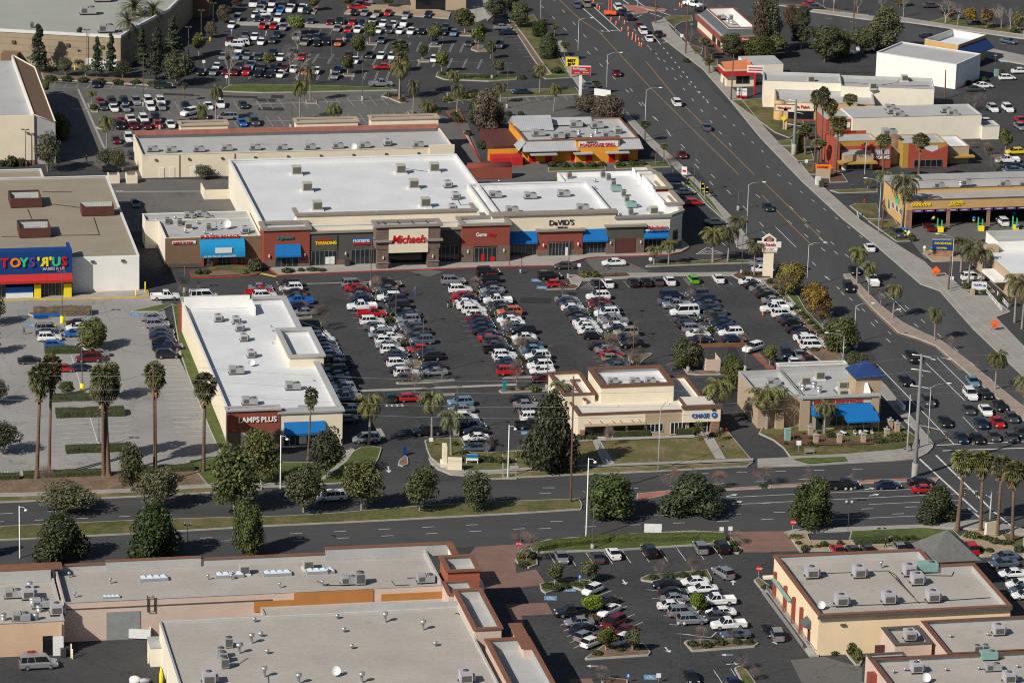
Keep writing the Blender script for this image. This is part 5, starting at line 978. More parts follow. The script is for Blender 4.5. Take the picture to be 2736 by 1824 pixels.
# clinic far right
B = mk4('clinic', 'tan and white two part clinic with ramp rails at the right edge', 'building', 'b4', 7.0, (2115,660), (2560,640), (2115,600), math.radians(12.5))
B.vol(0,20,0,7.5,7.2,'stucco_white','roof_gray','coping_grey',par=1.2,cw=.3,ch=.1,z0=3.5); B.bx('wall',-2.6,20,-16,7.5,0,4.9,'stucco_tan'); B.bx('roof',-2.3,20,-15.7,-.1,4.91,5.0,'roof_white'); B.bx('wall',-2.7,0,-1.0,1.0,4.91,6.4,'stucco_tan'); B.bx('canopy',-5.2,-2.65,-14,-6,2.6,3.2,'stucco_white')
B.win(-4,6,-2.61,2.8,3.8,6,'skylight','metal_bronze','l')
# building past the top middle
B = mk4('far_shop', 'far tan shop with shaded entrance and handicap ramp at the top edge', 'store', 'a2', 4.5, (1420,-60), (1900,-60), (1420,-140), math.radians(5))
B.vol(0,14,0,16,5,'stucco_tan','roof_gray','coping_grey'); B.bx('void',.8,8.5,-.1,-.005,0,3.6,'glass_dark')
B = Bd('trash_enclosure', 'small peach stucco trash enclosure with yellow gate posts behind the bank', 'enclosure', Frame(G('c3',1765,310)[:2], AZ), 0, 0)
B.bxs('wall',[(0,2.8,0,.25,0,2.3),(0,.25,.251,3.2,0,2.3),(2.55,2.8,.251,3.2,0,2.3)],'stucco_pink'); B.bxs('gate_post',[(.1,.22,3.3,3.42,0,2.6),(2.6,2.72,3.3,3.42,0,2.6)],'yellow_gloss')
for x,y,lb in ((975,130,'cream block trash pen at the alley corner nearest the brown roof'),(1135,130,'cream block trash pen at the alley nearest the strip mall wall')):
    B = Bd('trash_enclosure', lb, 'enclosure', Frame(G('b1',x,y+8)[:2], AZ), 0, 0); B.bxs('wall',[(0,2.4,0,.2,0,1.9),(0,.2,.201,2.6,0,1.9),(2.2,2.4,.201,2.6,0,1.9)],'stucco_cream')
B = Bd('block_wall', 'cream block wall enclosure in the service alley beside the white roofed store', 'wall', Frame(G('b1',1830,280)[:2], AZ), 0, 0)
B.bxs('wall',[(0,7.2,0,.25,0,2.1),(0,.25,.251,6,0,2.1),(7.2,7.45,-7.5,.2,0,1.9)],'stucco_cream')
# ---------------------------------------------------------------- rooftop machines
def ac_proto(kind):
    b = MB(); e = empty('rooftop_unit', (0,0,0)); 
    if kind == 'cooler':
        b.box(-1,1,-.9,.9,.35,2.0); c = b.build('casing', M['ac_beige'], e); b = MB(); b.box(-.85,.85,-.94,-.901,.5,1.85); b.box(1.001,1.03,-.75,.75,.5,1.85); b.build('grille', M['ac_grille'], e); b = MB(); b.box(-1.3,1.3,-1.2,1.2,.0,.3); b.build('curb', M['roof_white'], e)
    elif kind == 'package':
        b.box(-1.5,1.5,-.9,.9,.3,1.4); b.box(-1.5,-.1,-.9,.9,1.401,1.6); b.build('casing', M['ac_grey'], e); b = MB(); b.tube([(.7,0,1.4),(.7,0,1.55)],.5,12); b.box(-1.3,-.3,-.94,-.901,.5,1.3); b.build('grille', M['ac_grille'], e); b = MB(); b.box(-1.6,1.6,-.7,-.5,0,.29); b.box(-1.6,1.6,.5,.7,0,.29); b.build('rail', M['metal_dark'], e)
    elif kind == 'lilac':
        b.box(-.9,.9,-1.1,.9,.35,1.9); b.box(.91,1.4,-.6,.5,.4,1.2); b.build('casing', M['ac_lilac'], e); b = MB(); b.tube([(0,-.1,1.9),(0,-.1,2.0)],.45,12); b.box(-.7,.7,-1.14,-1.101,.5,1.4); b.build('grille', M['ac_grille'], e); b = MB(); b.box(-1,1.4,-.9,-.75,0,.34); b.box(-1,1.4,.6,.75,0,.34); b.build('rail', M['metal_dark'], e)
    elif kind == 'condenser':
        b.box(-.5,.5,-.5,.5,.15,1.3); b.build('casing', M['ac_grey'], e); b = MB(); b.tube([(0,0,1.3),(0,0,1.4)],.38,12); b.box(-.4,.4,-.53,-.501,.3,1.2); b.build('grille', M['ac_grille'], e)
    elif kind == 'green':
        b.box(-1.4,1.4,-.9,.9,.3,1.5); b.build('casing', M['metal_teal'], e); b = MB(); b.tube([(.6,0,1.5),(.6,0,1.6)],.45,12); b.build('grille', M['ac_grille'], e)
    elif kind == 'skylight':
        b.box(-2.2,2.2,-.8,.8,0,.45); b.build('curb', M['metal_grey'], e); b = MB()
        for i in range(4): b.add([(-2.1+i*1.05,-.7,.46),(-1.05+i*1.05,-.7,.46),(-1.05+i*1.05,.7,.46),(-2.1+i*1.05,.7,.46),(-1.57+i*1.05,0,.85)],[(0,1,4),(1,2,4),(2,3,4),(3,0,4)])
        b.build('dome', M['skylight'], e)
    elif kind == 'vent':
        b.tube([(0,0,0),(0,0,.8),(0,0,.85),(0,0,1.1),(0,0,1.15)],[.16,.16,.34,.34,.05],10); b.build('stack', M['galv'], e)
    elif kind == 'turbine':
        b.tube([(0,0,0),(0,0,.35),(0,0,.36),(0,0,.65),(0,0,.75)],[.15,.15,.33,.3,.05],10); b.build('cap', M['metal_teal'] if 0 else M['galv'], e)
    elif kind == 'hood':
        b.tube([(0,0,0),(0,0,.9)],.55,14); b.tube([(0,0,.9),(0,0,1.0),(0,0,1.5)],[.55,.7,.7],14); b.build('fan', M['galv'], e)
    elif kind == 'dish':
        vs=[];n=14
        for r_,z_ in ((0,.0),(.6,.1),(1.1,.35),(1.35,.6)):
            for k in range(n): vs.append((r_*math.cos(2*math.pi*k/n),r_*math.sin(2*math.pi*k/n),z_))
        fs=[(i*n+k,i*n+(k+1)%n,(i+1)*n+(k+1)%n,(i+1)*n+k) for i in range(3) for k in range(n)]
        rot = Matrix.Rotation(math.radians(55),4,'X'); b.add([tuple(rot@Vector(v)+Vector((0,0,1.3))) for v in vs],fs,0,True); b.build('bowl', M['metal_white'], e); b=MB(); b.tube([(0,0,0),(0,0,1.3)],.08,6); b.build('mast', M['metal_dark'], e)
    return e
ACN = dict(cooler=('rooftop_cooler','boxy louvred cooler','cooler'),package=('rooftop_unit','long low air handler','air conditioner'),lilac=('rooftop_unit','pale boxy air conditioner','air conditioner'),condenser=('condenser_unit','small grey condenser','air conditioner'),green=('rooftop_unit','green air handler','air conditioner'),
 skylight=('skylight','domed skylight','skylight'),vent=('vent_stack','capped vent stack','vent'),turbine=('roof_vent','small round vent','vent'),hood=('exhaust_fan','round exhaust fan','fan'),dish=('satellite_dish','white satellite dish','dish'))
ACP = {}
def ac(kind, place, z, L, rz=AZ, sc=1.):
    if kind not in ACP: ACP[kind] = ac_proto(kind); ACP[kind].name = ACN[kind][0]
    for (t,x,y) in L:
        o = dup(ACP[kind], G(t,x,y,z), rz, sc); o.name = ACN[kind][0]
        reg(o, ACN[kind][1], place, ACN[kind][2], ACN[kind][1]+'s '+place)
WR = 'on the big white store roof'
ac('cooler', WR, 7.02, [('a2',375,1568),('b2',470,205),('b2',560,375),('b2',1425,180),('b2',1310,45),('b2',1610,30),('b2',1530,345)]); ac('lilac', WR, 7.02, [('b2',1730,170),('b2',1800,275),('b2',1770,380)],sc=.8)
ac('package','on the bridal shop roof',7.12,[('b2',2160,260),('b3',190,270),('b3',490,250),('b3',660,375),('b2',2310,395)],sc=.85); ac('vent','on the bridal shop roof',7.12,[('b2',2195,150)])
CR='on the corner shop roof'; ac('condenser',CR,6.62,[('b3',540,90),('b3',840,80),('b3',890,105),('b3',935,160),('b3',1025,250),('b3',1055,305),('b3',1090,415),('b3',950,440)]); ac('green',CR,6.62,[('b3',960,205),('b3',1095,350)],sc=.8); ac('cooler',CR,6.62,[('b3',1295,410)],sc=.8); ac('turbine',CR,6.62,[('b3',770,125),('b3',765,190),('b3',1160,350),('b3',1000,430),('b3',1240,380)])
SR='on the strip mall roof'; ac('package',SR,4.42,[('a1',1370,1360),('a1',1540,1365),('a1',1785,1360),('a1',2035,1350),('a1',2290,1345),('a2',250,1345),('a2',500,1340),('a2',750,1330),('a2',990,1325),('a2',1470,1320)],sc=.8); ac('lilac',SR,4.42,[('a2',1190,1305)],sc=.8); ac('dish',SR,4.42,[('a2',885,1350)],sc=.6)
PR='on the brown restaurant roof'; ac('package',PR,5.12,[('b1',1700,440),('b1',1810,430),('b1',1880,470)],sc=.7); ac('condenser',PR,5.12,[('b1',1500,500),('b1',1610,510),('b1',1870,555),('b1',1740,480)]); ac('cooler',PR,5.12,[('b1',1690,545)],sc=.65); ac('lilac',PR,5.12,[('b1',2195,580)],sc=.8); ac('dish',PR,5.12,[('b1',2030,540)],sc=.7); ac('turbine',PR,5.12,[('b1',1660,580),('b1',2160,470),('b1',2220,620),('b1',1570,460),('b1',1835,590),('b1',1405,480),('b1',1900,610),('b1',1980,500),('b1',1770,500)])
LR='on the lamp shop roof'; ac('lilac',LR,5.22,[('b1',1955,1370),('b1',2115,1390),('b1',2145,1455),('b1',2185,1545),('c1',2250,180)],sc=.75); ac('package',LR,5.22,[('c1',2120,330),('c1',2240,605),('c2',345,470),('c2',460,690)],sc=.9); ac('dish',LR,5.22,[('c1',2255,260)],sc=.45); ac('turbine',LR,5.22,[('Z1',560,1030),('Z1',590,1110),('c2',530,395),('c2',160,60)],sc=.6)
BR='on the pancake restaurant roof'; ac('cooler',BR,5.02,[('c4',385,430),('c4',515,380),('c4',720,470),('c4',725,545)],sc=.8); ac('hood',BR,5.02,[('c4',465,460),('c4',510,500),('c4',365,480)],sc=.8); ac('package',BR,4.82,[('c4',100,430),('c4',130,490)],sc=.8)
ac('package','inside the bank roof well',5.92,[('Y4',1050,1090),('Y4',1330,1085),('Y4',660,1095)],sc=.6); ac('turbine','on the bank roof',3.72,[('c3',975,630),('c3',1435,612)],sc=.5)
SE='on the butter coloured store roof'; ac('lilac',SE,5.52,[('d4',440,620),('d4',865,615),('d4',1315,600),('d4',1385,680),('d4',705,870),('d4',1130,850),('d4',1525,835)],sc=1.0); ac('green',SE,5.52,[('d4',1480,570)],sc=1.1); ac('vent',SE,5.52,[('d4',1068,535)]); ac('dish',SE,5.52,[('d4',525,905)],sc=.5)
NR='on the pink bottom corner roof'; ac('lilac',NR,4.52,[('d4',2115,1130),('d4',1380,1470),('d4',1320,1180),('d4',2210,1560)],sc=.9); ac('green',NR,4.52,[('d4',2030,1355)],sc=.9); ac('package',NR,4.52,[('d4',2070,1455)],sc=.8); ac('condenser',NR,4.52,[('d4',1925,1300),('d4',2000,1295)]); ac('turbine',NR,4.52,[('d4',1690,1160),('d4',2025,1145),('d4',1280,1460),('d4',1650,1460),('d4',1945,1450),('d4',2290,1430),('d4',1180,1480)],sc=.8); ac('dish',NR,4.52,[('d4',1465,1560)],sc=.55)
R1='on the pink walled long roof'; ac('skylight',R1,5.42,[('d1',1380,640),('d1',2060,610),('d2',205,595),('d2',590,575)]); ac('skylight',R1,5.42,[('d1',1000,800)],sc=.6); ac('cooler',R1,5.42,[('d1',2190,590),('d2',480,545)],sc=.75); ac('package',R1,5.42,[('d2',850,680),('d2',1535,665)],sc=.9); ac('condenser',R1,5.42,[('d2',945,680)],sc=1.5)
ac('vent',R1,5.42,[('d1',620,620),('d1',990,675),('d1',670,800),('d1',1865,640),('d1',2075,640),('d1',2080,640-20),('d2',655,590),('d2',225,715),('d2',610,695)],sc=.8)
R3='on the peach wing roof'; ac('lilac',R3,5.02,[('d1',250,810),('d1',505,950)],sc=1.0); ac('cooler',R3,5.02,[('d1',165,980)],sc=.7); ac('hood',R3,5.02,[('d1',265,720),('d1',290,860),('d1',320,1000),('d1',30,1005),('d1',350,930)],sc=.7); ac('package',R3,5.02,[('d1',370,890),('d1',120,800),('d1',190,1010)],sc=.9)
R2='on the bottom dish roof'; ac('condenser',R2,5.92,[('d1',2050,1245),('d1',1980,1340),('d1',2000,1380),('d1',2015,1430)],sc=1.2); ac('lilac',R2,5.92,[('d1',1870,1568),('d2',1890,1560)],sc=1.0); ac('vent',R2,5.92,[('d1',2255,1210),('d1',2145,1300),('d2',1170,1020),('d2',1510,1090),('d2',88,1510),('d2',395,1570),('d2',960,1560)],sc=1.4)
ac('turbine',R2,5.92,[('d2',740,990),('d2',800,1110),('d2',50,1150),('d2',870,1260),('d2',112,1305),('d2',1620,1235),('d1',2280,1020),('d1',2340,1150)],sc=1.1); ac('dish',R2,5.92,[('d2',725,1500)],sc=.55)
ac('hood','on the link roof between pink blocks',4.0,[('d2',1355,790),('d2',970,810),('d2',1635,770)],sc=.7); ac('package','on the link roof between pink blocks',4.0,[('d2',1090,810)],sc=1.)
GR='on the orange grill roof'; ac('package',GR,4.12,[('a3',265,1220),('a3',440,1245),('a3',600,1140),('a3',790,1150),('a3',890,1235),('a3',550,1235)],sc=.95); ac('hood',GR,4.12,[('a3',780,1200),('a3',740,1240),('a3',625,1210)],sc=.7); ac('lilac',GR,4.12,[('a3',970,1195),('a3',300,1150)],sc=.8)
ac('package','on the electronics store roof',8.05,[('a1',790,130),('a1',955,290),('a1',920,15)],sc=1.3); ac('condenser','on the electronics store roof',8.05,[('a1',285,250)])
ac('cooler','on the paint store roof',5.8,[('a4',435,740),('a4',990,800),('a4',1275,730)],sc=.75); ac('package','on the cream building roof',5.5,[('a4',1170,1020),('a4',1230,1045),('a4',1650,1010),('a4',1710,1035),('a4',1150,985)],sc=.8)
ac('package','on the tyre centre roof',5.42,[('b4',1585,175),('b4',1830,150),('b4',2175,160),('b4',2350,165)],sc=.8); ac('hood','on the tyre centre roof',5.42,[('b4',1780,155)],sc=.7)
ac('hood','on the diner roof',3.4,[('a3',1960,200),('a3',1995,215)],sc=.7); ac('package','on the diner roof',3.4,[('a3',1900,170),('a3',2010,170),('a3',1960,150)],sc=.7)
ac('hood','on the vermilion restaurant roof',3.3,[('a4',1210,1270),('a4',1290,1270)],sc=.9); ac('package','on the vermilion restaurant roof',4.3,[('a4',1140,1220)],sc=1.1)
for k in ACP.values(): drop(k)
# screened pens on the brown roof
for (x0,x1,yb,xa,ya,lb) in ((95,378,360,75,205,'maroon screened machine pen farthest back on the brown roof'),(175,460,630,155,460,'maroon screened machine pen nearest the blue front'),(735,1028,435,722,320,'maroon screened machine pen beside the white roof edge')):
    p0 = PF.uv('b1',x0,yb,6.85); p1 = PF.uv('b1',x1,yb,6.85); E_ = Bd('machine_pen', lb, 'screen', PF, p0[0], p0[1], 6.86); w_ = p1[0]-p0[0]; d_ = 6.5 if x0 < 700 else 3.5
    E_.bxs('screen',[(p0[0],p0[0]+w_,p0[1],p0[1]+.12,.15,2.1),(p0[0],p0[0]+.12,p0[1]+.121,p0[1]+d_,.15,2.1),(p0[0]+w_-.12,p0[0]+w_,p0[1]+.121,p0[1]+d_,.15,2.1)],'screen_brown'); E_.bx('screen',p0[0]+.13,p0[0]+w_-.13,p0[1]+d_-.12,p0[1]+d_,.15,2.1,'screen_white')
    if x0 < 700: E_.bx('unit',p0[0]+1.2,p0[0]+4.4,p0[1]+2,p0[1]+4.4,.05,1.8,'ac_lilac'); E_.bx('frame',p0[0]+.2,p0[0]+w_-.2,p0[1]+d_-.3,p0[1]+d_-.2,1.9,2.15,'screen_brown')

def conduit(owner, t, z, L, r=.06):
    o = next(q for q in bpy.data.objects if q.get('label') == owner); inv = (Matrix.Translation(o.location) @ Matrix.Rotation(o.rotation_euler.z,4,'Z')).inverted(); b = MB()
    for pts in L: b.tube([tuple(inv @ G(t,x,y,z)) for x,y in pts], r, 4)
    b.build('conduit', M['metal_dark'], o)
conduit('butter yellow store with rust cornice and grey hipped tower roof at its back corner','d4',5.6,[[(400,590),(1130,560),(1410,850)],[(620,880),(1200,855),(2050,800)],[(1410,600),(1700,605),(1720,570)],[(1130,560),(1200,600),(1290,720),(1360,790)],[(380,430),(395,460)],[(1200,620),(1330,760)]])
conduit('brown roofed toy store with blue front and rainbow coloured letters over its doors','b1',6.95,[[(245,365),(285,455)],[(840,440),(890,595),(560,600),(10,612)],[(470,320),(720,350)],[(380,210),(650,212)]])
conduit('long white roofed store block with red script sign over the tall stone entrance','b2',7.08,[[(1780,200),(1850,330),(1960,320)],[(1340,1),(1560,30)]])
conduit('wide plain roofed block with white satellite dish, nearest to the bottom edge','d2',6.0,[[(-180,1420),(-60,1340)],[(120,1500),(125,1568)],[(1850,940),(1800,940),(1860,955)]],.04)
conduit('wide pink walled retail block with pale roof, rust cornice and orange back wall','d2',5.5,[[(1370,625),(1480,620),(1500,680)],[(1480,620),(1680,590)],[(560,650),(640,690),(860,690)],[(1230,650),(1260,690),(1390,685)]])
conduit('long cream paint store with flat grey roof and curved tan entrance on lawn','a4',6.05,[[(480,745),(800,740),(1060,765),(1200,745),(1260,700)],[(1060,765),(1500,770)]])
conduit('tan pancake restaurant with blue pyramid tower roof and long blue patio awning','c4',5.1,[[(300,525),(215,460),(330,445)],[(690,520),(640,470)],[(680,530),(900,515)]],.08)
# ================================================================ VEHICLES
PAINT = {}
for k,(nm,c,me) in dict(w=('white',(.78,.78,.77),0),s=('silver',(.40,.41,.43),.55),g=('dark grey',(.085,.087,.092),.4),k=('black',(.010,.010,.011),0),b=('navy blue',(.012,.022,.055),.2),B=('bright blue',(.01,.12,.42),0),
    l=('light blue',(.16,.30,.42),.3),r=('red',(.42,.010,.012),0),m=('maroon',(.14,.008,.014),.2),t=('tan',(.34,.29,.21),.3),n=('dark green',(.02,.045,.035),.3),G=('lime green',(.10,.42,.02),0),y=('yellow',(.80,.55,.01),0),o=('orange',(.55,.13,.03),.1),e=('steel blue',(.14,.18,.24),.5)).items():
    PAINT[k] = (nm, mat('paint_'+nm.replace(' ','_'), c, .28, 0, metal=me, spec=.5, coat=.6))
KT = dict(s=('sedan','car'),h=('hatchback','car'),u=('suv','suv'),p=('pickup','pickup truck'),v=('minivan','van'),x=('passenger van','van'))
def car_shape(k):
    L,Wd,H,belt,hood,roof,st = dict(
     s=(4.75,1.82,1.46,.92,.88,(-1.75,-.95,.45,1.25),[(-2.37,.72,.62),(-2.3,.84,.95),(-1.9,.9,.99),(-1.2,.91,.97),(0,.91,.95),(1.1,.9,.93),(1.5,.89,.9),(2.1,.85,.78),(2.37,.7,.58)]),
     h=(4.2,1.76,1.5,.95,.88,(-2.0,-1.5,.4,1.15),[(-2.1,.74,.62),(-2.05,.85,.95),(-1.7,.88,.98),(0,.88,.96),(1.0,.88,.94),(1.4,.86,.9),(1.9,.82,.76),(2.1,.68,.58)]),
     u=(4.75,1.92,1.78,1.12,1.05,(-2.3,-1.95,.35,1.05),[(-2.38,.8,.7),(-2.33,.92,1.1),(-1.9,.95,1.14),(0,.96,1.12),(.9,.95,1.1),(1.3,.94,1.06),(2.0,.9,.98),(2.38,.78,.7)]),
     p=(5.7,1.98,1.88,1.16,1.1,(-.55,-.35,.75,1.35),[(-2.85,.94,.72),(-2.82,.97,.8),(-.75,.98,.8),(-.7,.98,1.16),(1.2,.98,1.14),(1.6,.96,1.1),(2.5,.93,1.02),(2.85,.84,.72)]),
     v=(5.0,1.95,1.76,1.05,.95,(-2.4,-2.1,.75,1.6),[(-2.5,.8,.65),(-2.45,.93,1.0),(-2.0,.96,1.07),(0,.97,1.05),(1.4,.95,1.02),(1.8,.93,.95),(2.3,.88,.8),(2.5,.76,.62)]),
     x=(5.7,2.02,2.12,1.25,1.15,(-2.75,-2.65,1.15,1.75),[(-2.85,.9,.8),(-2.8,.99,1.2),(0,1.01,1.25),(1.6,1.0,1.22),(2.0,.98,1.14),(2.6,.95,1.0),(2.85,.85,.75)]))[k]
    body = MB(); zb = .24; n = len(st); V = []
    for x,w_,zt in st:
        V += [(x,-w_*.82,zb),(x,-w_,zb+.16),(x,-w_,zt-.22),(x,-w_*.93,zt),(x,w_*.93,zt),(x,w_,zt-.22),(x,w_,zb+.16),(x,w_*.82,zb)]
    Fc = [(i*8+j,i*8+j+1,(i+1)*8+j+1,(i+1)*8+j) for i in range(n-1) for j in range(7)]
    Fc = [tuple(reversed(f)) for f in Fc]; Fc.append(tuple(range(8))); Fc.append(tuple(reversed(range((n-1)*8,n*8))))
    body.add(V, Fc, 0, False)
    rb,rt,ft,fb = roof; w0, w1 = Wd*.455, Wd*.37; zr = H-.05
    gl = MB(); B4 = [(rb,-w0,belt-.02),(fb,-w0,belt-.02),(fb,w0,belt-.02),(rb,w0,belt-.02),(rt,-w1,zr),(ft,-w1,zr),(ft,w1,zr),(rt,w1,zr)]
    gl.add(B4, [(0,1,5,4),(1,2,6,5),(2,3,7,6),(3,0,4,7)], 0)
    # roof skin, pillars
    xm=(rt+ft)/2; e=.04
    body.add([(rt-e,-w1-e,zr-.03),(ft+e,-w1-e,zr-.03),(ft+e,w1+e,zr-.03),(rt-e,w1+e,zr-.03),(rt+.12,-w1+.07,H),(ft-.2,-w1+.07,H-.01),(ft-.2,w1-.07,H-.01),(rt+.12,w1-.07,H)],
             [(0,1,5,4),(1,2,6,5),(2,3,7,6),(3,0,4,7),(4,5,6,7)])
    def pil(xb, xt, wd, s):
        o=.015; a=[(xb-wd,s*(w0+o),belt-.03),(xb+wd,s*(w0+o),belt-.03),(xt+wd,s*(w1+o),zr),(xt-wd,s*(w1+o),zr)]
        body.add(a, [(0,1,2,3) if s < 0 else (3,2,1,0)])
    for s in (-1,1):
        pil(rb+.06,rt+.05,.07 if k!='s' else .12,s); pil(fb-.05,ft-.04,.05,s); pil((rb+fb)/2+.05,xm+.05,.045,s)
        if k in 'uvx': pil(rb*.62,rt*.6,.05,s)
        body.add([(fb*.86,s*(w0+.02),belt),(fb*.86+.18,s*(w0+.02),belt),(fb*.86+.18,s*(w0+.2),belt+.12),(fb*.86,s*(w0+.2),belt+.12),(fb*.86,s*(w0+.2),belt+.01)],[(0,1,2,3),(0,3,4)])
    if k == 'p':
        for s in (-1,1): body.box(-2.84,-.72,min(s*.97,s*.86),max(s*.97,s*.86),.8,1.16)
        body.box(-2.84,-2.74,-.86,.86,.8,1.16)
    wx = L*.30; r = .33 if k in 'sh' else .38; wh = MB()
    wh.tube([(0,-.12,0),(0,.12,0)], r, 12, 0, True, False); wh.add([(r*math.cos(t*.5236),-.12,r*math.sin(t*.5236)) for t in range(12)],[tuple(range(12))],0)
    for s in (-1,1): wh.add([(r*.62*math.cos(t*.5236),s*.125,r*.62*math.sin(t*.5236)) for t in range(12)],[tuple(range(12)) if s<0 else tuple(reversed(range(12)))],1)
    hl = MB(); tl = MB(); sf = st[-2]; sr = st[1]
    hl.box(sf[0]+.02,st[-1][0]-.05,-.16,.16,sf[2]-.24,sf[2]-.08); tl.box(st[0][0]-.02,sr[0]+.02,-.14,.14,sr[2]-.30,sr[2]-.10)
    return dict(body=body,gl=gl,wh=wh,hl=hl,tl=tl,wx=wx,wy=Wd/2-.13,r=r,hy=sf[1]-.2,ty=sr[1]-.16)
CP = {}
def car_proto(k, lod):
    c = car_shape(k); nm = {'s':'sedan','h':'hatchback','u':'suv','p':'pickup_truck','v':'minivan','x':'passenger_van'}[k]
    if lod == 2:
        b = c['body']; b.add(c['gl'].v, c['gl'].f, 1)
        for sx in (-1,1):
            for sy in (-1,1): b.add([(v[0]+sx*c['wx'],v[1]+sy*c['wy'],v[2]+c['r']) for v in c['wh'].v], c['wh'].f, 2)
        for s in (-1,1): b.add([(v[0],v[1]+s*c['hy'],v[2]) for v in c['hl'].v], c['hl'].f, 3); b.add([(v[0],v[1]+s*c['ty'],v[2]) for v in c['tl'].v], c['tl'].f, 4)
        o = b.build(nm, [PAINT['w'][1],M['car_glass'],M['tyre'],M['lamp_glass'],M['tail_red']])
    else:
        b = c['body']
        if lod == 1:
            for s in (-1,1): b.add([(v[0],v[1]+s*c['hy'],v[2]) for v in c['hl'].v], c['hl'].f, 1); b.add([(v[0],v[1]+s*c['ty'],v[2]) for v in c['tl'].v], c['tl'].f, 2)
        o = b.build(nm, [PAINT['w'][1],M['lamp_glass'],M['tail_red']]); c['gl'].build('windows', M['car_glass'], o)
        me = c['wh'].mesh('wheel', [M['tyre'],M['rim']])
        for sx in (-1,1):
            for sy in (-1,1):
                q = bpy.data.objects.new('wheel', me); C.objects.link(q); q.parent = o; q.location = (sx*c['wx'], sy*c['wy'], c['r'])
        if lod == 0:
            mh = c['hl'].mesh('headlight', M['lamp_glass']); mt_ = c['tl'].mesh('taillight', M['tail_red'])
            for s in (-1,1):
                q = bpy.data.objects.new('headlight', mh); C.objects.link(q); q.parent = o; q.location = (0,s*c['hy'],0)
                q = bpy.data.objects.new('taillight', mt_); C.objects.link(q); q.parent = o; q.location = (0,s*c['ty'],0)
    o.material_slots[0].link = 'OBJECT'; o.material_slots[0].material = PAINT['w'][1]
    return o
HD = dict(R=AZ, L=AZ+math.pi, U=AZ+math.pi/2, D=AZ-math.pi/2)
def cars(t, head, place, key, data):
    """x,y,colour+type[+heading]; several data sets may share one place"""
    for tok in data.split():
        x,y,c = tok.split(','); x=float(x); y=float(y); p = G(t,x,y,.75)
        h = HD.get(c[2:], None) if len(c) > 2 else None
        if h is None:
            if isinstance(head, str): h = HD[head]
            else: q = G(t,x+head[0],y+head[1],.75); h = math.atan2(q.y-p.y,q.x-p.x)
        Y = S(t,x,y)[1]; lod = 0 if Y > 1050 else 1 if Y > 600 else 2
        kk = (c[1],lod)
        if kk not in CP: CP[kk] = car_proto(*kk)
        o = dup(CP[kk], (p.x,p.y,.02), h+rd.uniform(-.03,.03), rd.uniform(.97,1.03), PAINT[c[0]][1])
        nm,ct = KT[c[1]]
        reg(o, f'{PAINT[c[0]][0]} {nm}', place, ct, 'vehicles '+place, key)
B_='back'
P='in the short line behind the lamp shop roof'
cars('S','R',P,B_,'696,766,ss 694,781,rp 708,789,wu 714,805,ms'); P='in the line left of the grassy lamp shop islet'
cars('S','L',P,B_,'771,757,gu 777,768,wu 786,780,ks 789,789,gs 798,802,Bp 796,815,bs 812,832,ss')
P='on the left side of the first double row'
cars('S','R',P,B_,'945,756,sv 952,766,rs 965,775,ms 964,787,es 971,797,bs 967,817,wpL 994,836,rp 995,857,wu 1003,870,es 1022,878,ws 1018,891,svL 1046,897,ws 1031,907,wh 1037,920,ssL 1049,934,wu 1060,944,gs 1058,956,bs 1066,969,wu 1072,984,bs 1087,995,wu 1092,1007,gh')
P='on the right side of the first double row'
cars('S','L',P,B_,'1041,757,kuR 1034,770,es 1049,780,bs 1040,793,wu 1056,800,bu 1063,815,ku 1058,832,ks 1086,833,gs 1093,842,bs 1090,854,su 1096,866,ss 1101,876,gu 1113,886,gu 1111,898,gs 1128,908,eu 1117,930,rh 1145,940,bs 1148,951,ku 1156,976,bs 1163,991,ss')
P='on the left side of the second double row'
cars('S','R',P,B_,'1211,749,su 1230,772,wu 1240,788,rs 1252,796,bs 1246,806,ws 1253,816,ws 1267,827,wu 1275,838,wh 1279,849,ms 1286,859,bs 1291,870,bs 1294,883,ks 1313,891,bs 1310,901,rs 1321,910,gu 1326,920,gs 1330,931,kp 1348,947,wu 1350,957,wh 1359,966,bs 1362,976,bs 1361,990,ru')
P='on the right side of the second double row'
cars('S','L',P,B_,'1304,725,kuR 1303,745,ku 1309,761,bs 1316,773,ss 1315,785,es 1331,791,gs 1330,801,wp 1331,813,bs 1339,823,gs 1361,832,ou 1361,843,gs 1361,852,ws 1370,862,ws 1373,872,es 1398,882,ku 1400,899,ws 1406,912,ts 1420,919,gs 1421,931,ls 1426,942,es 1437,950,wu 1441,959,ns 1443,975,wu 1449,988,ws 1453,1008,ms')
P='on the left side of the third double row'
cars('S','R',P,B_,'1514,798,ss 1520,805,bs 1526,812,es 1531,820,ws 1538,828,gs 1544,837,ks 1551,849,gs 1562,860,ws 1569,870,ws 1577,882,ws 1586,895,kh 1604,923,ks 1623,932,ss 1635,942,rs 1637,954,th 1650,966,bs 1653,976,es')
P='on the right side of the third double row'
cars('S','L',P,B_,'1598,790,wu 1600,804,ms 1604,814,ms 1623,822,es 1621,835,wu 1630,846,ss 1640,857,sp 1644,869,ws 1651,878,bs 1673,887,tu 1668,900,bs 1688,918,ku')
P='on the left side of the fourth double row'
cars('S','R',P,B_,'1795,787,bv 1789,803,es 1808,813,spL 1829,832,wxL 1829,851,gs 1841,867,ks 1855,877,su 1866,890,ws 1874,904,bs')
P='on the right side of the fourth double row'
cars('S','L',P,B_,'1864,785,gu 1881,799,bu 1890,811,gs 1898,823,bs 1911,832,gs 1902,845,gp 1923,853,bs 1929,864,bs 1945,874,bs 1953,887,wu 1960,903,bsR')
P='in the slanting line along the boulevard hedge'
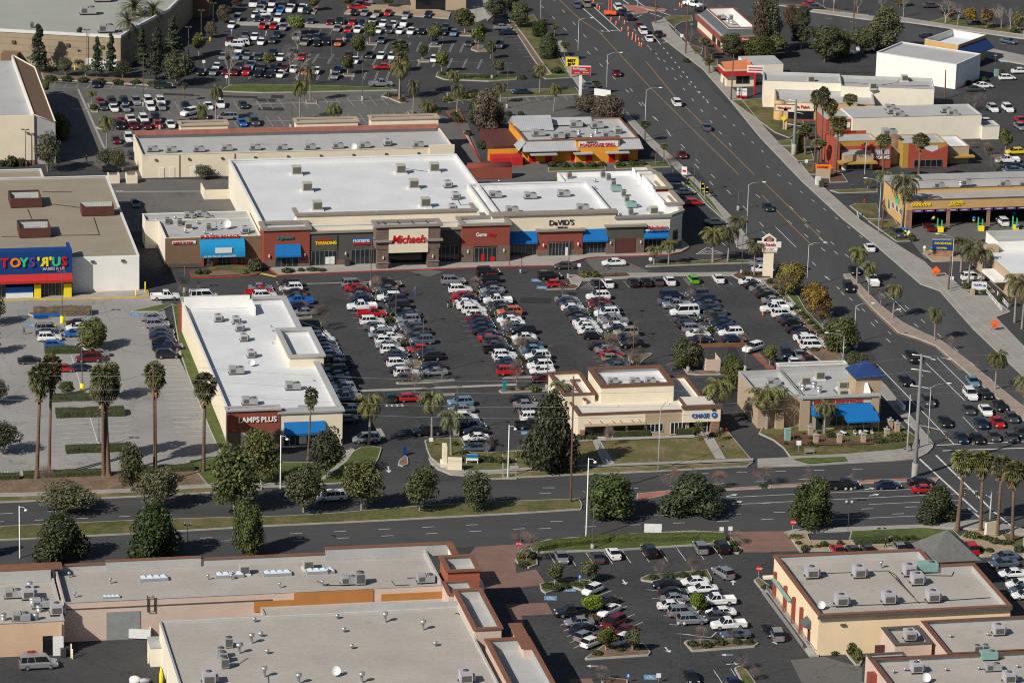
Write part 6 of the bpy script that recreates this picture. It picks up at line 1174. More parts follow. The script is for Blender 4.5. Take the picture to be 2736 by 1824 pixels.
cars('S','R',P,B_,'2005,750,ws 2018,760,ks 2034,769,ss 2043,777,gs 2052,786,ks 2067,800,ss 2088,815,wu 2070,823,wpL 2094,837,wu 2107,849,gs 2117,859,ks 2131,878,ks 2148,889,bs 2153,899,ws 2166,908,wv 2173,921,wv')
P='parked nose-in along the walk opposite the bridal shop'
cars('S','U',P,'left','1595,757,ksD 1624,754,ws 1691,752,ks 1725,751,ks 1757,749,gs 1789,748,ws 1852,744,Gh 1919,742,ws')
P='in the storefront accessible spaces'
cars('S','R',P,'left','1468,736,ku 1487,756,rh'); P='driving past the bridal shop walk'
cars('S','L',P,'left','1509,708,gs 1640,700,ws'); P='in the short line between queen palms'
cars('S','L',P,B_,'1230,1073,lu 1233,1091,ss 1243,1113,wuR 1251,1123,nsR 1258,1137,bpR 1270,1149,ks 1272,1166,ws 1273,1194,es 1142,1150,kp')
P='in the line beside the bank palm'
cars('S','R',P,B_,'1395,1063,ks 1406,1078,ss 1422,1098,sv 1425,1113,wu 1418,1133,kp'); P='driving the aisle above the queen palms'
cars('S','U',P,'left','1043,1059,nh 1095,1061,rhR'); P='in the shade of the lamp shop wall'
cars('S','R',P,B_,'850,893,ws 861,903,ws 868,914,bs 871,924,gs 876,934,es 882,945,ls 880,963,mu 902,973,kpL 894,987,nuL 900,1000,nsL 905,1012,bsL 911,1024,esL 916,1034,suL 920,1043,ssL 926,1060,spL 936,1091,ssL 924,1118,gsL'); cars('c2','L',P,B_,'1000,905,sv')
P='turning near the island behind the bank'
cars('S',(-45,14),P,'left','2012,927,wu'); P='parked behind the pancake restaurant'
cars('S',(12,24),P,'left','2101,943,bu 2138,945,ss 2080,966,es 2122,967,ws 2162,964,mp')
P='beside the round tree on the pale lot'
cars('S','R',P,B_,'128,876,sv 128,889,bs 132,900,wu 146,918,Bh 220,927,wsL 259,942,ssL 238,955,mvL 170,982,rh 80,960,ks 215,980,bs'); cars('S','L',P,B_,'205,862,ks 208,872,ws 202,888,Bs')
P='along the grass strip of the pale lot'
cars('S','R',P,B_,'408,846,ss 420,865,su 432,884,gs 432,896,bs 438,907,ks 447,925,bp 449,945,ku'); P='waiting by the end of the blue store front'
cars('S','R',P,'left','441,790,wp 545,791,wx'); P='alone in the alley shadow'
cars('S','D',P,'left','362,541,es')
P='in the rear row of the grey middle lot'; SL=(18,26)
cars('a1',SL,P,'left','900,905,rs 1005,915,gu 1115,910,bu 1220,905,su 1330,905,wu 1440,905,wu'); cars('a1',SL,P,'left','920,950,gs 1020,965,ws 1125,965,ss 1350,955,ws 1445,950,ss 1665,945,bs 1870,945,ws 1975,930,wu 2180,935,ns')
P='in the front row of the grey middle lot'
cars('a1',SL,P,'left','1080,1075,rs 1175,1070,wp 1290,1065,wu 1400,1060,bu'); cars('a1',SL,P,'left','1070,1120,ku 1195,1120,ms 1315,1120,ms 1415,1110,rs 1530,1110,ws 1640,1105,ks 1750,1100,kp 2170,1095,Bs 2280,1085,gu'); cars('a2',SL,P,'left','0,1090,gu')
P='moving or stopped in the grey middle lot'
cars('a1',(-40,10),P,'left','1700,1005,wu 1820,1040,guD 2040,1045,svL'); cars('a1','D',P,'left','1040,1250,ms 1155,1235,wu 2015,1180,bh 1185,1385,buU 860,750,bs 1465,765,nuR'); cars('a2','D',P,'left','810,1160,bu'); cars('a1','R',P,'left','1010,1510,ks')
FL='in the far lot '
UP=(-14,22)
P=FL+'line beyond the pale planted strip'
cars('a2',UP,P,'left','60,70,ss 150,75,ws 235,80,Bs 320,75,wp 430,75,wp 160,30,wu 85,35,bs 250,45,gs 340,35,gu 0,30,wu 465,90,ns 895,105,ks 990,110,ss 1100,115,ts 1200,110,rs 1360,125,ss 1560,125,bs 1770,50,wpR 940,35,msL 910,60,rsL 980,15,ssL 65,122,wsL'); cars('a1',UP,P,'left','2270,30,wu 2130,160,su 2330,70,ss 2290,130,ws')
P=FL+'paired line along the pale strip'
cars('a2',UP,P,'left','30,165,bs 125,165,gs 210,165,wu 75,225,rs 170,230,rh 260,240,ss 505,185,gs 680,195,ms 770,190,np 880,195,rs 970,200,bs 1060,190,wu 1155,205,ws 1245,215,ws 1340,205,wu 745,250,ss 840,260,rh 925,260,ws 1115,265,ws 1210,265,gu 1305,270,ws 1405,275,ws 1500,275,ks 1620,232,ms 1715,240,gs 1790,290,ls 1695,282,gs'); cars('a1',UP,P,'left','2080,220,ws')
P=FL+'line under the yellow green tree'
cars('a2',UP,P,'left','5,325,ws 60,360,ss 165,355,gs 205,305,bs 380,330,su 450,375,ts 565,380,ks 650,365,kp 755,380,os 855,335,bp 490,335,gs 560,330,gs 610,320,ks 1140,355,es 1620,370,es 1925,385,gs 2200,400,gu'); cars('a1',UP,P,'left','2060,355,ms 2190,355,ss 2285,325,ws 2105,395,wuL 2200,310,gs 2150,385,wuL 2345,370,ws')
P=FL+'line two rows behind the lawn'
cars('a2',UP,P,'left','35,505,gs 165,465,bs 235,510,ws 350,475,gu 425,505,rs 845,490,ms 905,535,ws 1035,490,gs 1135,495,ws 1235,500,wh 1610,525,wh'); cars('a1',UP,P,'left','2145,450,wu 2120,500,ls 2215,500,ss 2320,500,gs 2000,500,ss')
P=FL+'paired line nearest the lawn'
cars('a2',UP,P,'left','70,605,gs 170,610,bs 35,655,ks 130,660,ks 235,660,ws 355,615,ws 270,605,ms 460,640,os 555,630,ws 750,620,bs 725,675,ss'); cars('a1',UP,P,'left','1810,640,ks 1915,640,ss 1715,605,es 1945,590,ws 2030,640,ms 2110,640,ms 2145,595,gu 2250,585,lp 2210,640,ru 2320,650,ks 2330,600,gs')
P='at the right end of the far lot'
cars('a2','R',P,B_,'2210,190,ku 2225,240,ss 2270,287,bs'); cars('a2','L',P,B_,'1150,595,rs'); cars('a2','R',P,B_,'1130,748,sp'); cars('a1','L',P,B_,'30,1568,ks') if 0 else None
P='on the far boulevard lanes'
cars('a3',(14,22),P,'left','965,650,ms'); cars('a3',(-14,-20),P,'left','605,40,es 695,30,tu 975,60,wu 1015,105,bs 1075,150,bu 1165,225,ms 1200,272,wu 1255,340,ws 1345,300,ks 1500,915,wu 1770,1135,es'); cars('a3',(14,24),P,'left','1550,1380,ms'); cars('a3','L',P,'left','725,760,es 110,820,bs'); cars('a3',(30,6),P,'left','1650,35,wp 1740,88,ks')
P='on the boulevard beside the palm median'
cars('b4',(14,20),P,'left','50,340,ns 825,905,ks 775,1060,ku'); cars('b4',(-14,-20),P,'left','965,700,ws 990,1000,wp'); P='parked at the service centre'
cars('b4',(16,10),P,'left','1210,575,gp'); cars('b4','U',P,'left','2155,470,wu 1500,520,ms'); cars('b4','R',P,'left','2030,672,ks 1890,970,wu')
P='in the queue at the junction'
cars('c4',(14,18),P,B_,'1350,175,kp 1285,385,ks 1490,570,gu 1640,750,ks 1890,390,ls 1870,510,wu 2005,500,ks 1850,640,gs 2005,650,ws 2135,610,ks 1965,765,bs 2110,755,rs 2240,710,gs 1785,895,bs 1930,900,ks 2075,880,gs 2235,885,gs 2325,845,ns')
P='on the cross street near the junction'
cars('c4','R',P,'left','735,1320,kp 1130,1320,bs 1430,1290,ks 1460,1355,rs'); cars('c2','L','on the near street under the trees','left','690,1425,wv')
P='in the slip lot beside the corner shop'
cars('b3','R',P,B_,'1485,90,bx 1510,165,ks 1570,205,gs 1655,300,rh 1850,475,gs'); P='parked behind the plaza pylon'
cars('b3','R',P,B_,'2260,840,ss 2280,897,ws')
P='in the lots beyond the right hand shops'
cars('a4',(30,6),P,'left','1490,325,ks 2210,365,es'); cars('a4','R',P,'left','2320,632,ws 2200,692,wh 1985,765,ws 1910,793,gs 750,465,ws 930,435,ws 1100,400,ks 480,60,gs 440,35,rs 1690,100,ks 1520,45,gs 1920,205,bs'); cars('a4','D',P,'left','2070,970,wu 2205,970,wu 2005,1100,wp 2320,1075,rs 2315,1130,ss'); cars('a4','L',P,'left','2270,1355,yh 2200,1430,wp 2260,1485,bs 2250,1520,es')
P='in the top line of the lower lot'
cars('d3',(-12,-18),P,'left','785,430,gs 935,395,ws 1255,378,ku 1715,345,su 1905,340,ku'); cars('d3',(12,20),P,'left','470,430,ss'); cars('d3',(-22,-12),P,'left','1920,572,su')
P='on the left of the lower lot'
cars('d3',(24,-9),P,B_,'565,925,kpL 630,1010,ssL 660,1070,bs 685,1135,sh 750,1190,wh 890,825,ks'); cars('d3',(-24,11),P,B_,'750,720,wh 900,905,ws 940,1015,mv 1030,1085,ms 1010,1170,wh')
P='on the right of the lower lot'
cars('d3','R',P,B_,'1410,670,ksL 1475,745,ks 1490,800,ss 1460,862,ws 1560,925,su 1640,995,su'); cars('d3','L',P,B_,'1665,650,ws 1740,715,ws 1850,778,ks 1870,822,wp 1900,925,ws 1850,965,gs 1970,1035,wp 2030,1120,es')
P='near the bottom edge of the lower lot'
cars('d3',(14,22),P,'left','1635,1500,ks 2020,1565,bs 2345,1090,ks'); cars('d4',(-12,-22),P,'left','130,1120,su')
P='behind the butter coloured store'
cars('d4','U',P,'left','680,368,rs 820,368,gs 950,362,gs 1235,345,ss 1345,340,ks 1870,350,ru'); cars('d4','L',P,'left','2180,425,es 2170,487,es 2250,577,ws 2320,670,ws 2345,720,es 2370,770,ws')
cars('d1','R','parked in the bottom left service yard','left','345,1390,sx')
for o in list(CP.values()): drop(o)
# small extras belonging to vehicles' neighbourhood are separate things
def thing(name, label, cat, loc, rz, parts, group=None, sc=None):
    e = empty(name, loc, rz); tag(e, label, cat, group)
    if sc: e.scale = (sc,)*3
    for nm, b, m in parts: b.build(nm, M[m] if isinstance(m, str) else [M[q] for q in m], e)
    return e
# ================================================================ TREES AND PLANTING
def leafy(b, blobs, n, s, m=0, up=.35, core=True):
    """leaf sprays: small bent faces scattered through the outer part of several lobes"""
    wt = [q[3]*q[4]*q[5] for q in blobs]; tot = sum(wt)
    for q, w_ in zip(blobs, wt):
        cx,cy,cz,rx,ry,rz = q
        for i in range(int(n*w_/tot)):
            d = Vector((rd.gauss(0,1),rd.gauss(0,1),rd.gauss(0,1))).normalized(); r = rd.uniform(.62,1.08)**.7
            if rd.random() < .12: r *= rd.uniform(1.0,1.14)
            c = Vector((cx+d.x*rx*r, cy+d.y*ry*r, cz+d.z*rz*r))
            nr = (d+Vector((rd.gauss(0,.6),rd.gauss(0,.6),rd.gauss(0,.5)+up))).normalized(); a = nr.orthogonal().normalized(); e = nr.cross(a)
            th = rd.uniform(0,6.28); a, e = a*math.cos(th)+e*math.sin(th), e*math.cos(th)-a*math.sin(th); k = s*rd.uniform(.6,1.3)
            b.add([c-a*k-e*k*.5, c+a*k*.2-e*k*.7+nr*k*.25, c+a*k, c+e*k*.7-nr*k*.1], [(0,1,2),(0,2,3)], m)
        if core: b.ball((cx,cy,cz), .62, rx, ry, rz, 10, m, .15)
def lobes(h0, h1, R, n, flat_=.8, top=.6, cone=0):
    L = []
    for i in range(n):
        t = (i+.5)/n; z = h0+(h1-h0)*(.16+.70*t); rr = R*(math.sin(math.pi*(.18+.72*t))**top)*.62*rd.uniform(.8,1.15); a = i*2.4+rd.uniform(-.5,.5); r = R*rd.uniform(.34,.54)
        if cone: rr *= 1.35-1.15*t; r *= 1.2-.75*t
        L.append((math.cos(a)*rr*.9, math.sin(a)*rr*.9, z, r, r, r*flat_))
    L.append((0,0,(h0+h1)/2,R*.7,R*.7,(h1-h0)*.42)); return L
def branchy(b, p, d, L, r, depth, spread=.55, n=3, m=0, tw=None):
    q = p+d*L; b.tube([p, p+d*L*.5+Vector((rd.gauss(0,.04),rd.gauss(0,.04),0))*L, q], [r,r*.8,r*.62], 5 if depth>2 else 3, m, False)
    if depth == 0:
        return
    for i in range(n if depth>1 else n+2):
        a = d.orthogonal().normalized(); a.rotate(Matrix.Rotation(rd.uniform(0,6.28),3,d)); nd = (d+a*rd.uniform(.35,1.0)*spread+Vector((0,0,.12))).normalized()
        branchy(b, p+d*L*rd.uniform(.55,1.0), nd, L*rd.uniform(.6,.82), r*.55, depth-1, spread, n, m)
def tree_proto(kind, v):
    """height and crown width as built; placed copies are scaled to the measured size"""
    T = MB(); K = MB(); e = None
    rd.seed(hash(kind) % 97 if 0 else sum(map(ord,kind))*7+v)
    bark='bark'; leaf='leaf_mid'; H,W = 8.,6.
    if kind == 'magnolia': H,W=12.,9.6; T.tube([(0,0,0),(0,0,3),(0,0,7)],[.3,.24,.1],7); leafy(K,lobes(.2,12,5.0,13,1.1,.4,cone=v),6500,.29); leaf='leaf_dark'
    elif kind == 'round': H,W=6.,4.6; T.tube([(0,0,0),(0,.05,2),(0,0,4)],[.13,.1,.05],6); leafy(K,lobes(1.7,6,2.3,6),2300,.2); bark='bark_pale'
    elif kind == 'bright': H,W=6.,4.8; T.tube([(0,0,0),(0,.05,2),(0,0,4)],[.13,.1,.05],6); leafy(K,lobes(1.6,6,2.4,6),2600,.19); leaf='leaf_bright'
    elif kind == 'gold': H,W=6.5,7.5; T.tube([(0,0,0),(0,0,3)],[.22,.15],6); leafy(K,lobes(.6,6.5,3.9,10,.95),5000,.22); leaf='leaf_gold'
    elif kind == 'ficus': H,W=7.,7.; T.tube([(0,0,0),(0,0,3)],[.25,.15],6); leafy(K,lobes(.3,7,3.7,10,1.),5500,.23,up=.2)
    elif kind == 'street':
        H,W=9.,7.5; T.tube([(0,0,0),(.05,0,2.4),(0,0,6)],[.2,.15,.06],6)
        for i in range(6): a=i*1.05; T.tube([(0,0,2+i*.3),(math.cos(a)*1.6,math.sin(a)*1.6,4.2+i*.5)],[.08,.03],4)
        leafy(K,lobes(1.4,9,3.7,11,.75),3100,.23,core=False); leafy(K,[(0,0,5.2,1.5,1.5,2.2)],260,.26,core=False); leaf='leaf_olive' if v % 2 else 'leaf_mid'; bark='bark_grey'
    elif kind == 'olive':
        H,W=7.,8.
        for i in range(5): a=i*1.26; T.tube([(0,0,0),(math.cos(a)*.8,math.sin(a)*.8,2.),(math.cos(a)*2.2,math.sin(a)*2.2,4.5)],[.16,.12,.04],5)
        leafy(K,lobes(1.4,7,4.1,12,.55),2900,.22,core=False); leafy(K,[(0,0,4.3,2.0,2.0,1.3)],260,.24,core=False); leaf='leaf_olive'; bark='bark_grey'
    elif kind == 'euc': H,W=14.,9.; T.tube([(0,0,0),(.2,0,5),(0,0,11)],[.3,.22,.08],6); leafy(K,lobes(1.5,14,4.3,14,1.0),6500,.27,core=False); leafy(K,[(0,0,7,2.2,2.2,5)],900,.3); leaf='leaf_olive'
    elif kind == 'rust': H,W=9.,8.; T.tube([(0,0,0),(0,0,5)],[.2,.1],6); leafy(K,lobes(1.2,9,3.8,12,.8),3800,.23,core=False); leafy(K,[(0,0,5,2.0,2.0,2.2)],400,.25,core=False); leaf='leaf_rust'
    elif kind == 'autumn': H,W=8.,5.; T.tube([(0,0,0),(0,0,5)],[.14,.06],6); leafy(K,lobes(2,8,2.4,6,1.),900,.28,core=False); leaf='leaf_gold'; bark='bark_pale'
    elif kind == 'pine':
        H,W=11.,4.; T.tube([(0,0,0),(0,0,5),(.1,0,10.6)],[.16,.12,.03],6); leaf='leaf_pine'
        for i in range(17):
            z=1.6+i*.56; r=1.9*(1-i/18.5)+.25; a=rd.uniform(0,6.28); o=.35*r; leafy(K,[(math.cos(a)*o,math.sin(a)*o,z,r,r,.42)],100,.26,core=i%2==0)
    elif kind in ('bare','barerust','barewhite'):
        H,W=(6.,5.) if kind!='barewhite' else (12.,8.); bark='bark_grey' if kind!='barewhite' else 'bark_pale'; s_=H/6
        branchy(T, Vector((0,0,0)), Vector((0,0,1)), 1.9*s_, .12*s_, 4 if kind!='barewhite' else 4, .95 if kind!='barewhite' else .7, 3)
        if kind!='barewhite':
            for i in range(1100):                  # last year's fine twigs
                d=Vector((rd.gauss(0,1),rd.gauss(0,1),rd.gauss(0,.8)+.25)).normalized(); c=Vector((0,0,3.6))+Vector((d.x*2.1,d.y*2.1,d.z*1.9))*rd.uniform(.35,1.05); q=c+d*rd.uniform(.25,.7)+Vector((0,0,.12)); o=Vector((.028,.018,0)); K.add([c-o,c+o,q],[(0,1,2)],0)
            leaf='twig' if kind=='bare' else 'twig_rust'
        else:
            for i in range(260):
                d=Vector((rd.gauss(0,1),rd.gauss(0,1),rd.gauss(0,.7)+.4)).normalized(); c=Vector((0,0,6.8))+Vector((d.x*3.4,d.y*3.4,d.z*4.2))*rd.uniform(.5,1.05); q=c+d*rd.uniform(.4,1.)+Vector((0,0,.2)); o=Vector((.035,.02,0)); K.add([c-o,c+o,q],[(0,1,2)],0)
            leaf='bark_grey'
    elif kind == 'fan':
        H,W=18.,3.9; ln=rd.uniform(-1.1,1.1); T.tube([(0,0,-.1),(ln*.2,0,.8),(ln*.5,0,6),(ln,0,15.6)],[.5,.34,.26,.22],9,0); top=Vector((ln,0,15.9)); bark='bark_palm'
        D=MB()
        for i in range(74):
            a=i*2.4+rd.uniform(-.3,.3); el=math.radians(82-172*(i/74)**.75); pet=1.1+.5*rd.random()+(.8 if el<-.6 else 0); d=Vector((math.cos(a)*math.cos(el),math.sin(a)*math.cos(el),math.sin(el))); c=top+d*pet*.8; sd=d.cross(Vector((0,0,1))).normalized(); up=sd.cross(d)
            K.add([top-sd*.03,top+sd*.03,c],[(0,1,2)],0)
            for k in range(7):
                t=(k-3)/3*1.15; dr=(d*math.cos(t)+sd*math.sin(t)); tip=c+dr*rd.uniform(.85,1.15)+Vector((0,0,-.32-abs(t)*.15)); w_=sd*math.cos(t)-d*math.sin(t); K.add([c,c+dr*.55-w_*.15,tip,c+dr*.55+w_*.15+up*.06],[(0,1,2),(0,2,3)],0)
        for i in range(90):
            a=i*2.4; r=rd.uniform(.35,1.0); z=15.7-rd.uniform(.1,2.9); q=top+Vector((math.cos(a)*.2,math.sin(a)*.2,z-15.9)); tip=q+Vector((math.cos(a)*r,math.sin(a)*r,-rd.uniform(.7,1.3))); sd=Vector((-math.sin(a),math.cos(a),0))*.22; D.add([q-sd,q+sd,tip+sd*.6,tip-sd*.6],[(0,1,2,3)],0)
        leaf='leaf_fan'; e='D'
    elif kind in ('queen','date'):
        qn=kind=='queen'; H,W=(9.,5.0) if qn else (13.,9.5); Hs=6.4 if qn else 9.2; T.tube([(0,0,-.1),(.1,0,Hs*.5),(0,0,Hs)],[.24,.19,.16] if qn else [.5,.42,.45],9); top=Vector((0,0,Hs)); bark='bark_grey' if qn else 'bark_palm'; D=MB()
        nf=26 if qn else 54; FLn=3.5 if qn else 4.9
        for i in range(nf):
            a=i*2.4+rd.uniform(-.25,.25)+(.0 if not qn else .2); el0=math.radians(rd.uniform(25,80) if i<nf*.6 else rd.uniform(-10,35)); pts=[]; p=top.copy(); el=el0; sg=8
            for k in range(sg+1):
                pts.append(p.copy()); p=p+Vector((math.cos(a)*math.cos(el),math.sin(a)*math.cos(el),math.sin(el)))*FLn/sg; el-=math.radians(19 if qn else 10.5)
            sd=Vector((-math.sin(a),math.cos(a),0))
            for k in range(sg):
                p0,p1=pts[k],pts[k+1]; ax=(p1-p0).normalized(); L=(.75 if qn else .7)*math.sin(math.pi*(.15+.8*(k+.5)/sg))
                K.add([p0-sd*.03,p0+sd*.03,p1+sd*.02,p1-sd*.02],[(0,1,2,3)],0)
                for s in (-1,1):
                    for j in range(3):
                        c=p0.lerp(p1,(j+rd.random())/3); tip=c+sd*s*L*rd.uniform(.6,.95)+ax*.25*L+Vector((0,0,-L*(.75 if qn else .22)*rd.uniform(.6,1.3))); K.add([c-ax*.09,c+ax*.09,tip],[(0,1,2)],0)
        for i in range(14 if qn else 24):
            a=i*2.4; q=top+Vector((0,0,-.2)); r=rd.uniform(.4,1.2); tip=q+Vector((math.cos(a)*r,math.sin(a)*r,-rd.uniform(1.0,2.2) if qn else -rd.uniform(.3,1.2))); sd=Vector((-math.sin(a),math.cos(a),0))*.14; D.add([q-sd,q+sd,tip+sd,tip-sd],[(0,1,2,3)],0)
        leaf='leaf_queen' if qn else 'leaf_date'; e='D'
    elif kind == 'bush': H,W=1.2,1.8; leafy(K,[(0,0,.5,.85,.85,.6)],220,.17); leaf='hedge'
    elif kind == 'bushlight': H,W=1.2,1.8; leafy(K,[(0,0,.5,.85,.85,.6)],220,.17); leaf='leaf_mid'
    elif kind == 'grassbush': H,W=1.,1.; leafy(K,[(0,0,.4,.5,.5,.45)],90,.16); leaf='leaf_rust'
    elif kind == 'cycad':
        H,W=2.6,3.2
        T.tube([(0,0,0),(.2,0,1.5)],[.12,.1],6)
        for i in range(30):
            a=i*2.4; el=math.radians(70-i*3); d=Vector((math.cos(a)*math.cos(el),math.sin(a)*math.cos(el),math.sin(el))); c=Vector((.2,0,1.5)); sd=Vector((-math.sin(a),math.cos(a),0))*.15; m_=c+d*.8; K.add([c,m_-sd,c+d*1.4+Vector((0,0,-.3)),m_+sd],[(0,1,2),(0,2,3)],0)
        leaf='leaf_fan'
    nm = dict(fan='fan_palm',queen='queen_palm',date='date_palm',pine='conifer',magnolia='magnolia_tree',bare='bare_tree',barerust='bare_tree',barewhite='bare_tree',bush='shrub',bushlight='shrub',grassbush='shrub',cycad='dwarf_palm',euc='eucalyptus_tree',gold='flowering_tree',ficus='ficus_tree').get(kind,'tree')
    root = empty(nm, (0,0,0))
    if T.v: T.build('trunk', M[bark], root)
    if K.v: K.build('twigs' if leaf.startswith(('twig','bark')) else 'fronds' if kind in ('fan','queen','date','cycad') else 'crown', M[leaf], root)
    if e == 'D' and D.v: D.build('dead_fronds', M['leaf_dead' if kind!='date' else 'leaf_yellow'], root)
    return root, H, W
TN = dict(magnolia='dense dark broadleaf tree',round='small round green tree',bright='yellow green round tree',gold='golden topped wide tree',ficus='clipped dark ficus',street='open crowned street tree',olive='grey green spreading tree',euc='tall ragged eucalyptus',rust='rust tinged loose tree',autumn='slim tree with yellowing leaves',
 pine='slim dark conifer',bare='leafless grey tree',barerust='leafless reddish tree',barewhite='tall white barked leafless tree',fan='tall fan palm',queen='drooping queen palm',date='stout date palm',bush='dark round shrub',bushlight='fresh green shrub',grassbush='brown low shrub',cycad='dwarf palm')
TP = {}
def trees(t, place, data, key='left'):
    """kind,x,y,top y,crown width px (source pixels x 3.357 in tile units)"""
    for tok in data.split():
        a = tok.split(','); kind = a[0]; x,y,yt,wd = map(float, a[1:5]); k = 3.357 if t[0] in 'abcd' else 6.72 if t[0] in 'ZY' else 1.
        g = G(t,x,y); h = hgt(t,x,y,yt); wm = wd/k/pxm(g); v = rd.choice((0,1)) if x != 365 else 1
        if kind in ('street','olive','fan'): v += rd.choice((0,2))
        if (kind,v) not in TP: st_ = rd.getstate(); TP[(kind,v)] = tree_proto(kind,v); rd.setstate(st_)
        r,H,W = TP[(kind,v)]; o = dup(r, (g.x,g.y,-.02), 0, (wm/W*rd.uniform(.96,1.04),wm/W*rd.uniform(.96,1.04),h/H)); o.rotation_euler = (rd.gauss(0,.018),rd.gauss(0,.018),rd.uniform(0,6.28)); reg(o, TN[kind], place, 'palm' if kind in ('fan','queen','date','cycad') else 'shrub' if kind in ('bush','bushlight','grassbush') else 'tree', TN[kind]+'s '+place, key)
trees('c1','along the near street edge of the pale lot','fan,325,1275,215,235 fan,440,1265,130,205 fan,930,1250,215,225 fan,978,1255,350,270 fan,1395,1225,195,200 fan,1820,1210,285,225 bare,412,1440,1130,190 street,1190,1395,965,290 olive,600,1568,1330,560 olive,1430,1540,1160,420 street,2100,1570,1000,520 olive,-40,600,370,260 olive,20,1050,760,330')
trees('c1','on the pale lot islands','round,605,530,400,165 street,980,560,200,280'); trees('b1','on the pale lot islands','ficus,830,1625,1360,310'); trees('b1','at the left edge of the pale lot','olive,-60,1400,1150,260 olive,-80,1660,1400,200')
trees('d1','on the near kerb by pink roofs','magnolia,545,465,0,440 magnolia,1375,458,-100,460 magnolia,2240,425,-60,290 magnolia,-80,420,150,180')
trees('c2','on the street side of the lamp shop','street,60,1330,800,380 street,640,1280,810,360 street,440,1570,1150,390 street,960,1560,1080,440 street,1480,1568,1150,340 street,1985,1560,1210,320 fan,478,1110,425,125')
trees('c2','by the drive into the lamp shop lot','queen,1025,970,420,290 queen,1590,925,400,260 queen,1765,1065,590,270 bare,2090,1080,880,130'); trees('Y2','at the foot of the first double row','bare,1015,1080,650,270 bare,1130,1255,880,200 bare,1620,1050,700,240')
trees('c3','around the bank','magnolia,365,1215,420,430 queen,455,690,350,220 queen,640,690,450,180 queen,1870,800,290,330 cycad,1700,940,745,170 cycad,1885,935,805,130 bare,890,990,790,110 bare,105,1100,900,100 ficus,1590,285,25,270 ficus,2000,470,195,220')
trees('c3','on the brick median of the near street','magnolia,895,1610,1235,520 magnolia,1640,1590,1195,520 barerust,1460,1400,1150,230 barerust,1880,1365,1195,160 bush,1870,1385,1330,110 bush,2280,1350,1315,90'); trees('c4','on the brick median of the near street','barerust,10,1330,1120,230 barerust,395,1320,1160,110 barerust,805,1320,1160,70')
trees('c4','around the pancake restaurant','queen,40,830,385,420 queen,560,870,515,240 round,65,260,70,160 ficus,850,300,150,190 bush,470,125,90,90 bush,375,885,850,40 bush,330,930,890,50 bush,435,930,890,50 bush,435,980,930,60 bush,215,970,930,40 bush,215,900,880,40 bush,485,990,960,50 bushlight,1180,930,870,160 bushlight,1060,950,900,130 bushlight,1240,890,850,110 bush,630,900,850,120 bush,1040,900,870,50')
trees('c4','in the row at the near right corner','fan,1748,1730,985,245 fan,1965,1745,990,210 fan,2110,1790,1050,200 fan,2250,1840,1085,215 fan,2400,1820,1090,200 magnolia,1560,1660,1300,330 magnolia,425,1720,1280,370')
trees('b3','on the islet before the corner shop','queen,1300,865,665,165 queen,1430,865,600,165 queen,1828,845,480,270 queen,1960,840,450,210 queen,2045,705,370,210 queen,2200,970,580,180')
trees('b4','along the hedge of the boulevard','gold,255,1130,850,270 bare,215,1150,920,200 gold,480,1330,1050,280 bare,540,1460,1210,210 bare,432,1350,1230,110 ficus,700,1640,1350,300')
trees('b4','on the palm median','queen,850,1040,645,190 queen,958,1142,775,150 bare,1062,1248,1055,130 queen,1172,1345,975,175 queen,1548,1548,1195,165'); trees('c4','on the palm median','queen,2090,478,55,210 queen,2350,740,260,240 bare,1690,120,-20,70 bare,1920,330,200,60')
trees('b4','by the service centre and clinic','queen,1253,530,-40,300 queen,1090,300,-40,200 queen,1782,925,550,230 queen,1850,1030,600,220 queen,1935,905,600,200 queen,1965,1020,640,180 queen,2265,1380,880,250 queen,2330,1440,890,230 queen,945,190,85,90 cycad,805,190,140,70 queen,2225,1240,1130,90 bush,1350,650,590,70 bush,1900,1110,1080,80 bush,2000,1115,1085,90 bushlight,1830,1080,1030,80 bush,2140,1190,1110,70')
trees('a4','before the vermilion restaurant','fan,395,1395,1120,150 fan,490,1320,800,110 fan,500,1490,1230,150 fan,530,1450,760,130 fan,595,1450,870,130 fan,655,1568,1030,150 fan,775,1145,845,140 fan,1090,1640,1185,150 fan,1400,1640,1185,165 fan,410,1250,1190,100 ficus,330,1370,1190,90')
trees('a4','in the grove beyond the vermilion restaurant','euc,60,480,-20,230 round,120,520,330,270 rust,250,290,30,160 euc,360,320,40,170 round,350,440,230,220 euc,560,560,225,330 ficus,660,520,300,140 ficus,730,520,290,130 olive,900,480,240,270 euc,1100,470,50,330 olive,1060,440,200,330 bare,1900,1000,790,240 barerust,1880,1330,1270,100 bare,2010,1400,1270,90 round,2180,1370,1150,140 bare,2090,1530,1380,200 bush,2020,1350,1290,70 bush,1990,730,690,90 bush,1860,760,720,80 bush,2150,665,620,60 rust,-30,480,-50,200')
trees('a4','along the far cross street','barewhite,640,110,-90,120 barewhite,855,120,-60,110 barewhite,545,90,-80,80 barewhite,1075,100,-60,100 barewhite,1270,150,-60,120 barewhite,1645,215,-20,230 barewhite,1755,230,10,140 autumn,1865,235,60,150 autumn,2010,260,70,160 barewhite,2145,265,0,140 barewhite,2225,270,0,160 autumn,2290,290,100,120 barewhite,2100,245,20,140 autumn,1235,60,-60,150 bush,2265,300,240,80 rust,1690,190,30,70')
trees('a3','on the diner corner','euc,1990,520,300,220 ficus,2240,530,340,260 fan,1800,660,520,110 fan,1770,520,340,110 fan,1820,530,440,90 fan,1735,430,330,70 bare,1630,370,230,70 round,1690,180,150,40')
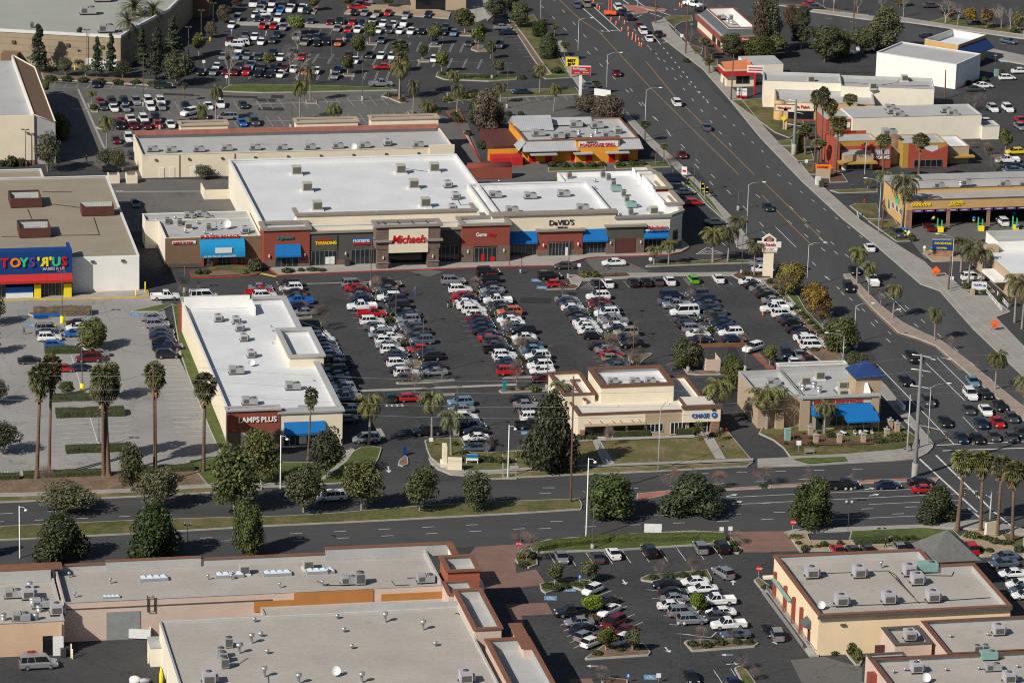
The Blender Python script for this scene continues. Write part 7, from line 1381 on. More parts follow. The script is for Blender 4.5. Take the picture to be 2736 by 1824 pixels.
trees('a3','along the left kerb of the boulevard','queen,400,1000,700,130 queen,275,840,520,130 fan,495,545,370,90 fan,405,330,225,80 magnolia,355,520,280,200 magnolia,270,330,190,170 euc,95,250,20,200 euc,20,120,-60,180 fan,320,230,165,70 fan,795,855,730,85 fan,1218,1275,1080,95 fan,1388,1450,1285,75 bare,1470,1560,1380,170 bare,1315,1480,1330,100 rust,900,1090,860,330 rust,700,1000,850,260 fan,915,940,840,90 bush,240,700,660,60 bush,120,710,670,70 bush,430,660,600,110 bush,1590,560,520,60')
trees('a2','at the left end of the grill restaurant','rust,2060,1250,800,300 rust,2150,1180,900,230 euc,1990,1180,870,190 bush,1915,1215,1165,70 bush,2050,1330,1260,120 bush,2130,1330,1260,120 bush,2280,1040,990,60 bush,2390,1040,995,60')
trees('a2','in the far lot','bright,368,310,130,190 barewhite,320,640,380,180 barewhite,390,500,200,160 barewhite,380,780,400,260 round,925,530,305,170 round,1035,390,190,130 round,1885,305,70,190 round,2005,450,200,160 round,1610,400,220,140 round,1330,640,480,140 round,1680,650,455,150 round,1512,545,410,100 round,835,665,500,130 round,135,600,480,130 round,2115,530,360,110 round,2185,670,540,130 round,530,100,-40,130 round,840,80,-60,120 round,1190,70,-60,130 euc,2165,170,-60,220 rust,1830,240,90,90 barewhite,2280,100,-30,100')
trees('a1','in the far lot','rust,1900,340,190,130 round,1785,500,300,150 rust,2010,210,40,140 barewhite,2055,770,350,160 rust,2120,60,-40,120')
trees('a2','on the grey middle lot islands','queen,500,915,535,150 queen,405,1075,640,150 queen,720,1180,880,190 fan,1303,880,335,160 queen,1300,900,480,200 queen,1422,1030,660,140 queen,1550,1115,860,200 queen,1588,1112,930,190 queen,1790,860,590,150 queen,1815,1020,700,140 queen,2210,930,700,140 bush,1210,870,830,90 bush,1270,870,840,80 bush,1330,920,870,60 bush,1440,1070,1000,50 bush,1790,1050,1000,80 bush,1830,1100,1040,90 bushlight,1720,910,860,100 bushlight,1880,890,830,100 bush,1980,880,830,90 bush,1690,680,640,60 bush,1900,700,670,140 bush,2080,700,670,140')
trees('a1','on the grey middle lot islands','queen,1935,1090,700,150 queen,1810,1215,880,130 queen,825,930,790,110 queen,955,1350,980,170 fan,1645,910,740,60 olive,960,1500,1330,220 olive,1060,1540,1340,160 olive,430,1540,1180,260 ficus,540,1220,1020,170 ficus,560,1260,1080,150 round,410,850,720,90 bush,840,990,930,70 bush,100,1490,1390,120 bush,190,1490,1410,80 bush,20,1490,1430,60')
trees('a1','in front of the electronics store','date,1150,570,55,300 date,1205,430,-90,330 date,1380,430,-30,280 pine,350,640,215,160 pine,722,600,245,130 pine,870,690,330,110 pine,990,700,300,110 pine,1275,610,240,110 pine,1400,710,215,160 pine,1560,560,145,160 barewhite,285,640,290,280 olive,1590,765,470,330 olive,1100,700,540,160 olive,590,680,510,150 queen,770,690,560,150 bush,450,720,670,110 bush,600,725,680,110 bush,750,735,690,110 bush,900,745,700,110 bush,1060,750,710,110 bush,1220,755,715,110 bush,1370,765,720,110 barerust,20,500,340,130')
trees('d3','in the lower lot','bare,152,495,210,230 bare,2030,320,200,170 round,410,690,490,190 round,725,660,470,190 bright,752,960,770,220 bright,1688,930,755,190 bare,1350,620,455,130 bare,1645,600,440,140 round,868,1285,1070,200 round,1105,1290,1080,160 bare,1718,1215,1050,130 bare,2002,1195,1050,110 bare,830,1560,1400,130 bare,2090,1450,1270,130 bare,2190,1545,1410,130 barerust,105,300,210,200')
trees('d3','in the lower lot islands','bushlight,110,460,390,100 bush,130,520,470,110 bush,210,460,380,90 bush,2020,340,290,80 bush,2035,395,340,80 bush,350,720,660,110 bush,420,735,680,120 bush,510,715,670,110 bush,600,700,660,110 bush,690,720,670,110 bush,1300,640,590,90 bush,1440,630,580,120 bush,1560,620,570,120 bush,1700,610,560,120 bush,790,1320,1270,110 bush,1000,1280,1230,110 bush,1160,1270,1210,110 bush,1650,1240,1180,110 bush,1770,1250,1180,120 bush,1900,1230,1160,120 bush,2050,1220,1170,110 bush,2160,1220,1170,100 grassbush,750,990,940,90 grassbush,790,1010,960,70 grassbush,1700,940,890,100 grassbush,2090,1440,1410,70 grassbush,900,1560,1520,90')
trees('d4','on the sandy bank behind the butter store','bush,330,330,290,70 bush,380,390,320,70 bush,440,360,330,60 bush,500,360,320,60 bush,560,350,290,80 bush,610,350,320,60 bush,700,340,280,60 bush,1200,290,240,90 bush,1280,300,240,70 bush,1350,290,240,80 bush,1410,310,260,70 bush,1480,300,250,80 bushlight,1860,270,200,110 bushlight,1920,280,210,100 bush,2020,290,240,110 bushlight,2090,320,260,110 bush,2170,330,280,100 bush,2040,400,350,80 bush,1950,390,330,80 bush,2210,330,280,90 bush,2310,400,330,110 bush,640,1305,1260,110 bushlight,800,1310,1190,90 bushlight,860,1370,1250,90 bushlight,310,270,240,150 bush,30,730,680,80')
trees('b1','beside the azure awning restaurant','bush,1790,950,900,80 bush,1850,950,900,80 bushlight,2280,920,800,130 bush,2270,930,880,60 bushlight,2190,950,900,70 olive,1830,95,-30,190 bare,1650,1190,960,150 bare,1780,1090,1000,70'); trees('b2','before the store block','bush,300,935,890,120 bush,420,925,890,70 bush,520,920,885,110 bush,600,925,890,90 bush,20,920,800,100')
trees('Z1','among the parked cars','bare,745,570,170,260 bare,1180,860,520,170 bare,1460,1080,620,420'); trees('Z2','among the parked cars','bare,705,520,100,260 bare,960,860,580,250 bare,1195,1290,1020,230 bare,1410,1560,1340,200 bush,950,940,830,170 bush,1210,1360,1260,170')
trees('Z3','among the parked cars','bare,735,490,260,230 bare,1020,920,640,230 bare,1300,1350,1010,280 bare,1560,1530,1330,280 bare,2300,620,330,170 bush,750,590,500,110 bush,1020,990,880,120 bush,1300,1440,1340,150'); trees('Y3','among the parked cars','bare,820,640,270,260 bare,735,1210,640,330 bush,820,730,600,160 bush,560,340,260,160 bush,650,1230,1160,110 bushlight,1060,1235,1125,220')
trees('Z4','among the parked cars','bare,150,470,210,170 bare,990,1130,850,250 bare,1020,1560,1130,420 bare,1400,1420,1110,330 bush,670,810,690,150 bush,990,1230,1110,170'); trees('Z5','among the parked cars','bare,690,600,330,250 bare,1060,1020,760,260 bare,880,1360,1010,230 bare,1655,1330,1120,200 bush,1060,1130,1020,150 bush,730,640,590,70')
trees('Y4','in the bed behind the bank','bare,700,830,600,220 bare,900,830,480,330 bare,1080,810,560,250 bare,1120,810,430,300 bare,1700,880,730,230 bush,1060,770,700,110 bush,980,800,730,90')
trees('Z6','along the hedge of the boulevard','bush,650,260,150,110 bush,760,360,270,120 bush,870,470,380,150 bush,1110,720,620,130 bush,1230,820,740,140 bush,1290,890,800,120 bush,1380,990,890,120 bush,1480,1080,980,120 bush,1560,1160,1060,120 bushlight,860,310,240,130'); trees('b3','in the mulch beds beside the walk','bushlight,700,970,905,140 bushlight,760,975,915,110 bush,860,960,940,40 bush,960,960,940,40 bush,2120,960,915,80 bush,2190,965,925,80 bush,2260,965,930,70 bush,1590,150,100,40')
trees('Y5','in the beds by the drive','bush,640,1080,990,130 bush,800,1240,1140,160 bushlight,800,1370,1270,150 bush,1150,1370,1250,180 bush,1280,1380,1250,180 bushlight,1440,1390,1260,190 bush,1600,1400,1290,150 bushlight,1050,1310,1220,110 bushlight,1790,1300,1170,180 bush,1680,1390,1310,130'); trees('c3','in the beds before the bank','bush,640,925,870,110 bush,730,925,870,110 bush,1830,900,850,80 bushlight,230,480,430,110 bush,110,480,440,40 bush,20,480,450,50')
trees('a3','before the orange grill','bush,390,1500,1450,90 bush,500,1500,1450,100 bush,620,1500,1450,100 bush,740,1500,1445,100 bush,830,1490,1445,80 bush,1000,1490,1445,100 bush,1110,1485,1440,100 bush,1200,1480,1440,80 bush,70,1440,1370,80')
for r,_,_ in TP.values(): drop(r)
# clipped hedges: one long bush each
def hedge(t, place, pts, wd, h, mt='hedge'):
    P = [G(t,*p) for p in pts]; b = MB()
    for a,c in zip(P,P[1:]):
        d=(c-a); L=d.length; d.normalize(); n=Vector((-d.y,d.x,0)); k=max(2,int(L/1.2)); ring_=[]
        for i in range(k+1):
            q=a.lerp(c,i/k); w_=wd/2*rd.uniform(.88,1.1); hh=h*rd.uniform(.9,1.08); ring_+= [q-n*w_,q-n*w_*.95+Vector((0,0,hh*.85)),q-n*w_*.6+Vector((0,0,hh)),q+n*w_*.6+Vector((0,0,hh)),q+n*w_*.95+Vector((0,0,hh*.85)),q+n*w_]
        b.add(ring_,[(i*6+j,(i+1)*6+j,(i+1)*6+j+1,i*6+j+1) for i in range(k) for j in range(5)]+[(0,1,2,3,4,5),tuple(reversed(range(k*6,k*6+6)))],0,False)
        for i in range(int(L*wd*9)):
            q=a+d*rd.uniform(0,L)+n*rd.uniform(-.52,.52)*wd; z=h*rd.uniform(.95,1.1) if rd.random()<.6 else h*rd.random(); 
            if z<h*.9: q=a+d*rd.uniform(0,L)-n*wd*.5
            s=.14; v1=Vector((rd.gauss(0,1),rd.gauss(0,1),rd.gauss(0,1))).normalized()*s; v2=Vector((rd.gauss(0,1),rd.gauss(0,1),rd.gauss(0,1))).normalized()*s; b.add([q+Vector((0,0,z))-v1,q+Vector((0,0,z))+v2,q+Vector((0,0,z))+v1],[(0,1,2)],0)
    o = b.build('hedge', M[mt]); c_ = P[0].copy(); o.data.transform(Matrix.Translation(-c_)); o.location = c_; reg(o,'clipped hedge',place,'hedge','clipped hedges '+place)
hedge('c1','on the pale lot islands',[(460,570),(820,560)],2.0,1.1); hedge('c1','on the pale lot islands',[(500,705),(1115,685)],3.2,1.2); hedge('c1','on the pale lot islands',[(590,1030),(1170,1005)],2.4,1.1); hedge('c1','on the pale lot islands',[(400,140),(720,132)],2.4,1.1)
hedge('b1','on the pale lot islands',[(300,1310),(820,1300)],3.0,1.4,'leaf_rust'); hedge('c1','along the near street edge of the pale lot',[(210,1265),(990,1235)],1.8,1.1); hedge('c1','along the near street edge of the pale lot',[(-60,1280),(175,1272)],1.8,1.1); hedge('c1','along the near street edge of the pale lot',[(1240,1215),(1740,1195)],1.8,1.1)
hedge('c3','in front of the bank windows',[(930,905),(1265,885)],1.6,1.5); hedge('c3','in front of the bank windows',[(1490,880),(1650,872)],1.3,1.5)
hedge('d3','along the walk above the lower lot',[(230,390),(400,350),(880,300),(1700,285),(1940,295)],2.2,1.2,'hedge_light'); hedge('d4','along the walk above the lower lot',[(830,330),(1120,310)],1.6,1.2); hedge('a2','along the top drive of the far lot',[(1860,700),(2330,695)],1.2,.8); hedge('c4','on the mulch by the patio',[(1020,945),(1250,935)],1.4,.8,'hedge_light')
# ================================================================ POLES, SIGNS, PEOPLE, SMALL THINGS
def pole(kind, t, x, y, yt, place, adir=None, key='left'):
    g = G(t,x,y); h = hgt(t,x,y,yt); e = empty(dict(cobra='street_lamp',twin='parking_lot_lamp',single='parking_lot_lamp',acorn='lamp_post',wood='utility_pole',steel='transmission_pole').get(kind,'lamp_post'), (g.x,g.y,0))
    b = MB()
    if kind == 'cobra':
        b.tube([(0,0,0),(0,0,h-.6)],[.11,.07],7); b.build('pole', M['metal_grey'], e)
        a = adir; p = Vector((math.cos(a),math.sin(a),0)); b = MB(); b.tube([(0,0,h-.7),tuple(p*1.0+Vector((0,0,h-.15))),tuple(p*3.0+Vector((0,0,h+.1)))],[.06,.05,.04],5); b.build('arm', M['metal_grey'], e)
        b = MB(); c = p*3.3+Vector((0,0,h+.1)); b.ball(c,.4,1.3 if abs(p.x)>.7 else .6,.6 if abs(p.x)>.7 else 1.3,.3,8); b.build('lamp_head', M['metal_white'], e); ds='tall single arm street lamp'
    elif kind in ('twin','single'):
        b.tube([(0,0,.9),(0,0,h)],[.09,.07],6); b.build('pole', M['metal_bronze'], e); b = MB(); b.tube([(0,0,0),(0,0,.95)],.32,10); b.build('base', M['concrete_plain'], e)
        for s in ((-1,1) if kind == 'twin' else (1,)): b = MB(); b.box(min(.15*s,.85*s),max(.15*s,.85*s),-.25,.25,h-.05,h+.13); b.build('lamp_head', M['metal_bronze'], e)
        ds='twin headed parking lamp' if kind=='twin' else 'single headed parking lamp'
    elif kind == 'acorn':
        b.tube([(0,0,0),(0,0,h)],[.13,.09],7); b.build('pole', M['metal_white'], e); b = MB(); b.tube([(0,0,h-.2),(.7,-.2,h-.1),(1.1,-.3,h-.5)],.04,4); b.build('arm', M['metal_white'], e); b = MB(); b.ball((1.1,-.3,h-.6),.32,1,1,.7,8); b.build('lamp_head', M['metal_white'], e); ds='pale pole with hanging lamp'
    elif kind == 'globe':
        b.tube([(0,0,0),(0,0,h-.2)],.05,6); b.box(-.5,.5,-.04,.04,h-.35,h-.28); b.build('pole', M['metal_dark'], e)
        for s in (-1,1): b = MB(); b.ball((.45*s,0,h-.05),.27,1,1,1,8); b.build('globe', M['ac_lilac'], e)
        ds='black post with two globe lamps'; e.name='globe_lamp'
    elif kind == 'post':
        b.tube([(0,0,0),(0,0,h-.2)],.06,6); b.build('pole', M['metal_bronze'], e); b = MB(); b.box(-.35,.35,-.2,.2,h-.2,h); b.build('lamp_head', M['metal_grey'], e); ds='slim bronze lamp post'
    elif kind == 'wood':
        b.tube([(0,0,0),(.2 if rd.random()<.5 else -.2,0,h)],[.2,.13],7); b.build('pole', M['wood_pole'], e); ds='brown wooden utility pole'
    elif kind == 'steel':
        b.tube([(0,0,0),(.0,0,2.6)],.55,12); b.build('base', M['concrete_plain'], e); b = MB(); b.tube([(0,0,2.5),(.0,0,h)],[.42,.22],12); b.build('pole', M['metal_mid'], e)
        for i,z in enumerate((h-.3,h-2.9,h-5.9)):
            b = MB()
            for s in (-1,1): b.tube([(0,0,z),(1.7*s,-.3,z-.25*s)],[.06,.11],6)
            b.build('insulator', M['metal_white'], e)
        ds='huge grey steel transmission pole'
    reg(e, ds, place, 'lamp post' if kind not in ('wood','steel') else 'utility pole', ds+'s '+place, key); return e
BL='beside the boulevard'
for a in [('a3',617,522,160),('a3',873,840,470),('a3',1216,1240,785),('b3',2130,590,120),('b4',402,1065,660),('b4',825,1568,1205),('a3',282,170,-200)]: pole('cobra',*a,BL,-.1)
for a in [('b4',1043,590,100),('b4',1692,1105,600)]: pole('cobra',*a,'on the right hand pavement',math.pi*.95)
pole('cobra','c3',1337,1200,625,'before the bank lawn',1.2); pole('cobra','c4',1485,960,420,'at the corner opposite the queue',.1); pole('cobra','c4',725,240,-30,'by the pancake restaurant tower',math.pi)
for a in [('c2',2272,1265,790),('c2',232,1362,880),('d1',178,445,-20),('d3',690,275,-450)]: pole('acorn',*a,'along the near street')
for a in [('b3',532,985,620),('c2',1505,355,-170),('b2',1043,1050,640),('b2',1265,1450,1040),('Y3',1285,1210,430),('Z4',800,940,150),('c3',1110,250,-90),('Z4',1440,1230,925),('c2',1810,880,440),('c3',2117,300,80),('b3',2085,950,600),('b3',1655,230,-60),('Y4',2005,890,360),('b3',2055,375,210)]: pole('single',*a,'in the central lot')
for a in [('b1',558,1380,925),('c1',737,480,-60),('c1',888,985,690),('b1',1655,1110,855)]: pole('twin',*a,'in the pale lot')
for a in [('a1',1285,950,490),('a1',230,1490,1165),('a1',780,620,270),('a1',1690,520,245),('a1',1805,330,95),('a1',1912,200,30),('a1',1435,1160,790),('a2',690,660,310),('a2',968,900,540),('a2',800,370,50),('a2',1200,1130,780),('a2',1980,400,65),('a2',2130,710,340),('a2',2265,970,570),('a2',325,1150,900)]: pole('twin',*a,'in the northern lots')
for a in [('d3',748,370,-20),('d3',1525,1568,1030),('d4',765,300,-60)]: pole('globe' if a[1]!=748 else 'single',*a,'around the lower lot')
pole('globe','c4',770,1500,1360,'on the near street verge'); pole('globe','d1',1683,340,140,'on the near kerb by pink roofs'); pole('globe','c3',755,1560,1410,'on the near kerb by the lower lot'); pole('acorn','d4',2040,160,-180,'at the near right corner')
for a in [('c4',280,1010,520),('c4',225-30,800,500),('c4',670,160,-60),('c4',730,230,90)]: pole('post',*a,'around the pancake restaurant')
pole('wood','c3',553,1490,352,'on the median lawn'); pole('wood','c1',1385,1330,250,'among the tall palms'); pole('wood','b4',1670,1090,790,'by the clinic pavement'); pole('wood','b4',1075,550,275,'beside the service centre stairs'); pole('wood','a3',1315,215,-60,'before the diner'); pole('wood','a3',1583,480,30,'on the walk before the diner'); pole('wood','a3',1990,900,490,'by the burger stand'); pole('wood','a4',1640,885,630,'behind the cream building'); pole('wood','a4',460,1540,1300,'on the right verge by palms'); pole('steel','a4',283,1390,895,'on the verge before the paint store'); pole('wood','a4',815,260,-60,'behind the grove'); pole('wood','c4',672,150,-20,'behind the pancake restaurant')
pole('steel','c4',1367,1255,152,'at the junction'); pole('wood','a3',1745,120,-40,'behind the diner'); pole('post','a3',1485,270,85,'on the diner lawn'); pole('post','a3',1632,410,215,'on the diner lawn'); pole('post','a4',2085,660,495,'right of the white building')
# overhead wires
def wire(label, P, sag=1.2, r=.02):
    b = MB()
    for a,c in zip(P,P[1:]): b.tube([a.lerp(c,i/10)-Vector((0,0,sag*4*(i/10)*(1-i/10))) for i in range(11)], r, 3, 0, False)
    o = b.build('overhead_wire', M['metal_grey']); c_=P[0].copy(); o.data.transform(Matrix.Translation(-c_)); o.location = c_; tag(o, label, 'wire', 'overhead wires along the near street')
gj = G('c4',1367,1255); hj = hgt('c4',1367,1255,152); gm_ = G('c3',553,1490); gp_ = G('c1',1385,1330); gl_ = gp_+(gp_-gm_)
for i,(z,z2,lb) in enumerate(((hj-.4,21.8,'highest of the overhead wires strung above the near street'),(hj-3.0,19.6,'second highest overhead wire strung above the near street'),(hj-6.0,17.2,'third highest overhead wire strung above the near street'),(hj-7.2,15.2,'lowest of the overhead wires strung above the near street'))):
    wire(lb,[gj+(gj-gm_)+Vector((0,0,z)),gj+Vector((0,0,z)),gm_+Vector((0,0,z2)),gp_+Vector((0,0,z2)),gl_+Vector((0,0,z2))],1.0,.022)
# traffic signals
def signal(t,x,y,yt,adir,arm,label):
    g=G(t,x,y); h=hgt(t,x,y,yt); e=empty('traffic_signal',(g.x,g.y,0)); tag(e,label,'traffic signal'); b=MB(); b.tube([(0,0,0),(0,0,h)],[.16,.11],8); b.build('pole',M['metal_grey'],e)
    d=Vector((math.cos(adir),math.sin(adir),0)); z0=min(h,5.8); b=MB(); b.tube([(0,0,z0-.5),tuple(d*arm*.4+Vector((0,0,z0))),tuple(d*arm+Vector((0,0,z0+.2)))],[.1,.08,.05],6); b.build('arm',M['metal_grey'],e)
    for k in (.55,.98):
        c=d*arm*k+Vector((0,0,z0-.7)); b=MB(); b.box(c.x-.22,c.x+.22,c.y-.18,c.y+.18,c.z-.55,c.z+.55); o=b.build('signal_head',M['metal_dark'],e)
        for j,mm in enumerate(('tail_red','yellow_gloss','green_gloss')): b=MB(); b.tube([(c.x,c.y-.18,c.z+.33-j*.33),(c.x,c.y-.22,c.z+.33-j*.33)],.1,8); b.build('lens',M[mm],o)
signal('c4',1302,1035,515,-.75,8.5,'pale traffic signal with long mast arm on the pancake house corner'); signal('d4',2040,160,-200+80,2.6,5,'traffic signal behind the palms at the near right corner'); signal('a3',1155,60,-80,-1.2,6,'traffic signal on the far brick island')
# ---- pylon and ground signs
def sign(name,label,t,x,y,z0,parts,rz=0,cat='sign'):
    g=G(t,x,y); e=empty(name,(g.x,g.y,z0),rz); tag(e,label,cat)
    bd=Bd.__new__(Bd); bd.ou=bd.ov=0; bd.r=e; bd.last=None
    for p in parts: getattr(bd,p[0])(*p[1:])
    return e
sign('pylon_sign','tall white pylon with peaked top and red script name above the hedge','b4',52,975,0,[('bx','pillar',-1.4,1.2,-.5,.5,0,6.8,'stucco_cream'),('bx','cap',-2.2,2.0,-.7,.7,6.81,7.3,'stucco_peach'),('bx','sign_panel',-3.1,3.0,-.35,.35,8.1,9.5,'metal_white'),('bx','sign_panel',-2.2,2.1,-.3,.3,7.31,8.09,'metal_white'),('txt','Michaels',-2.8,-.4,8.45,.95,'fascia_red',),('txt','PLAZA',-1.6,-.34,7.5,.45,'ac_grey','f',.02,0,1.6),('bx','frame',-1.9,-1.4,-.3,.3,9.51,10.3,'stucco_cream'),('bx','frame',1.2,1.7,-.3,.3,9.51,10.3,'stucco_cream'),('bx','emblem',-.7,.6,-.2,.2,9.6,10.6,'brick_red')])
E_=bpy.data.objects['pylon_sign']; b=MB(); b.add([(-2.0,-.3,10.3),(-.1,-.3,11.7),(1.8,-.3,10.3),(1.2,-.3,10.3),(-.1,-.3,11.2),(-1.4,-.3,10.3),(-2.0,.3,10.3),(-.1,.3,11.7),(1.8,.3,10.3)],[(0,5,4,1),(4,3,2,1),(0,1,7,6),(1,2,8,7)]); b.build('gable',M['stucco_cream'],E_); E_.scale=(.8,.8,.79)
hb=hgt('a3',637,865,595); sign('pylon_sign','red and white pylon sign on a thick white post beside yellow sign','a3',637,865,0,[('bx','post',-.35,.35,-.3,.3,0,hb-2.1,'metal_white'),('bx','sign_panel',-2.4,2.4,-.35,.35,hb-2.1,hb+.05,'metal_white'),('bx','sign_panel',-2.3,2.3,-.41,-.36,hb-2.0,hb-.05,'fascia_red'),('txt','Burlington',-1.95,-.45,hb-.75,.55,'metal_white'),('txt','COAT FACTORY',-.3,-.45,hb-1.02,.2,'metal_white'),('txt','Luxury Linens',-1.6,-.45,hb-1.7,.3,'metal_white','f',.01,0,.6),('txt','Baby Depot',.55,-.45,hb-1.6,.34,'metal_white','f',.01,0,.6)])
gb=G('a3',560,640); sign('pylon_sign','yellow tag shaped sign with black letters beside the boulevard','a3',560,700,0,[('bx','post',-.2,.2,-.2,.2,0,2.7,'metal_grey'),('bx','frame',-1.6,1.6,-.2,.2,2.7,5.3,'metal_grey'),('txt','BEST',-1.2,-.42,4.1,.72,'black_gloss','f',.05,.1,.95),('txt','BUY',-1.1,-.42,3.15,.72,'black_gloss','f',.05,.1,.95)])
E_=bpy.data.objects['pylon_sign.002']; b=MB(); b.add([(-1.5,-.32,2.9),(1.2,-.32,2.9),(1.65,-.32,3.4),(1.65,-.32,4.7),(1.2,-.32,5.2),(-1.5,-.32,5.2)],[(0,1,2,3,4,5)]); b.build('sign_panel',M['yellow_gloss'],E_)
sign('ground_sign','cream post sign with red script on the lawn before curved entrance','a4',203,1165,0,[('bx','post',-.45,.45,-.3,.3,0,5.3,'stucco_peach'),('bx','sign_panel',-2.4,2.4,-.3,.3,4.6,6.0,'stucco_cream'),('bx','frame',-2.55,2.55,-.25,.25,4.45,6.1,'metal_bronze'),('txt','Vista Paint',-2.0,-.36,5.1,.55,'fascia_red')])
sign('ground_sign','tan monument with orange letters before the vermilion restaurant','b4',545,85,0,[('bx','base',-1.6,1.6,-.5,.5,0,2.2,'stucco_tan'),('bx','sign_panel',-1.7,1.8,-.4,.4,2.21,3.0,'orange_gloss'),('txt','NORMS',-1.5,-.45,2.35,.55,'red_gloss')])
sign('ground_sign','blue monument sign with gold letters on a stone base','b4',1615,790,0,[('bx','base',-2.2,2.2,-.5,.5,0,1.4,'stone_rust'),('bx','sign_panel',-2.1,2.1,-.4,.4,1.41,3.6,'wall_blue'),('txt','GOODYEAR',-1.8,-.45,2.75,.5,'yellow_gloss'),('txt','CERTIFIED',-1.3,-.45,1.8,.35,'yellow_gloss'),('bx','frame',-2.2,2.2,-.42,.42,3.61,3.75,'metal_grey')])
sign('ground_sign','white board sign with blue heading on the clinic lawn','b4',1945,1095,0,[('bx','sign_panel',-1.5,1.5,-.2,.2,.2,1.8,'metal_white'),('txt','CLINIC',-1.2,-.25,1.1,.4,'blue_gloss'),('bx','logo',.8,1.3,-.24,-.21,.9,1.3,'blue_gloss')])
sign('ground_sign','white two post sign with blue header by the lot drive','c2',1950,1145,0,[('bx','post',-1.05,-.9,-.06,.06,0,1.9,'metal_white'),('bx','post',.9,1.05,-.06,.06,0,1.9,'metal_white'),('bx','sign_panel',-1.05,1.05,-.1,.1,.8,1.9,'metal_white'),('bx','sign_panel',-1.05,1.05,-.13,-.11,1.4,1.9,'blue_gloss'),('bx','sign_panel',-1.05,1.05,-.13,-.11,1.25,1.38,'green_gloss')])
sign('ground_sign','plain cream block monument beside the lot drive mouth','c2',1795,1200,0,[('bx','base',-1.6,1.6,-.8,.8,0,.35,'concrete_plain'),('bx','sign_panel',-1.25,1.25,-.4,.4,.351,2.4,'stucco_cream')])
sign('ground_sign','cream curved monument standing edge-on beside the lot drive','c2',1705,1165,0,[('bx','base',-.7,.5,-.9,1.6,0,.9,'stucco_cream'),('bx','sign_panel',-.4,.35,-.7,1.5,.901,3.9,'stucco_cream')],.1)
sign('ground_sign','white backed board on posts above the lower lot hedge','d3',1288,268,0,[('bx','post',-1.45,-1.3,-.06,.06,0,2.3,'metal_grey'),('bx','post',1.3,1.45,-.06,.06,0,2.3,'metal_grey'),('bx','sign_panel',-1.45,1.45,-.1,.1,.9,2.5,'metal_white')])
sign('ground_sign','white monument sign with arch top near the right corner palms','d4',2050,250,0,[('bx','sign_panel',-1.1,1.1,-.3,.3,.0,2.7,'stucco_cream'),('bx','frame',-1.3,1.3,-.2,.2,2.71,2.95,'metal_bronze')],.5)
sign('post_sign','white lettered sign on red post beside the burger stand','a3',2200,850,0,[('bx','post',-.2,.2,-.2,.2,0,5.5,'red_gloss'),('bx','sign_panel',-2,2,-.2,.2,5.5,7.2,'metal_white'),('txt','BOB HOWARD',-1.7,-.25,6.4,.4,'fascia_red')] if 0 else [('bx','post',-.2,.2,-.2,.2,0,5.5,'red_gloss'),('bx','sign_panel',-2,2,-.2,.2,5.5,7.2,'metal_white'),('bx','stripe',-1.7,1.7,-.24,-.21,6.5,6.8,'fascia_red'),('bx','stripe',-1.7,1.7,-.24,-.21,5.9,6.2,'fascia_red')])
sign('banner_sign','white banner on posts behind the grill trees','a3',835,935,0,[('bx','post',-1.6,-1.5,-.05,.05,0,3,'metal_white'),('bx','post',1.5,1.6,-.05,.05,0,3,'metal_white'),('bx','sign_panel',-2.1,2.1,-.06,.06,2.0,3.6,'metal_white')],-.4)
def traffic_sign(kind,t,x,y,yt,label):
    g=G(t,x,y); h=hgt(t,x,y,yt); e=empty('stop_sign' if kind=='stop' else 'traffic_sign',(g.x,g.y,0)); tag(e,label,'sign'); b=MB(); b.tube([(0,0,0),(0,0,h-.1)],.04,5); b.build('post',M['metal_grey'],e); b=MB()
    n,r,a0=dict(stop=(8,.5,22.5),diamond=(4,.75,0),square=(4,.5,45),blue=(4,.42,45),white=(4,.6,45))[kind]; c=h-r*.8
    b.add([(r*math.cos(math.radians(a0+360*k/n)),-.05,c+r*math.sin(math.radians(a0+360*k/n))) for k in range(n)],[tuple(range(n))]); b.build('panel',M[dict(stop='red_gloss',diamond='yellow_gloss',square='metal_white',blue='blue_gloss',white='metal_white')[kind]],e)
    if kind=='stop': bd=Bd.__new__(Bd); bd.ou=bd.ov=0; bd.r=e; bd.txt('STOP',-.36,-.06,c-.13,.28,'metal_white',ext=.01)
    if kind=='blue': b=MB(); b.box(-.1,.1,-.07,-.052,c-.2,c+.2); b.build('symbol',M['metal_white'],e)
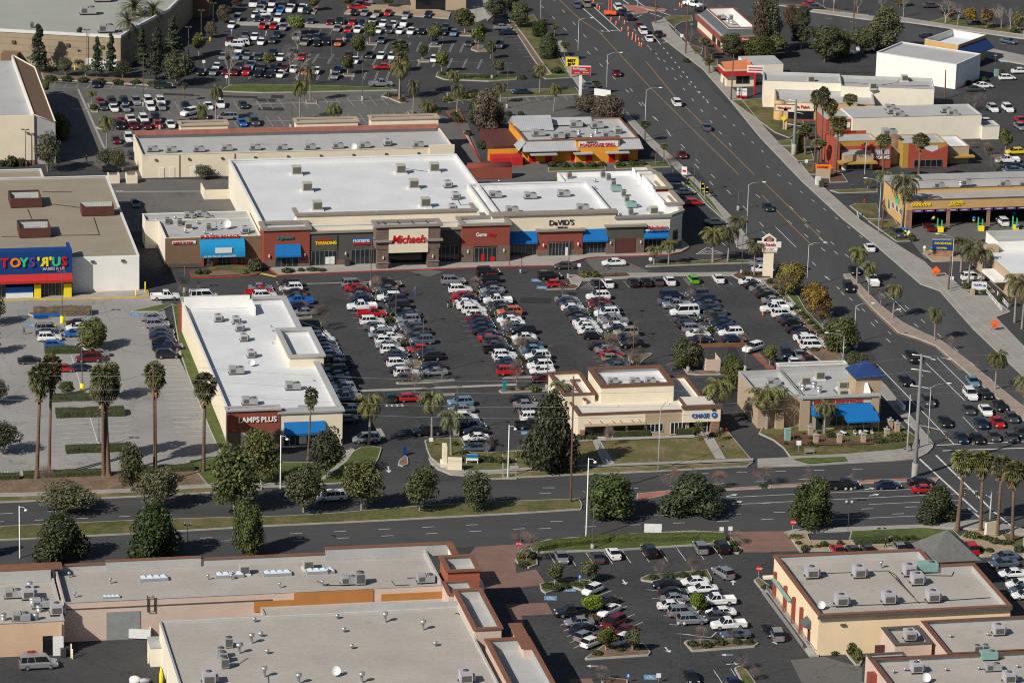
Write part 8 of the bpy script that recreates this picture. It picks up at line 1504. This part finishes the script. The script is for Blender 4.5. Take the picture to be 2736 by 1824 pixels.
for a in [('stop','d4',272,235,105,'red stop sign on the verge by the brick drive'),('stop','d3',82,420,298,'red stop sign at the left brick entrance'),('stop','d3',2237,650,520,'red stop sign beside the lower lot walk'),('diamond','a4',190,1172-2,1040,'yellow diamond warning sign below the paint store lawn'),('white','a3',1545,420,305,'white notice sign on the diner verge'),('blue','d3',632,690,595,'blue accessible sign in the lower lot hedge island'),('blue','d3',1067,1560,1480,'blue accessible sign at the bottom of the lower lot'),('square','d3',1340,1560,1475,'small pale sign at the bottom of the lower lot'),('square','d3',1903,270,165,'grey backed sign left of pair above the hedge'),('square','d3',1982,265,160,'grey backed sign right of pair above the hedge'),
 ('blue','a1',2077,330,262,'blue accessible sign by the planted end of the far lot'),('square','b3',627,955,850,'grey backed sign beside the walk bush'),('square','b3',1268,850,795,'small sign on the islet before corner shop'),('blue','b1',328,1300,1235,'blue accessible sign by the cart rack'),('white','c4',325,1050,925,'blue and white sign before the pancake patio'),('square','c4',838,120,60,'small sign in the boulevard verge bushes'),('white','a3',2240,1175,700,'slim tall post with small sign below diamond sign') if 0 else ('square','b4',1700,1060,965,'white turn sign beside the wooden pole'),('square','a1',1828,610,540,'small sign at the front of the far lot'),('square','a1',2030,760,675,'pale street sign beside the white barked tree'),('square','b1',1710,1140,1080,'small white sign among bare shrubs'),('white','a3',2225,1175,1040,'yellowed sign post on the lawn edge') if 0 else ('square','a4',395,1500,1430,'grey sign by the right verge palms'),('square','c2',1583,985,900,'white panel sign on the left of the drive lawn')]: traffic_sign(*a)
# ---- feather flags, cones, barricades
for i,(x,y,yt) in enumerate(((1715,235,115),(1752,265,150))):
    g=G('b3',x,y); h=hgt('b3',x,y,yt); e=empty('feather_flag',(g.x,g.y,0)); tag(e,'%s black and yellow feather flag on the kerb by the corner shop'%('farther','nearer')[i],'flag','feather flags by the corner shop'); b=MB(); b.tube([(0,0,0),(0,0,h)],.03,5); b.build('pole',M['metal_white'],e); b=MB(); b.add([(.05,0,.8),(.9,-.1,1.0),(1.0,-.1,h-1),(.5,-.05,h-.2),(.05,0,h)],[(0,1,2,3,4)]); b.build('banner',M['black_gloss'],e); b=MB()
    for k in range(4): z=1.3+k*(h-2)/4; b.box(.25,.75,-.17,-.14,z,z+.55)
    b.build('lettering',M['yellow_gloss'],e)
def cone_proto():
    e=empty('traffic_cone',(0,0,0)); b=MB(); b.box(-.3,.3,-.3,.3,0,.06); b.build('base',M['metal_dark'],e); b=MB(); b.tube([(0,0,.06),(0,0,1.15)],[.2,.07],8); b.build('cone',M['cone_orange'],e); b=MB(); b.tube([(0,0,.75),(0,0,.95)],[.125,.105],8); b.build('band',M['metal_white'],e); return e
cp=cone_proto()
for x,y in ((755,30),(790,70),(812,90),(915,190),(960,225),(990,180),(1035,220),(1012,280),(1068,275),(1070,325),(1110,325),(1105,360),(1138,345),(1137,380),(1162,375),(1168,415),(1188,420),(1530,60),(1548,70)): o=dup(cp,G('a3',x,y+2),0,1.0); reg(o,'orange traffic cone','in the lane closure of the far boulevard','traffic cone','traffic cones in the lane closure','back')
o=dup(cp,G('Z6',525,820),0,1.0); reg(o,'orange traffic cone','before the white and green pickup','traffic cone',None); drop(cp)
g=G('a3',905,140); thing('arrow_board','orange trailer with dark message board in the closed lane','trailer',(g.x,g.y,0),0,[('board',MB().box(-2.4,1.6,-.2,.2,4.3,5.6),'metal_dark'),('mast',MB().box(-.5,-.3,-.1,.1,1,4.3).box(.2,.4,-.1,.1,1,4.3),'cone_orange'),('chassis',MB().box(-1.6,1.6,-1.2,1.2,.5,1.1),'cone_orange'),('wheel',MB().tube([(0,-1.4,.35),(0,-1.1,.35)],.35,10),'tyre')])
for t,x,y,lb in (('b4',1557,975,'orange roadwork diamond sign on the pavement by clinic drive'),('b4',2085,1455,'orange roadwork diamond sign at the lower right pavement')):
    g=G(t,x,y); e=thing('roadwork_sign',lb,'sign',(g.x,g.y,.2),0,[('panel',MB().add([(-1,-.05,1.2),(0,-.05,.2),(1,-.05,1.2),(0,-.05,2.2)],[(0,1,2,3)]).add([(-1,.0,1.2),(0,.0,.2),(1,.0,1.2),(0,.0,2.2)],[(3,2,1,0)]),'cone_orange'),('stand',MB().tube([(-.7,-.4,0),(0,0,1.2),(.7,-.4,0)],.04,4),'metal_dark')])
g=G('a3',2085,880); thing('sign_trailer','red and white sign trailer with blue lettering on the burger lot','trailer',(g.x,g.y,0),0,sc=.72,parts=[('body',MB().box(-1.8,1.8,-.8,.8,.4,1.0),'red_gloss'),('panel',MB().box(-1.7,-.15,-.7,-.6,1.01,3.6).box(.15,1.7,-.7,-.6,1.01,3.4),'metal_white'),('lettering',MB().box(-1.5,-.3,-.74,-.71,2.6,2.9).box(.3,1.5,-.74,-.71,2.4,2.7),'blue_gloss'),('wheel',MB().tube([(0,-.9,.35),(0,.9,.35)],.35,10),'tyre')])
# ---- people
def person_mesh(v, top, leg, stride=.18, arm=.2, hair=(.03,.02,.015)):
    bones=[((0,0,.95),.15),((0,0,1.15),.145),((0,0,1.38),.17),((0,0,1.5),.06),((0,.0,1.6),.09),((0,0,1.72),.085),
     ((0,.09,.9),.10),((stride,.10,.5),.07),((stride*1.2,.10,.08),.05),((stride*1.2+.16,.10,.05),.045),((0,-.09,.9),.10),((-stride*.6,-.10,.5),.07),((-stride*1.3,-.10,.09),.05),((-stride*1.3+.16,-.10,.05),.045),
     ((0,.2,1.4),.065),((-arm*.6,.25,1.13),.05),((-arm*.2,.25,.88),.035),((0,-.2,1.4),.065),((arm*.8,-.25,1.13),.05),((arm*1.3,-.24,.9),.035)]
    ed=[(0,1),(1,2),(2,3),(3,4),(4,5),(0,6),(6,7),(7,8),(8,9),(0,10),(10,11),(11,12),(12,13),(2,14),(14,15),(15,16),(2,17),(17,18),(18,19)]
    me=bpy.data.meshes.new('p'); me.from_pydata([q[0] for q in bones],ed,[]); ob=bpy.data.objects.new('p',me); C.objects.link(ob); sk=ob.modifiers.new('s','SKIN')
    for i,q in enumerate(bones): me.skin_vertices[0].data[i].radius=(q[1],q[1])
    me.skin_vertices[0].data[0].use_root=True; sb=ob.modifiers.new('b','SUBSURF'); sb.levels=1
    dg=bpy.context.evaluated_depsgraph_get(); m2=bpy.data.meshes.new_from_object(ob.evaluated_get(dg)); bpy.data.objects.remove(ob)
    for mm in (M['skin'],M[top],M[leg],M['metal_dark']): m2.materials.append(mm)
    for f in m2.polygons:
        c=f.center; r_=math.hypot(c.x,c.y)
        f.material_index = 3 if c.z<.12 else 2 if c.z<.95 and abs(c.y)<.2 else 0 if (c.z>1.5 and not (c.z>1.68 or c.x<-.03)) or (abs(c.y)>.19 and c.z<1.12) else 3 if c.z>1.5 else 1
        f.use_smooth=True
    return m2
PM={}
for i,(t,x,y,top,leg,h_,lb) in enumerate((('b2',325,880,'red_gloss','metal_dark',0,'person in red top standing under the first blue awning'),('b2',1440,1135,'stucco_brown','blue_gloss',-1.3,'person in plaid shirt walking between the parking rows'),('b2',1732,1250,'black_gloss','stucco_grey',1,'person in dark top, leftmost of three walking by white suvs'),('b2',1760,1240,'black_gloss','metal_dark',1,'tall person in black, middle of three walking by white suvs'),('b2',1785,1245,'red_gloss','stucco_grey',1,'person in red, rightmost of three walking by white suvs'),
 ('b3',100,945,'wall_blue','metal_white',-2,'person in navy top and pale shorts crossing toward storefronts'),('b1',215,1490,'stucco_charcoal','metal_dark',0,'person in grey pushing a cart on the pale lot'),('Y5',1722,505,'black_gloss','black_gloss',0,'person in black beside the silver suv'),('b4',857,455,'metal_white','metal_white',-1,'person in white walking on the boulevard pavement'),('b4',895,455,'teal_gloss','wall_blue',-1,'person in teal shirt walking on the boulevard pavement'),('c4',1335,1030,'black_gloss','black_gloss',1,'person in black waiting at the pale signal pole'),('c4',1403,1000,'stucco_charcoal','wall_blue',2,'person in grey waiting behind the steel pole'),
 ('a1',775,1460,'black_gloss','black_gloss',0,'person in black walking in the shaded drive'),('a1',1090,1240,'stucco_charcoal','metal_dark',0,'person in grey beside a maroon sedan'),('b1',1940,555,'stucco_grey','blue_gloss',0,'worker in blue on the brown restaurant roof'),('a2',1565,370,'black_gloss','metal_dark',0,'person in black walking in the far lot'),('a2',105,330,'metal_white','metal_white',0,'person in white walking in the far lot'),('d4',1105,362,'black_gloss','black_gloss',0,'person in black robe with hat behind the butter store'),('b4',1470,650,'teal_gloss','black_gloss',0,'') ,('b3',505,760,'metal_white','metal_white',0,'') )):
    if not lb: continue
    g=G(t,x,y,5.12 if 'roof' in lb else 0); k=(top,leg)
    if k not in PM: PM[k]=person_mesh(0,top,leg)
    o=bpy.data.objects.new('person',PM[k]); C.objects.link(o); o.location=(g.x,g.y,g.z+.02+(.15 if 'pavement' in lb or 'awning' in lb or 'pole' in lb else 0)); o.rotation_euler=(0,0,h_); tag(o,lb,'person')
# ---- service yard and shop clutter
g=G('d1',1255,1155); thing('dumpster','white open dumpster with orange stains against the pink wall','dumpster',(g.x,g.y,0),AZ-.25,[('bin',MB().box(-1.8,1.8,-1.1,-.98,.2,1.7).box(-1.8,1.8,.98,1.1,.2,1.9).box(-1.8,-1.68,-.97,.97,.2,1.8).box(1.68,1.8,-.97,.97,.2,1.8).box(-1.67,1.67,-.97,.97,.2,.4),'metal_white'),('lid',MB().box(-1.8,1.8,1.1,1.9,1.75,1.82),'metal_white'),('wheel',MB().box(-1.6,-1.3,-.9,.9,0,.19),'tyre')])
g=G('d1',1390,1150); thing('wall_ladder','caged steel ladder on the pink wall above the dumpster','ladder',(g.x,g.y+.1,0),AZ,[('rail',MB().box(-1.2,-1.13,-.3,-.23,.3,6.9).box(-.4,-.33,-.3,-.23,.3,6.9),'metal_bronze'),('cage',MB().box(-1.3,-.2,-.95,-.9,4.4,4.5).box(-1.3,-1.25,-.9,-.2,4.4,6.9).box(-.25,-.2,-.9,-.2,4.4,6.9).box(-1.3,-.2,-.95,-.9,6.8,6.9),'metal_bronze')]+[('rung',MB().box(-1.13,-.4,-.29,-.25,.5+i*.5,.55+i*.5),'metal_bronze') for i in range(12)]+[('bracket',MB().box(-.9,-.6,-.29,0,3.3,3.4),'metal_bronze')])
for x,y,m_,lb in ((568,1330,'metal_dark','dark wheeled trash bin at the corner of the peach wall'),(600,1310,'metal_dark','second dark trash bin nearest the drain pipe corner')): g=G('d1',x,y); thing('trash_bin',lb,'trash bin',(g.x,g.y,0),.2,[('bin',MB().box(-.4,.4,-.4,.4,.1,1.2),m_),('lid',MB().box(-.43,.43,-.43,.43,1.21,1.3),m_),('wheel',MB().box(-.3,.3,.3,.42,0,.2),'tyre')])
for x,y,yt,lb in ((640,1340,1215,'pale bollard left of pair by the corner bins'),(650,1350,1262,'pale bollard right of pair by the corner bins'),(1330,1390,1300,'pale bollard before the block shed')): g=G('d1',x,y); b=MB(); b.tube([(0,0,0),(0,0,hgt('d1',x,y,yt))],.11,8); o=b.build('bollard',M['stucco_cream']); o.location=(g.x,g.y,0); tag(o,lb,'bollard')
g=G('d1',275,1310,3.3) if 0 else G('d1',400,1300); e=thing('roof_load','coiled hoses and rack lying on the grey van roof','cargo',(G('d1',280,1300,2.1).x,G('d1',280,1300,2.1).y,2.15),AZ,[('hose',MB().tube([(.6*math.cos(i*.6),.3*math.sin(i*.6),.1+.01*i) for i in range(24)],.05,4),'fascia_red'),('rack',MB().box(-1.2,1.0,-.5,.5,.0,.08),'metal_grey')])
g=G('d1',1215,1560); thing('debris_pile','pile of pale cardboard and cloth at the bottom edge','debris',(g.x,g.y,0),.3,[('cloth',MB().ball((0,0,.4),.9,1.2,1,.7,8,0,.25),'metal_white'),('cardboard',MB().ball((1.2,-.6,.35),.8,1.3,.8,.6,6,0,.2),'ac_lilac')])
g=G('d1',1445,1560); b=MB(); b.tube([(0,0,0),(0,0,1.2),(0,0,2.6)],[.3,.3,.05],8); o=b.build('safety_cone',M['yellow_gloss']); o.location=(g.x,g.y,0); tag(o,'tall yellow cone against the cream wall at bottom edge','cone')
g=G('d1',1405,1420); thing('block_shed','small cream block shed against the long cream wall','shed',(g.x,g.y,0),AZ,[('wall',MB().box(-.9,1.2,0,4.5,0,3.0),'stucco_pale'),('roof',MB().box(-1,1.25,-.1,4.6,3.01,3.1),'coping_grey')])
# cart rack, small furniture
g=G('b1',370,1345); thing('cart_rack','blue shopping cart corral on the pale lot island','cart rack',(g.x,g.y,0),AZ,sc=.75,parts=[('rail',MB().box(-2,1.8,-.8,-.72,.3,1.0).box(-2,1.8,.72,.8,.3,1.0).box(1.8,5,.72,.78,.3,1.0),'blue_gloss'),('panel',MB().box(-2,1.8,-.86,-.81,.4,.95),'wall_blue')])
for t,x,y,lb in (('b1',1303,1120,'tall yellow bollard at the blue store corner'),('b1',1220,1150,'short yellow pipe rail before white wall')): g=G(t,x,y); b=MB(); b.tube([(0,0,0),(0,0,2.2 if x>1290 else 1.2)],.12,8); o=b.build('bollard',M['yellow_gloss']); o.location=(g.x,g.y,.2); tag(o,lb,'bollard')
for x,y in ((558,1385),): g=G('b1',x,y); b=MB(); b.tube([(0,0,0),(0,0,1.35)],.42,12); o=b.build('lamp_base_guard',M['orange_gloss'] if 0 else M['yellow_gloss']); o.location=(g.x,g.y,.01); tag(o,'yellow drum round the lamp foot on the upper pale lot','guard')
g=G('c1',737,480); b=MB(); b.tube([(0,0,0),(0,0,1.35)],.42,12); o=b.build('lamp_base_guard',M['yellow_gloss']); o.location=(g.x,g.y,.01); tag(o,'yellow drum round the lamp foot beside the small tree','guard')
for i,(x,y) in enumerate(((720,885),(740,895),(930,880),(880,890),(990,885),(835,890))):
    g=G('c4',x,y); e=thing('patio_table' if i in (0,2,1) else 'patio_chair','','table',(g.x,g.y,.15),rd.uniform(0,3),[('tabletop',MB().tube([(0,0,.7),(0,0,.75)],.5,12),'metal_white'),('leg',MB().tube([(0,0,0),(0,0,.7)],.05,5),'metal_grey')] if i in (0,2,1) else [('seat',MB().box(-.25,.25,-.25,.25,.4,.46),'metal_white'),('backrest',MB().box(-.25,.25,.2,.26,.46,.95),'metal_white')]+[('leg',MB().box(sx*.2-.03,sx*.2+.03,sy*.2-.03,sy*.2+.03,0,.4),'metal_grey') for sx in (-1,1) for sy in (-1,1)])
    del e['label'],e['category']; reg(e,'round white patio table' if i in (0,2,1) else 'white patio chair','under the blue pancake awning','table' if i in (0,2,1) else 'chair','patio furniture under the blue awning')
def fence(name,label,t,pts,h,mt,post=2.4,pm=None,cat='fence'):
    P=[G(t,*p) for p in pts]; e=empty(name,(P[0].x,P[0].y,0)); tag(e,label,cat); o=P[0]; b=MB(); n=0
    for a,c in zip(P,P[1:]):
        L=(c-a).length; k=max(1,int(L/post))
        for i in range(k+1):
            if n<98: q=a.lerp(c,i/k)-o; pb=MB(); pb.box(q.x-.05,q.x+.05,q.y-.05,q.y+.05,.12,h+.1); pb.build('post',M[pm or mt],e); n+=1
        for z in (h*.35,h): b.tube([(a-o)+Vector((0,0,z)),(c-o)+Vector((0,0,z))],.035,4)
        for i in range(int(L/.3)): q=a.lerp(c,i*.3/L)-o; b.box(q.x-.015,q.x+.015,q.y-.015,q.y+.015,.15,h,bottom=False)
    b.build('rail_panel',M[mt],e)
fence('patio_fence','tan railing fence with stone piers round the pancake patio','c4',[(470,965),(690,962),(905,955),(1010,945),(1110,915)],1.2,'coping_taupe')
for i,(x,y) in enumerate(((480,962),(692,962),(906,955),(1115,915),(1147,830),(1210,858),(432,890))):
    g=G('c4',x,y); reg(thing('stone_pier','','pier',(g.x,g.y,.12),AZ,[('shaft',MB().box(-.4,.4,-.4,.4,0,1.7),'stucco_tan'),('cap',MB().box(-.5,.5,-.5,.5,1.71,1.85),'coping_grey'),('lantern',MB().box(-.15,.15,-.15,.15,1.86,2.3),'metal_grey')]),'tan pier with lantern','around the pancake patio','pier','tan piers around the patio')
fence('iron_fence','black iron fence before the burger stand lot','a3',[(1920,770),(2000,700),(2115,750),(2280,740)],1.8,'metal_dark')
fence('ramp_railing','white ramp railing at the clinic, left of pair','b4',[(2015,1125),(2150,1285)],1.0,'metal_white',cat='railing'); fence('ramp_railing','white ramp railing at the clinic, right of pair','b4',[(2110,1145),(2205,1255)],1.0,'metal_white',cat='railing'); fence('ramp_railing','pale handrail beside the path down the bank lawn','c3',[(790,985),(880,1150)],.9,'metal_grey',cat='railing'); fence('ramp_railing','white ramp railing by the shaded shop at the top edge','a2',[(1450,62),(1690,90)],1.1,'metal_white',cat='railing')
fence('walk_railing','long grey railing on the walk beside the butter store','d4',[(40,745),(470,1320)],1.0,'metal_grey',cat='railing'); fence('chain_fence','dark slatted fence behind the white block building','a4',[(330,655),(1100,665),(1560,700)],1.8,'metal_dark')
for t,x,y,c_,lb in (('a1',1885,375,'yellow_gloss','yellow fire hydrant on the planted end of the far lot'),('c3',1945,860,'fascia_red','red fire hydrant by the bank corner'),('b4',918,318,'fascia_red','red fire hydrant on the drive beside the service stairs')):
    g=G(t,x,y); thing('fire_hydrant',lb,'hydrant',(g.x,g.y,.12),0,[('body',MB().tube([(0,0,0),(0,0,.6),(0,0,.85),(0,0,.95)],[.17,.15,.2,.05],8),c_),('outlet',MB().tube([(-.3,0,.55),(.3,0,.55)],.08,6),c_)])
for t,x,y,w_,h_,c_,lb in (('c4',225,940,1.0,2.3,'metal_teal','green utility cabinet on the red mulch bed'),('c4',150,825,1.4,2.9,'stucco_tan','tan double door cabinet beside the restaurant wall'),('d4',560,1310,.5,1.5,'galv','grey backflow valve cage beside clipped bush'),('b3',1165,755,.9,1.2,'metal_dark','dark planter tub beside the brown shuttered shop'),('b2',830,880,.9,1.3,'metal_dark','dark trash bin before the charcoal shopfront'),('Y5',665,900,.9,1.6,'concrete_plain','concrete drum base between the queen palms'),('a4',2100,690,1.0,1.6,'metal_teal','green electrical box right of the white building'),('c2',1345,1060,.6,1.3,'wall_blue','blue covered box on the brick drive islet'),('c3',50,1190,1.4,.3,'concrete_plain','flat concrete vault lid on the bank verge'),('Y5',1530,90,.6,1.5,'teal_gloss','teal post box on the planted lot end'),('b4',500,150,1.0,1.6,'metal_white','white bus bench box at the boulevard kerb'),('b4',530,170,.9,1.2,'leaf_dark','green trash bin at the boulevard kerb'),('b4',1885,1135,.8,1.0,'stucco_tan','tan waste bin before the clinic')):
    g=G(t,x,y); thing('utility_cabinet' if 'bin' not in lb and 'box' not in lb else 'street_box',lb,'cabinet' if 'bin' not in lb else 'bin',(g.x,g.y,.14),AZ,[('body',MB().box(-w_/2,w_/2,-w_/2,w_/2,0,h_),c_),('top',MB().box(-w_/2-.05,w_/2+.05,-w_/2-.05,w_/2+.05,h_+.003,h_+.08),c_)])
# painted news racks at the junction, bench, balloons, toy figures of the sale stand left out
for i in range(5): g=G('c4',1215+13*i,620+14*i); reg(thing('news_rack','','rack',(g.x,g.y,.15),.6,[('box',MB().box(-.28,.28,-.25,.25,.35,1.25),'metal_white'),('leg',MB().box(-.08,.08,-.08,.08,0,.34),'metal_grey')]),'white news rack','on the pavement right of the pancake tower','news rack','white news racks')
g=G('c4',425,1055); thing('park_bench','weathered wooden bench on the lawn below the patio','bench',(g.x,g.y,.12),AZ,[('seat',MB().box(-.9,.9,-.25,.25,.42,.5),'bark_grey'),('backrest',MB().box(-.9,.9,.2,.28,.55,1.0),'bark_grey'),('leg',MB().box(-.85,-.75,-.2,.2,0,.42),'bark_grey'),('leg',MB().box(.75,.85,-.2,.2,0,.42),'bark_grey')])
for t,L_ in (('b4',((1270,545,'blue_gloss',.8),(1295,545,'blue_gloss',1.0),(1290,565,'yellow_gloss',.5),(1320,575,'metal_white',.7),(1310,590,'yellow_gloss',.2),(1530,450,'blue_gloss',1.2),(1540,440,'yellow_gloss',1.7),(1902,445,'blue_gloss',1.8),(1903,460,'yellow_gloss',1.2),(2260,405,'blue_gloss',1.6),(1460,710,'metal_white',1.7),(1462,728,'yellow_gloss',1.2),(1523,718,'blue_gloss',1.7),(1525,735,'yellow_gloss',1.2),(1055,430,'blue_gloss',1.5),(2290,520,'blue_gloss',1.0))),):
    for x,y,c_,z in L_: g=G(t,x,y,z+.3); b=MB(); b.ball((0,0,0),.36,1,1,1.15,10); o=b.build('balloon',M[c_]); o.location=g; reg(o,{'b':'blue','y':'yellow','m':'white'}[c_[0]]+' balloon','at the service centre','balloon','party balloons at the service centre')
for i,(x,y,xx) in enumerate(((1600,570,0),(1965,560,0),(2275,550,0))): g=G('b4',x,y); reg(thing('wheel_stand','','stand',(g.x,g.y,.05),0,[('base',MB().box(-.6,.6,-.5,.5,0,1.0),'yellow_gloss'),('frame',MB().box(-.7,-.5,.6,1.4,0,2.6).box(.2,.4,.6,1.4,0,2.2),'green_gloss')]),'yellow and green display stand','before the service bays','stand','display stands before the service bays')
g=G('b4',1100,440); thing('stairway','steep outdoor stair against the gold gable of service centre','stairs',(g.x,g.y,0),math.radians(12.5),[('stringer',MB().box(-1.2,-1.1,0,6,0,.3),'metal_dark')]+[('step',MB().box(-1.1,.2,i*.55,i*.55+.5,i*.32+.1,i*.32+.18),'metal_dark') for i in range(11)])
g=G('a4',920,1568); thing('flagpole','white flagpole with a drooping stars and stripes flag','flagpole',(g.x,g.y,.1),0,[('pole',MB().tube([(0,0,0),(0,0,hgt('a4',920,1568,1285))],.05,6),'metal_white'),('flag',MB().add([(0,-.02,7.4),(-1.1,-.2,6.9),(-1.2,-.1,5.9),(0,0,6.2)],[(0,1,2,3)],0).add([(0,-.04,7.4),(-.55,-.13,7.15),(-.58,-.1,6.7),(0,-.03,6.85)],[(0,1,2,3)],1),('fascia_red','wall_blue'))])
g=G('b3',370+0,0) if 0 else G('b2',1980,85); thing('storage_tank','rust coloured rounded container behind the big white roof','container',(g.x+1,g.y,0),AZ,[('body',MB().box(-3,7,-1.3,1.3,.1,2.6),'fascia_brick'),('top',MB().tube([(-3,0,2.2),(7,0,2.2)],1.28,12),'fascia_brick')])
g=G('b3',1570,85); thing('sandwich_sign','white and red board sign by the slip lot','sign',(g.x,g.y,.15),-.3,[('panel',MB().box(-.6,.6,-.05,.05,.6,2.4),'metal_white'),('stripe',MB().box(-.4,.4,-.08,-.06,1.2,1.7),'red_gloss'),('post',MB().box(-.05,.05,-.04,.04,0,.6),'metal_grey')])
# manholes in the roads
for t,x,y in (('d2',700,252),('b3',1965,100),('a3',1290,465)): g=G(t,x,y); b=MB(); b.tube([(0,0,0),(0,0,.01)],.55,16); o=b.build('manhole_cover',M['metal_dark']); o.location=(g.x,g.y,.03); tag(o,dict(d2='dark round manhole cover in the near street',b3='dark manhole cover in the boulevard by corner shop',a3='dark manhole cover in the far boulevard')[t],'manhole')
finalize()
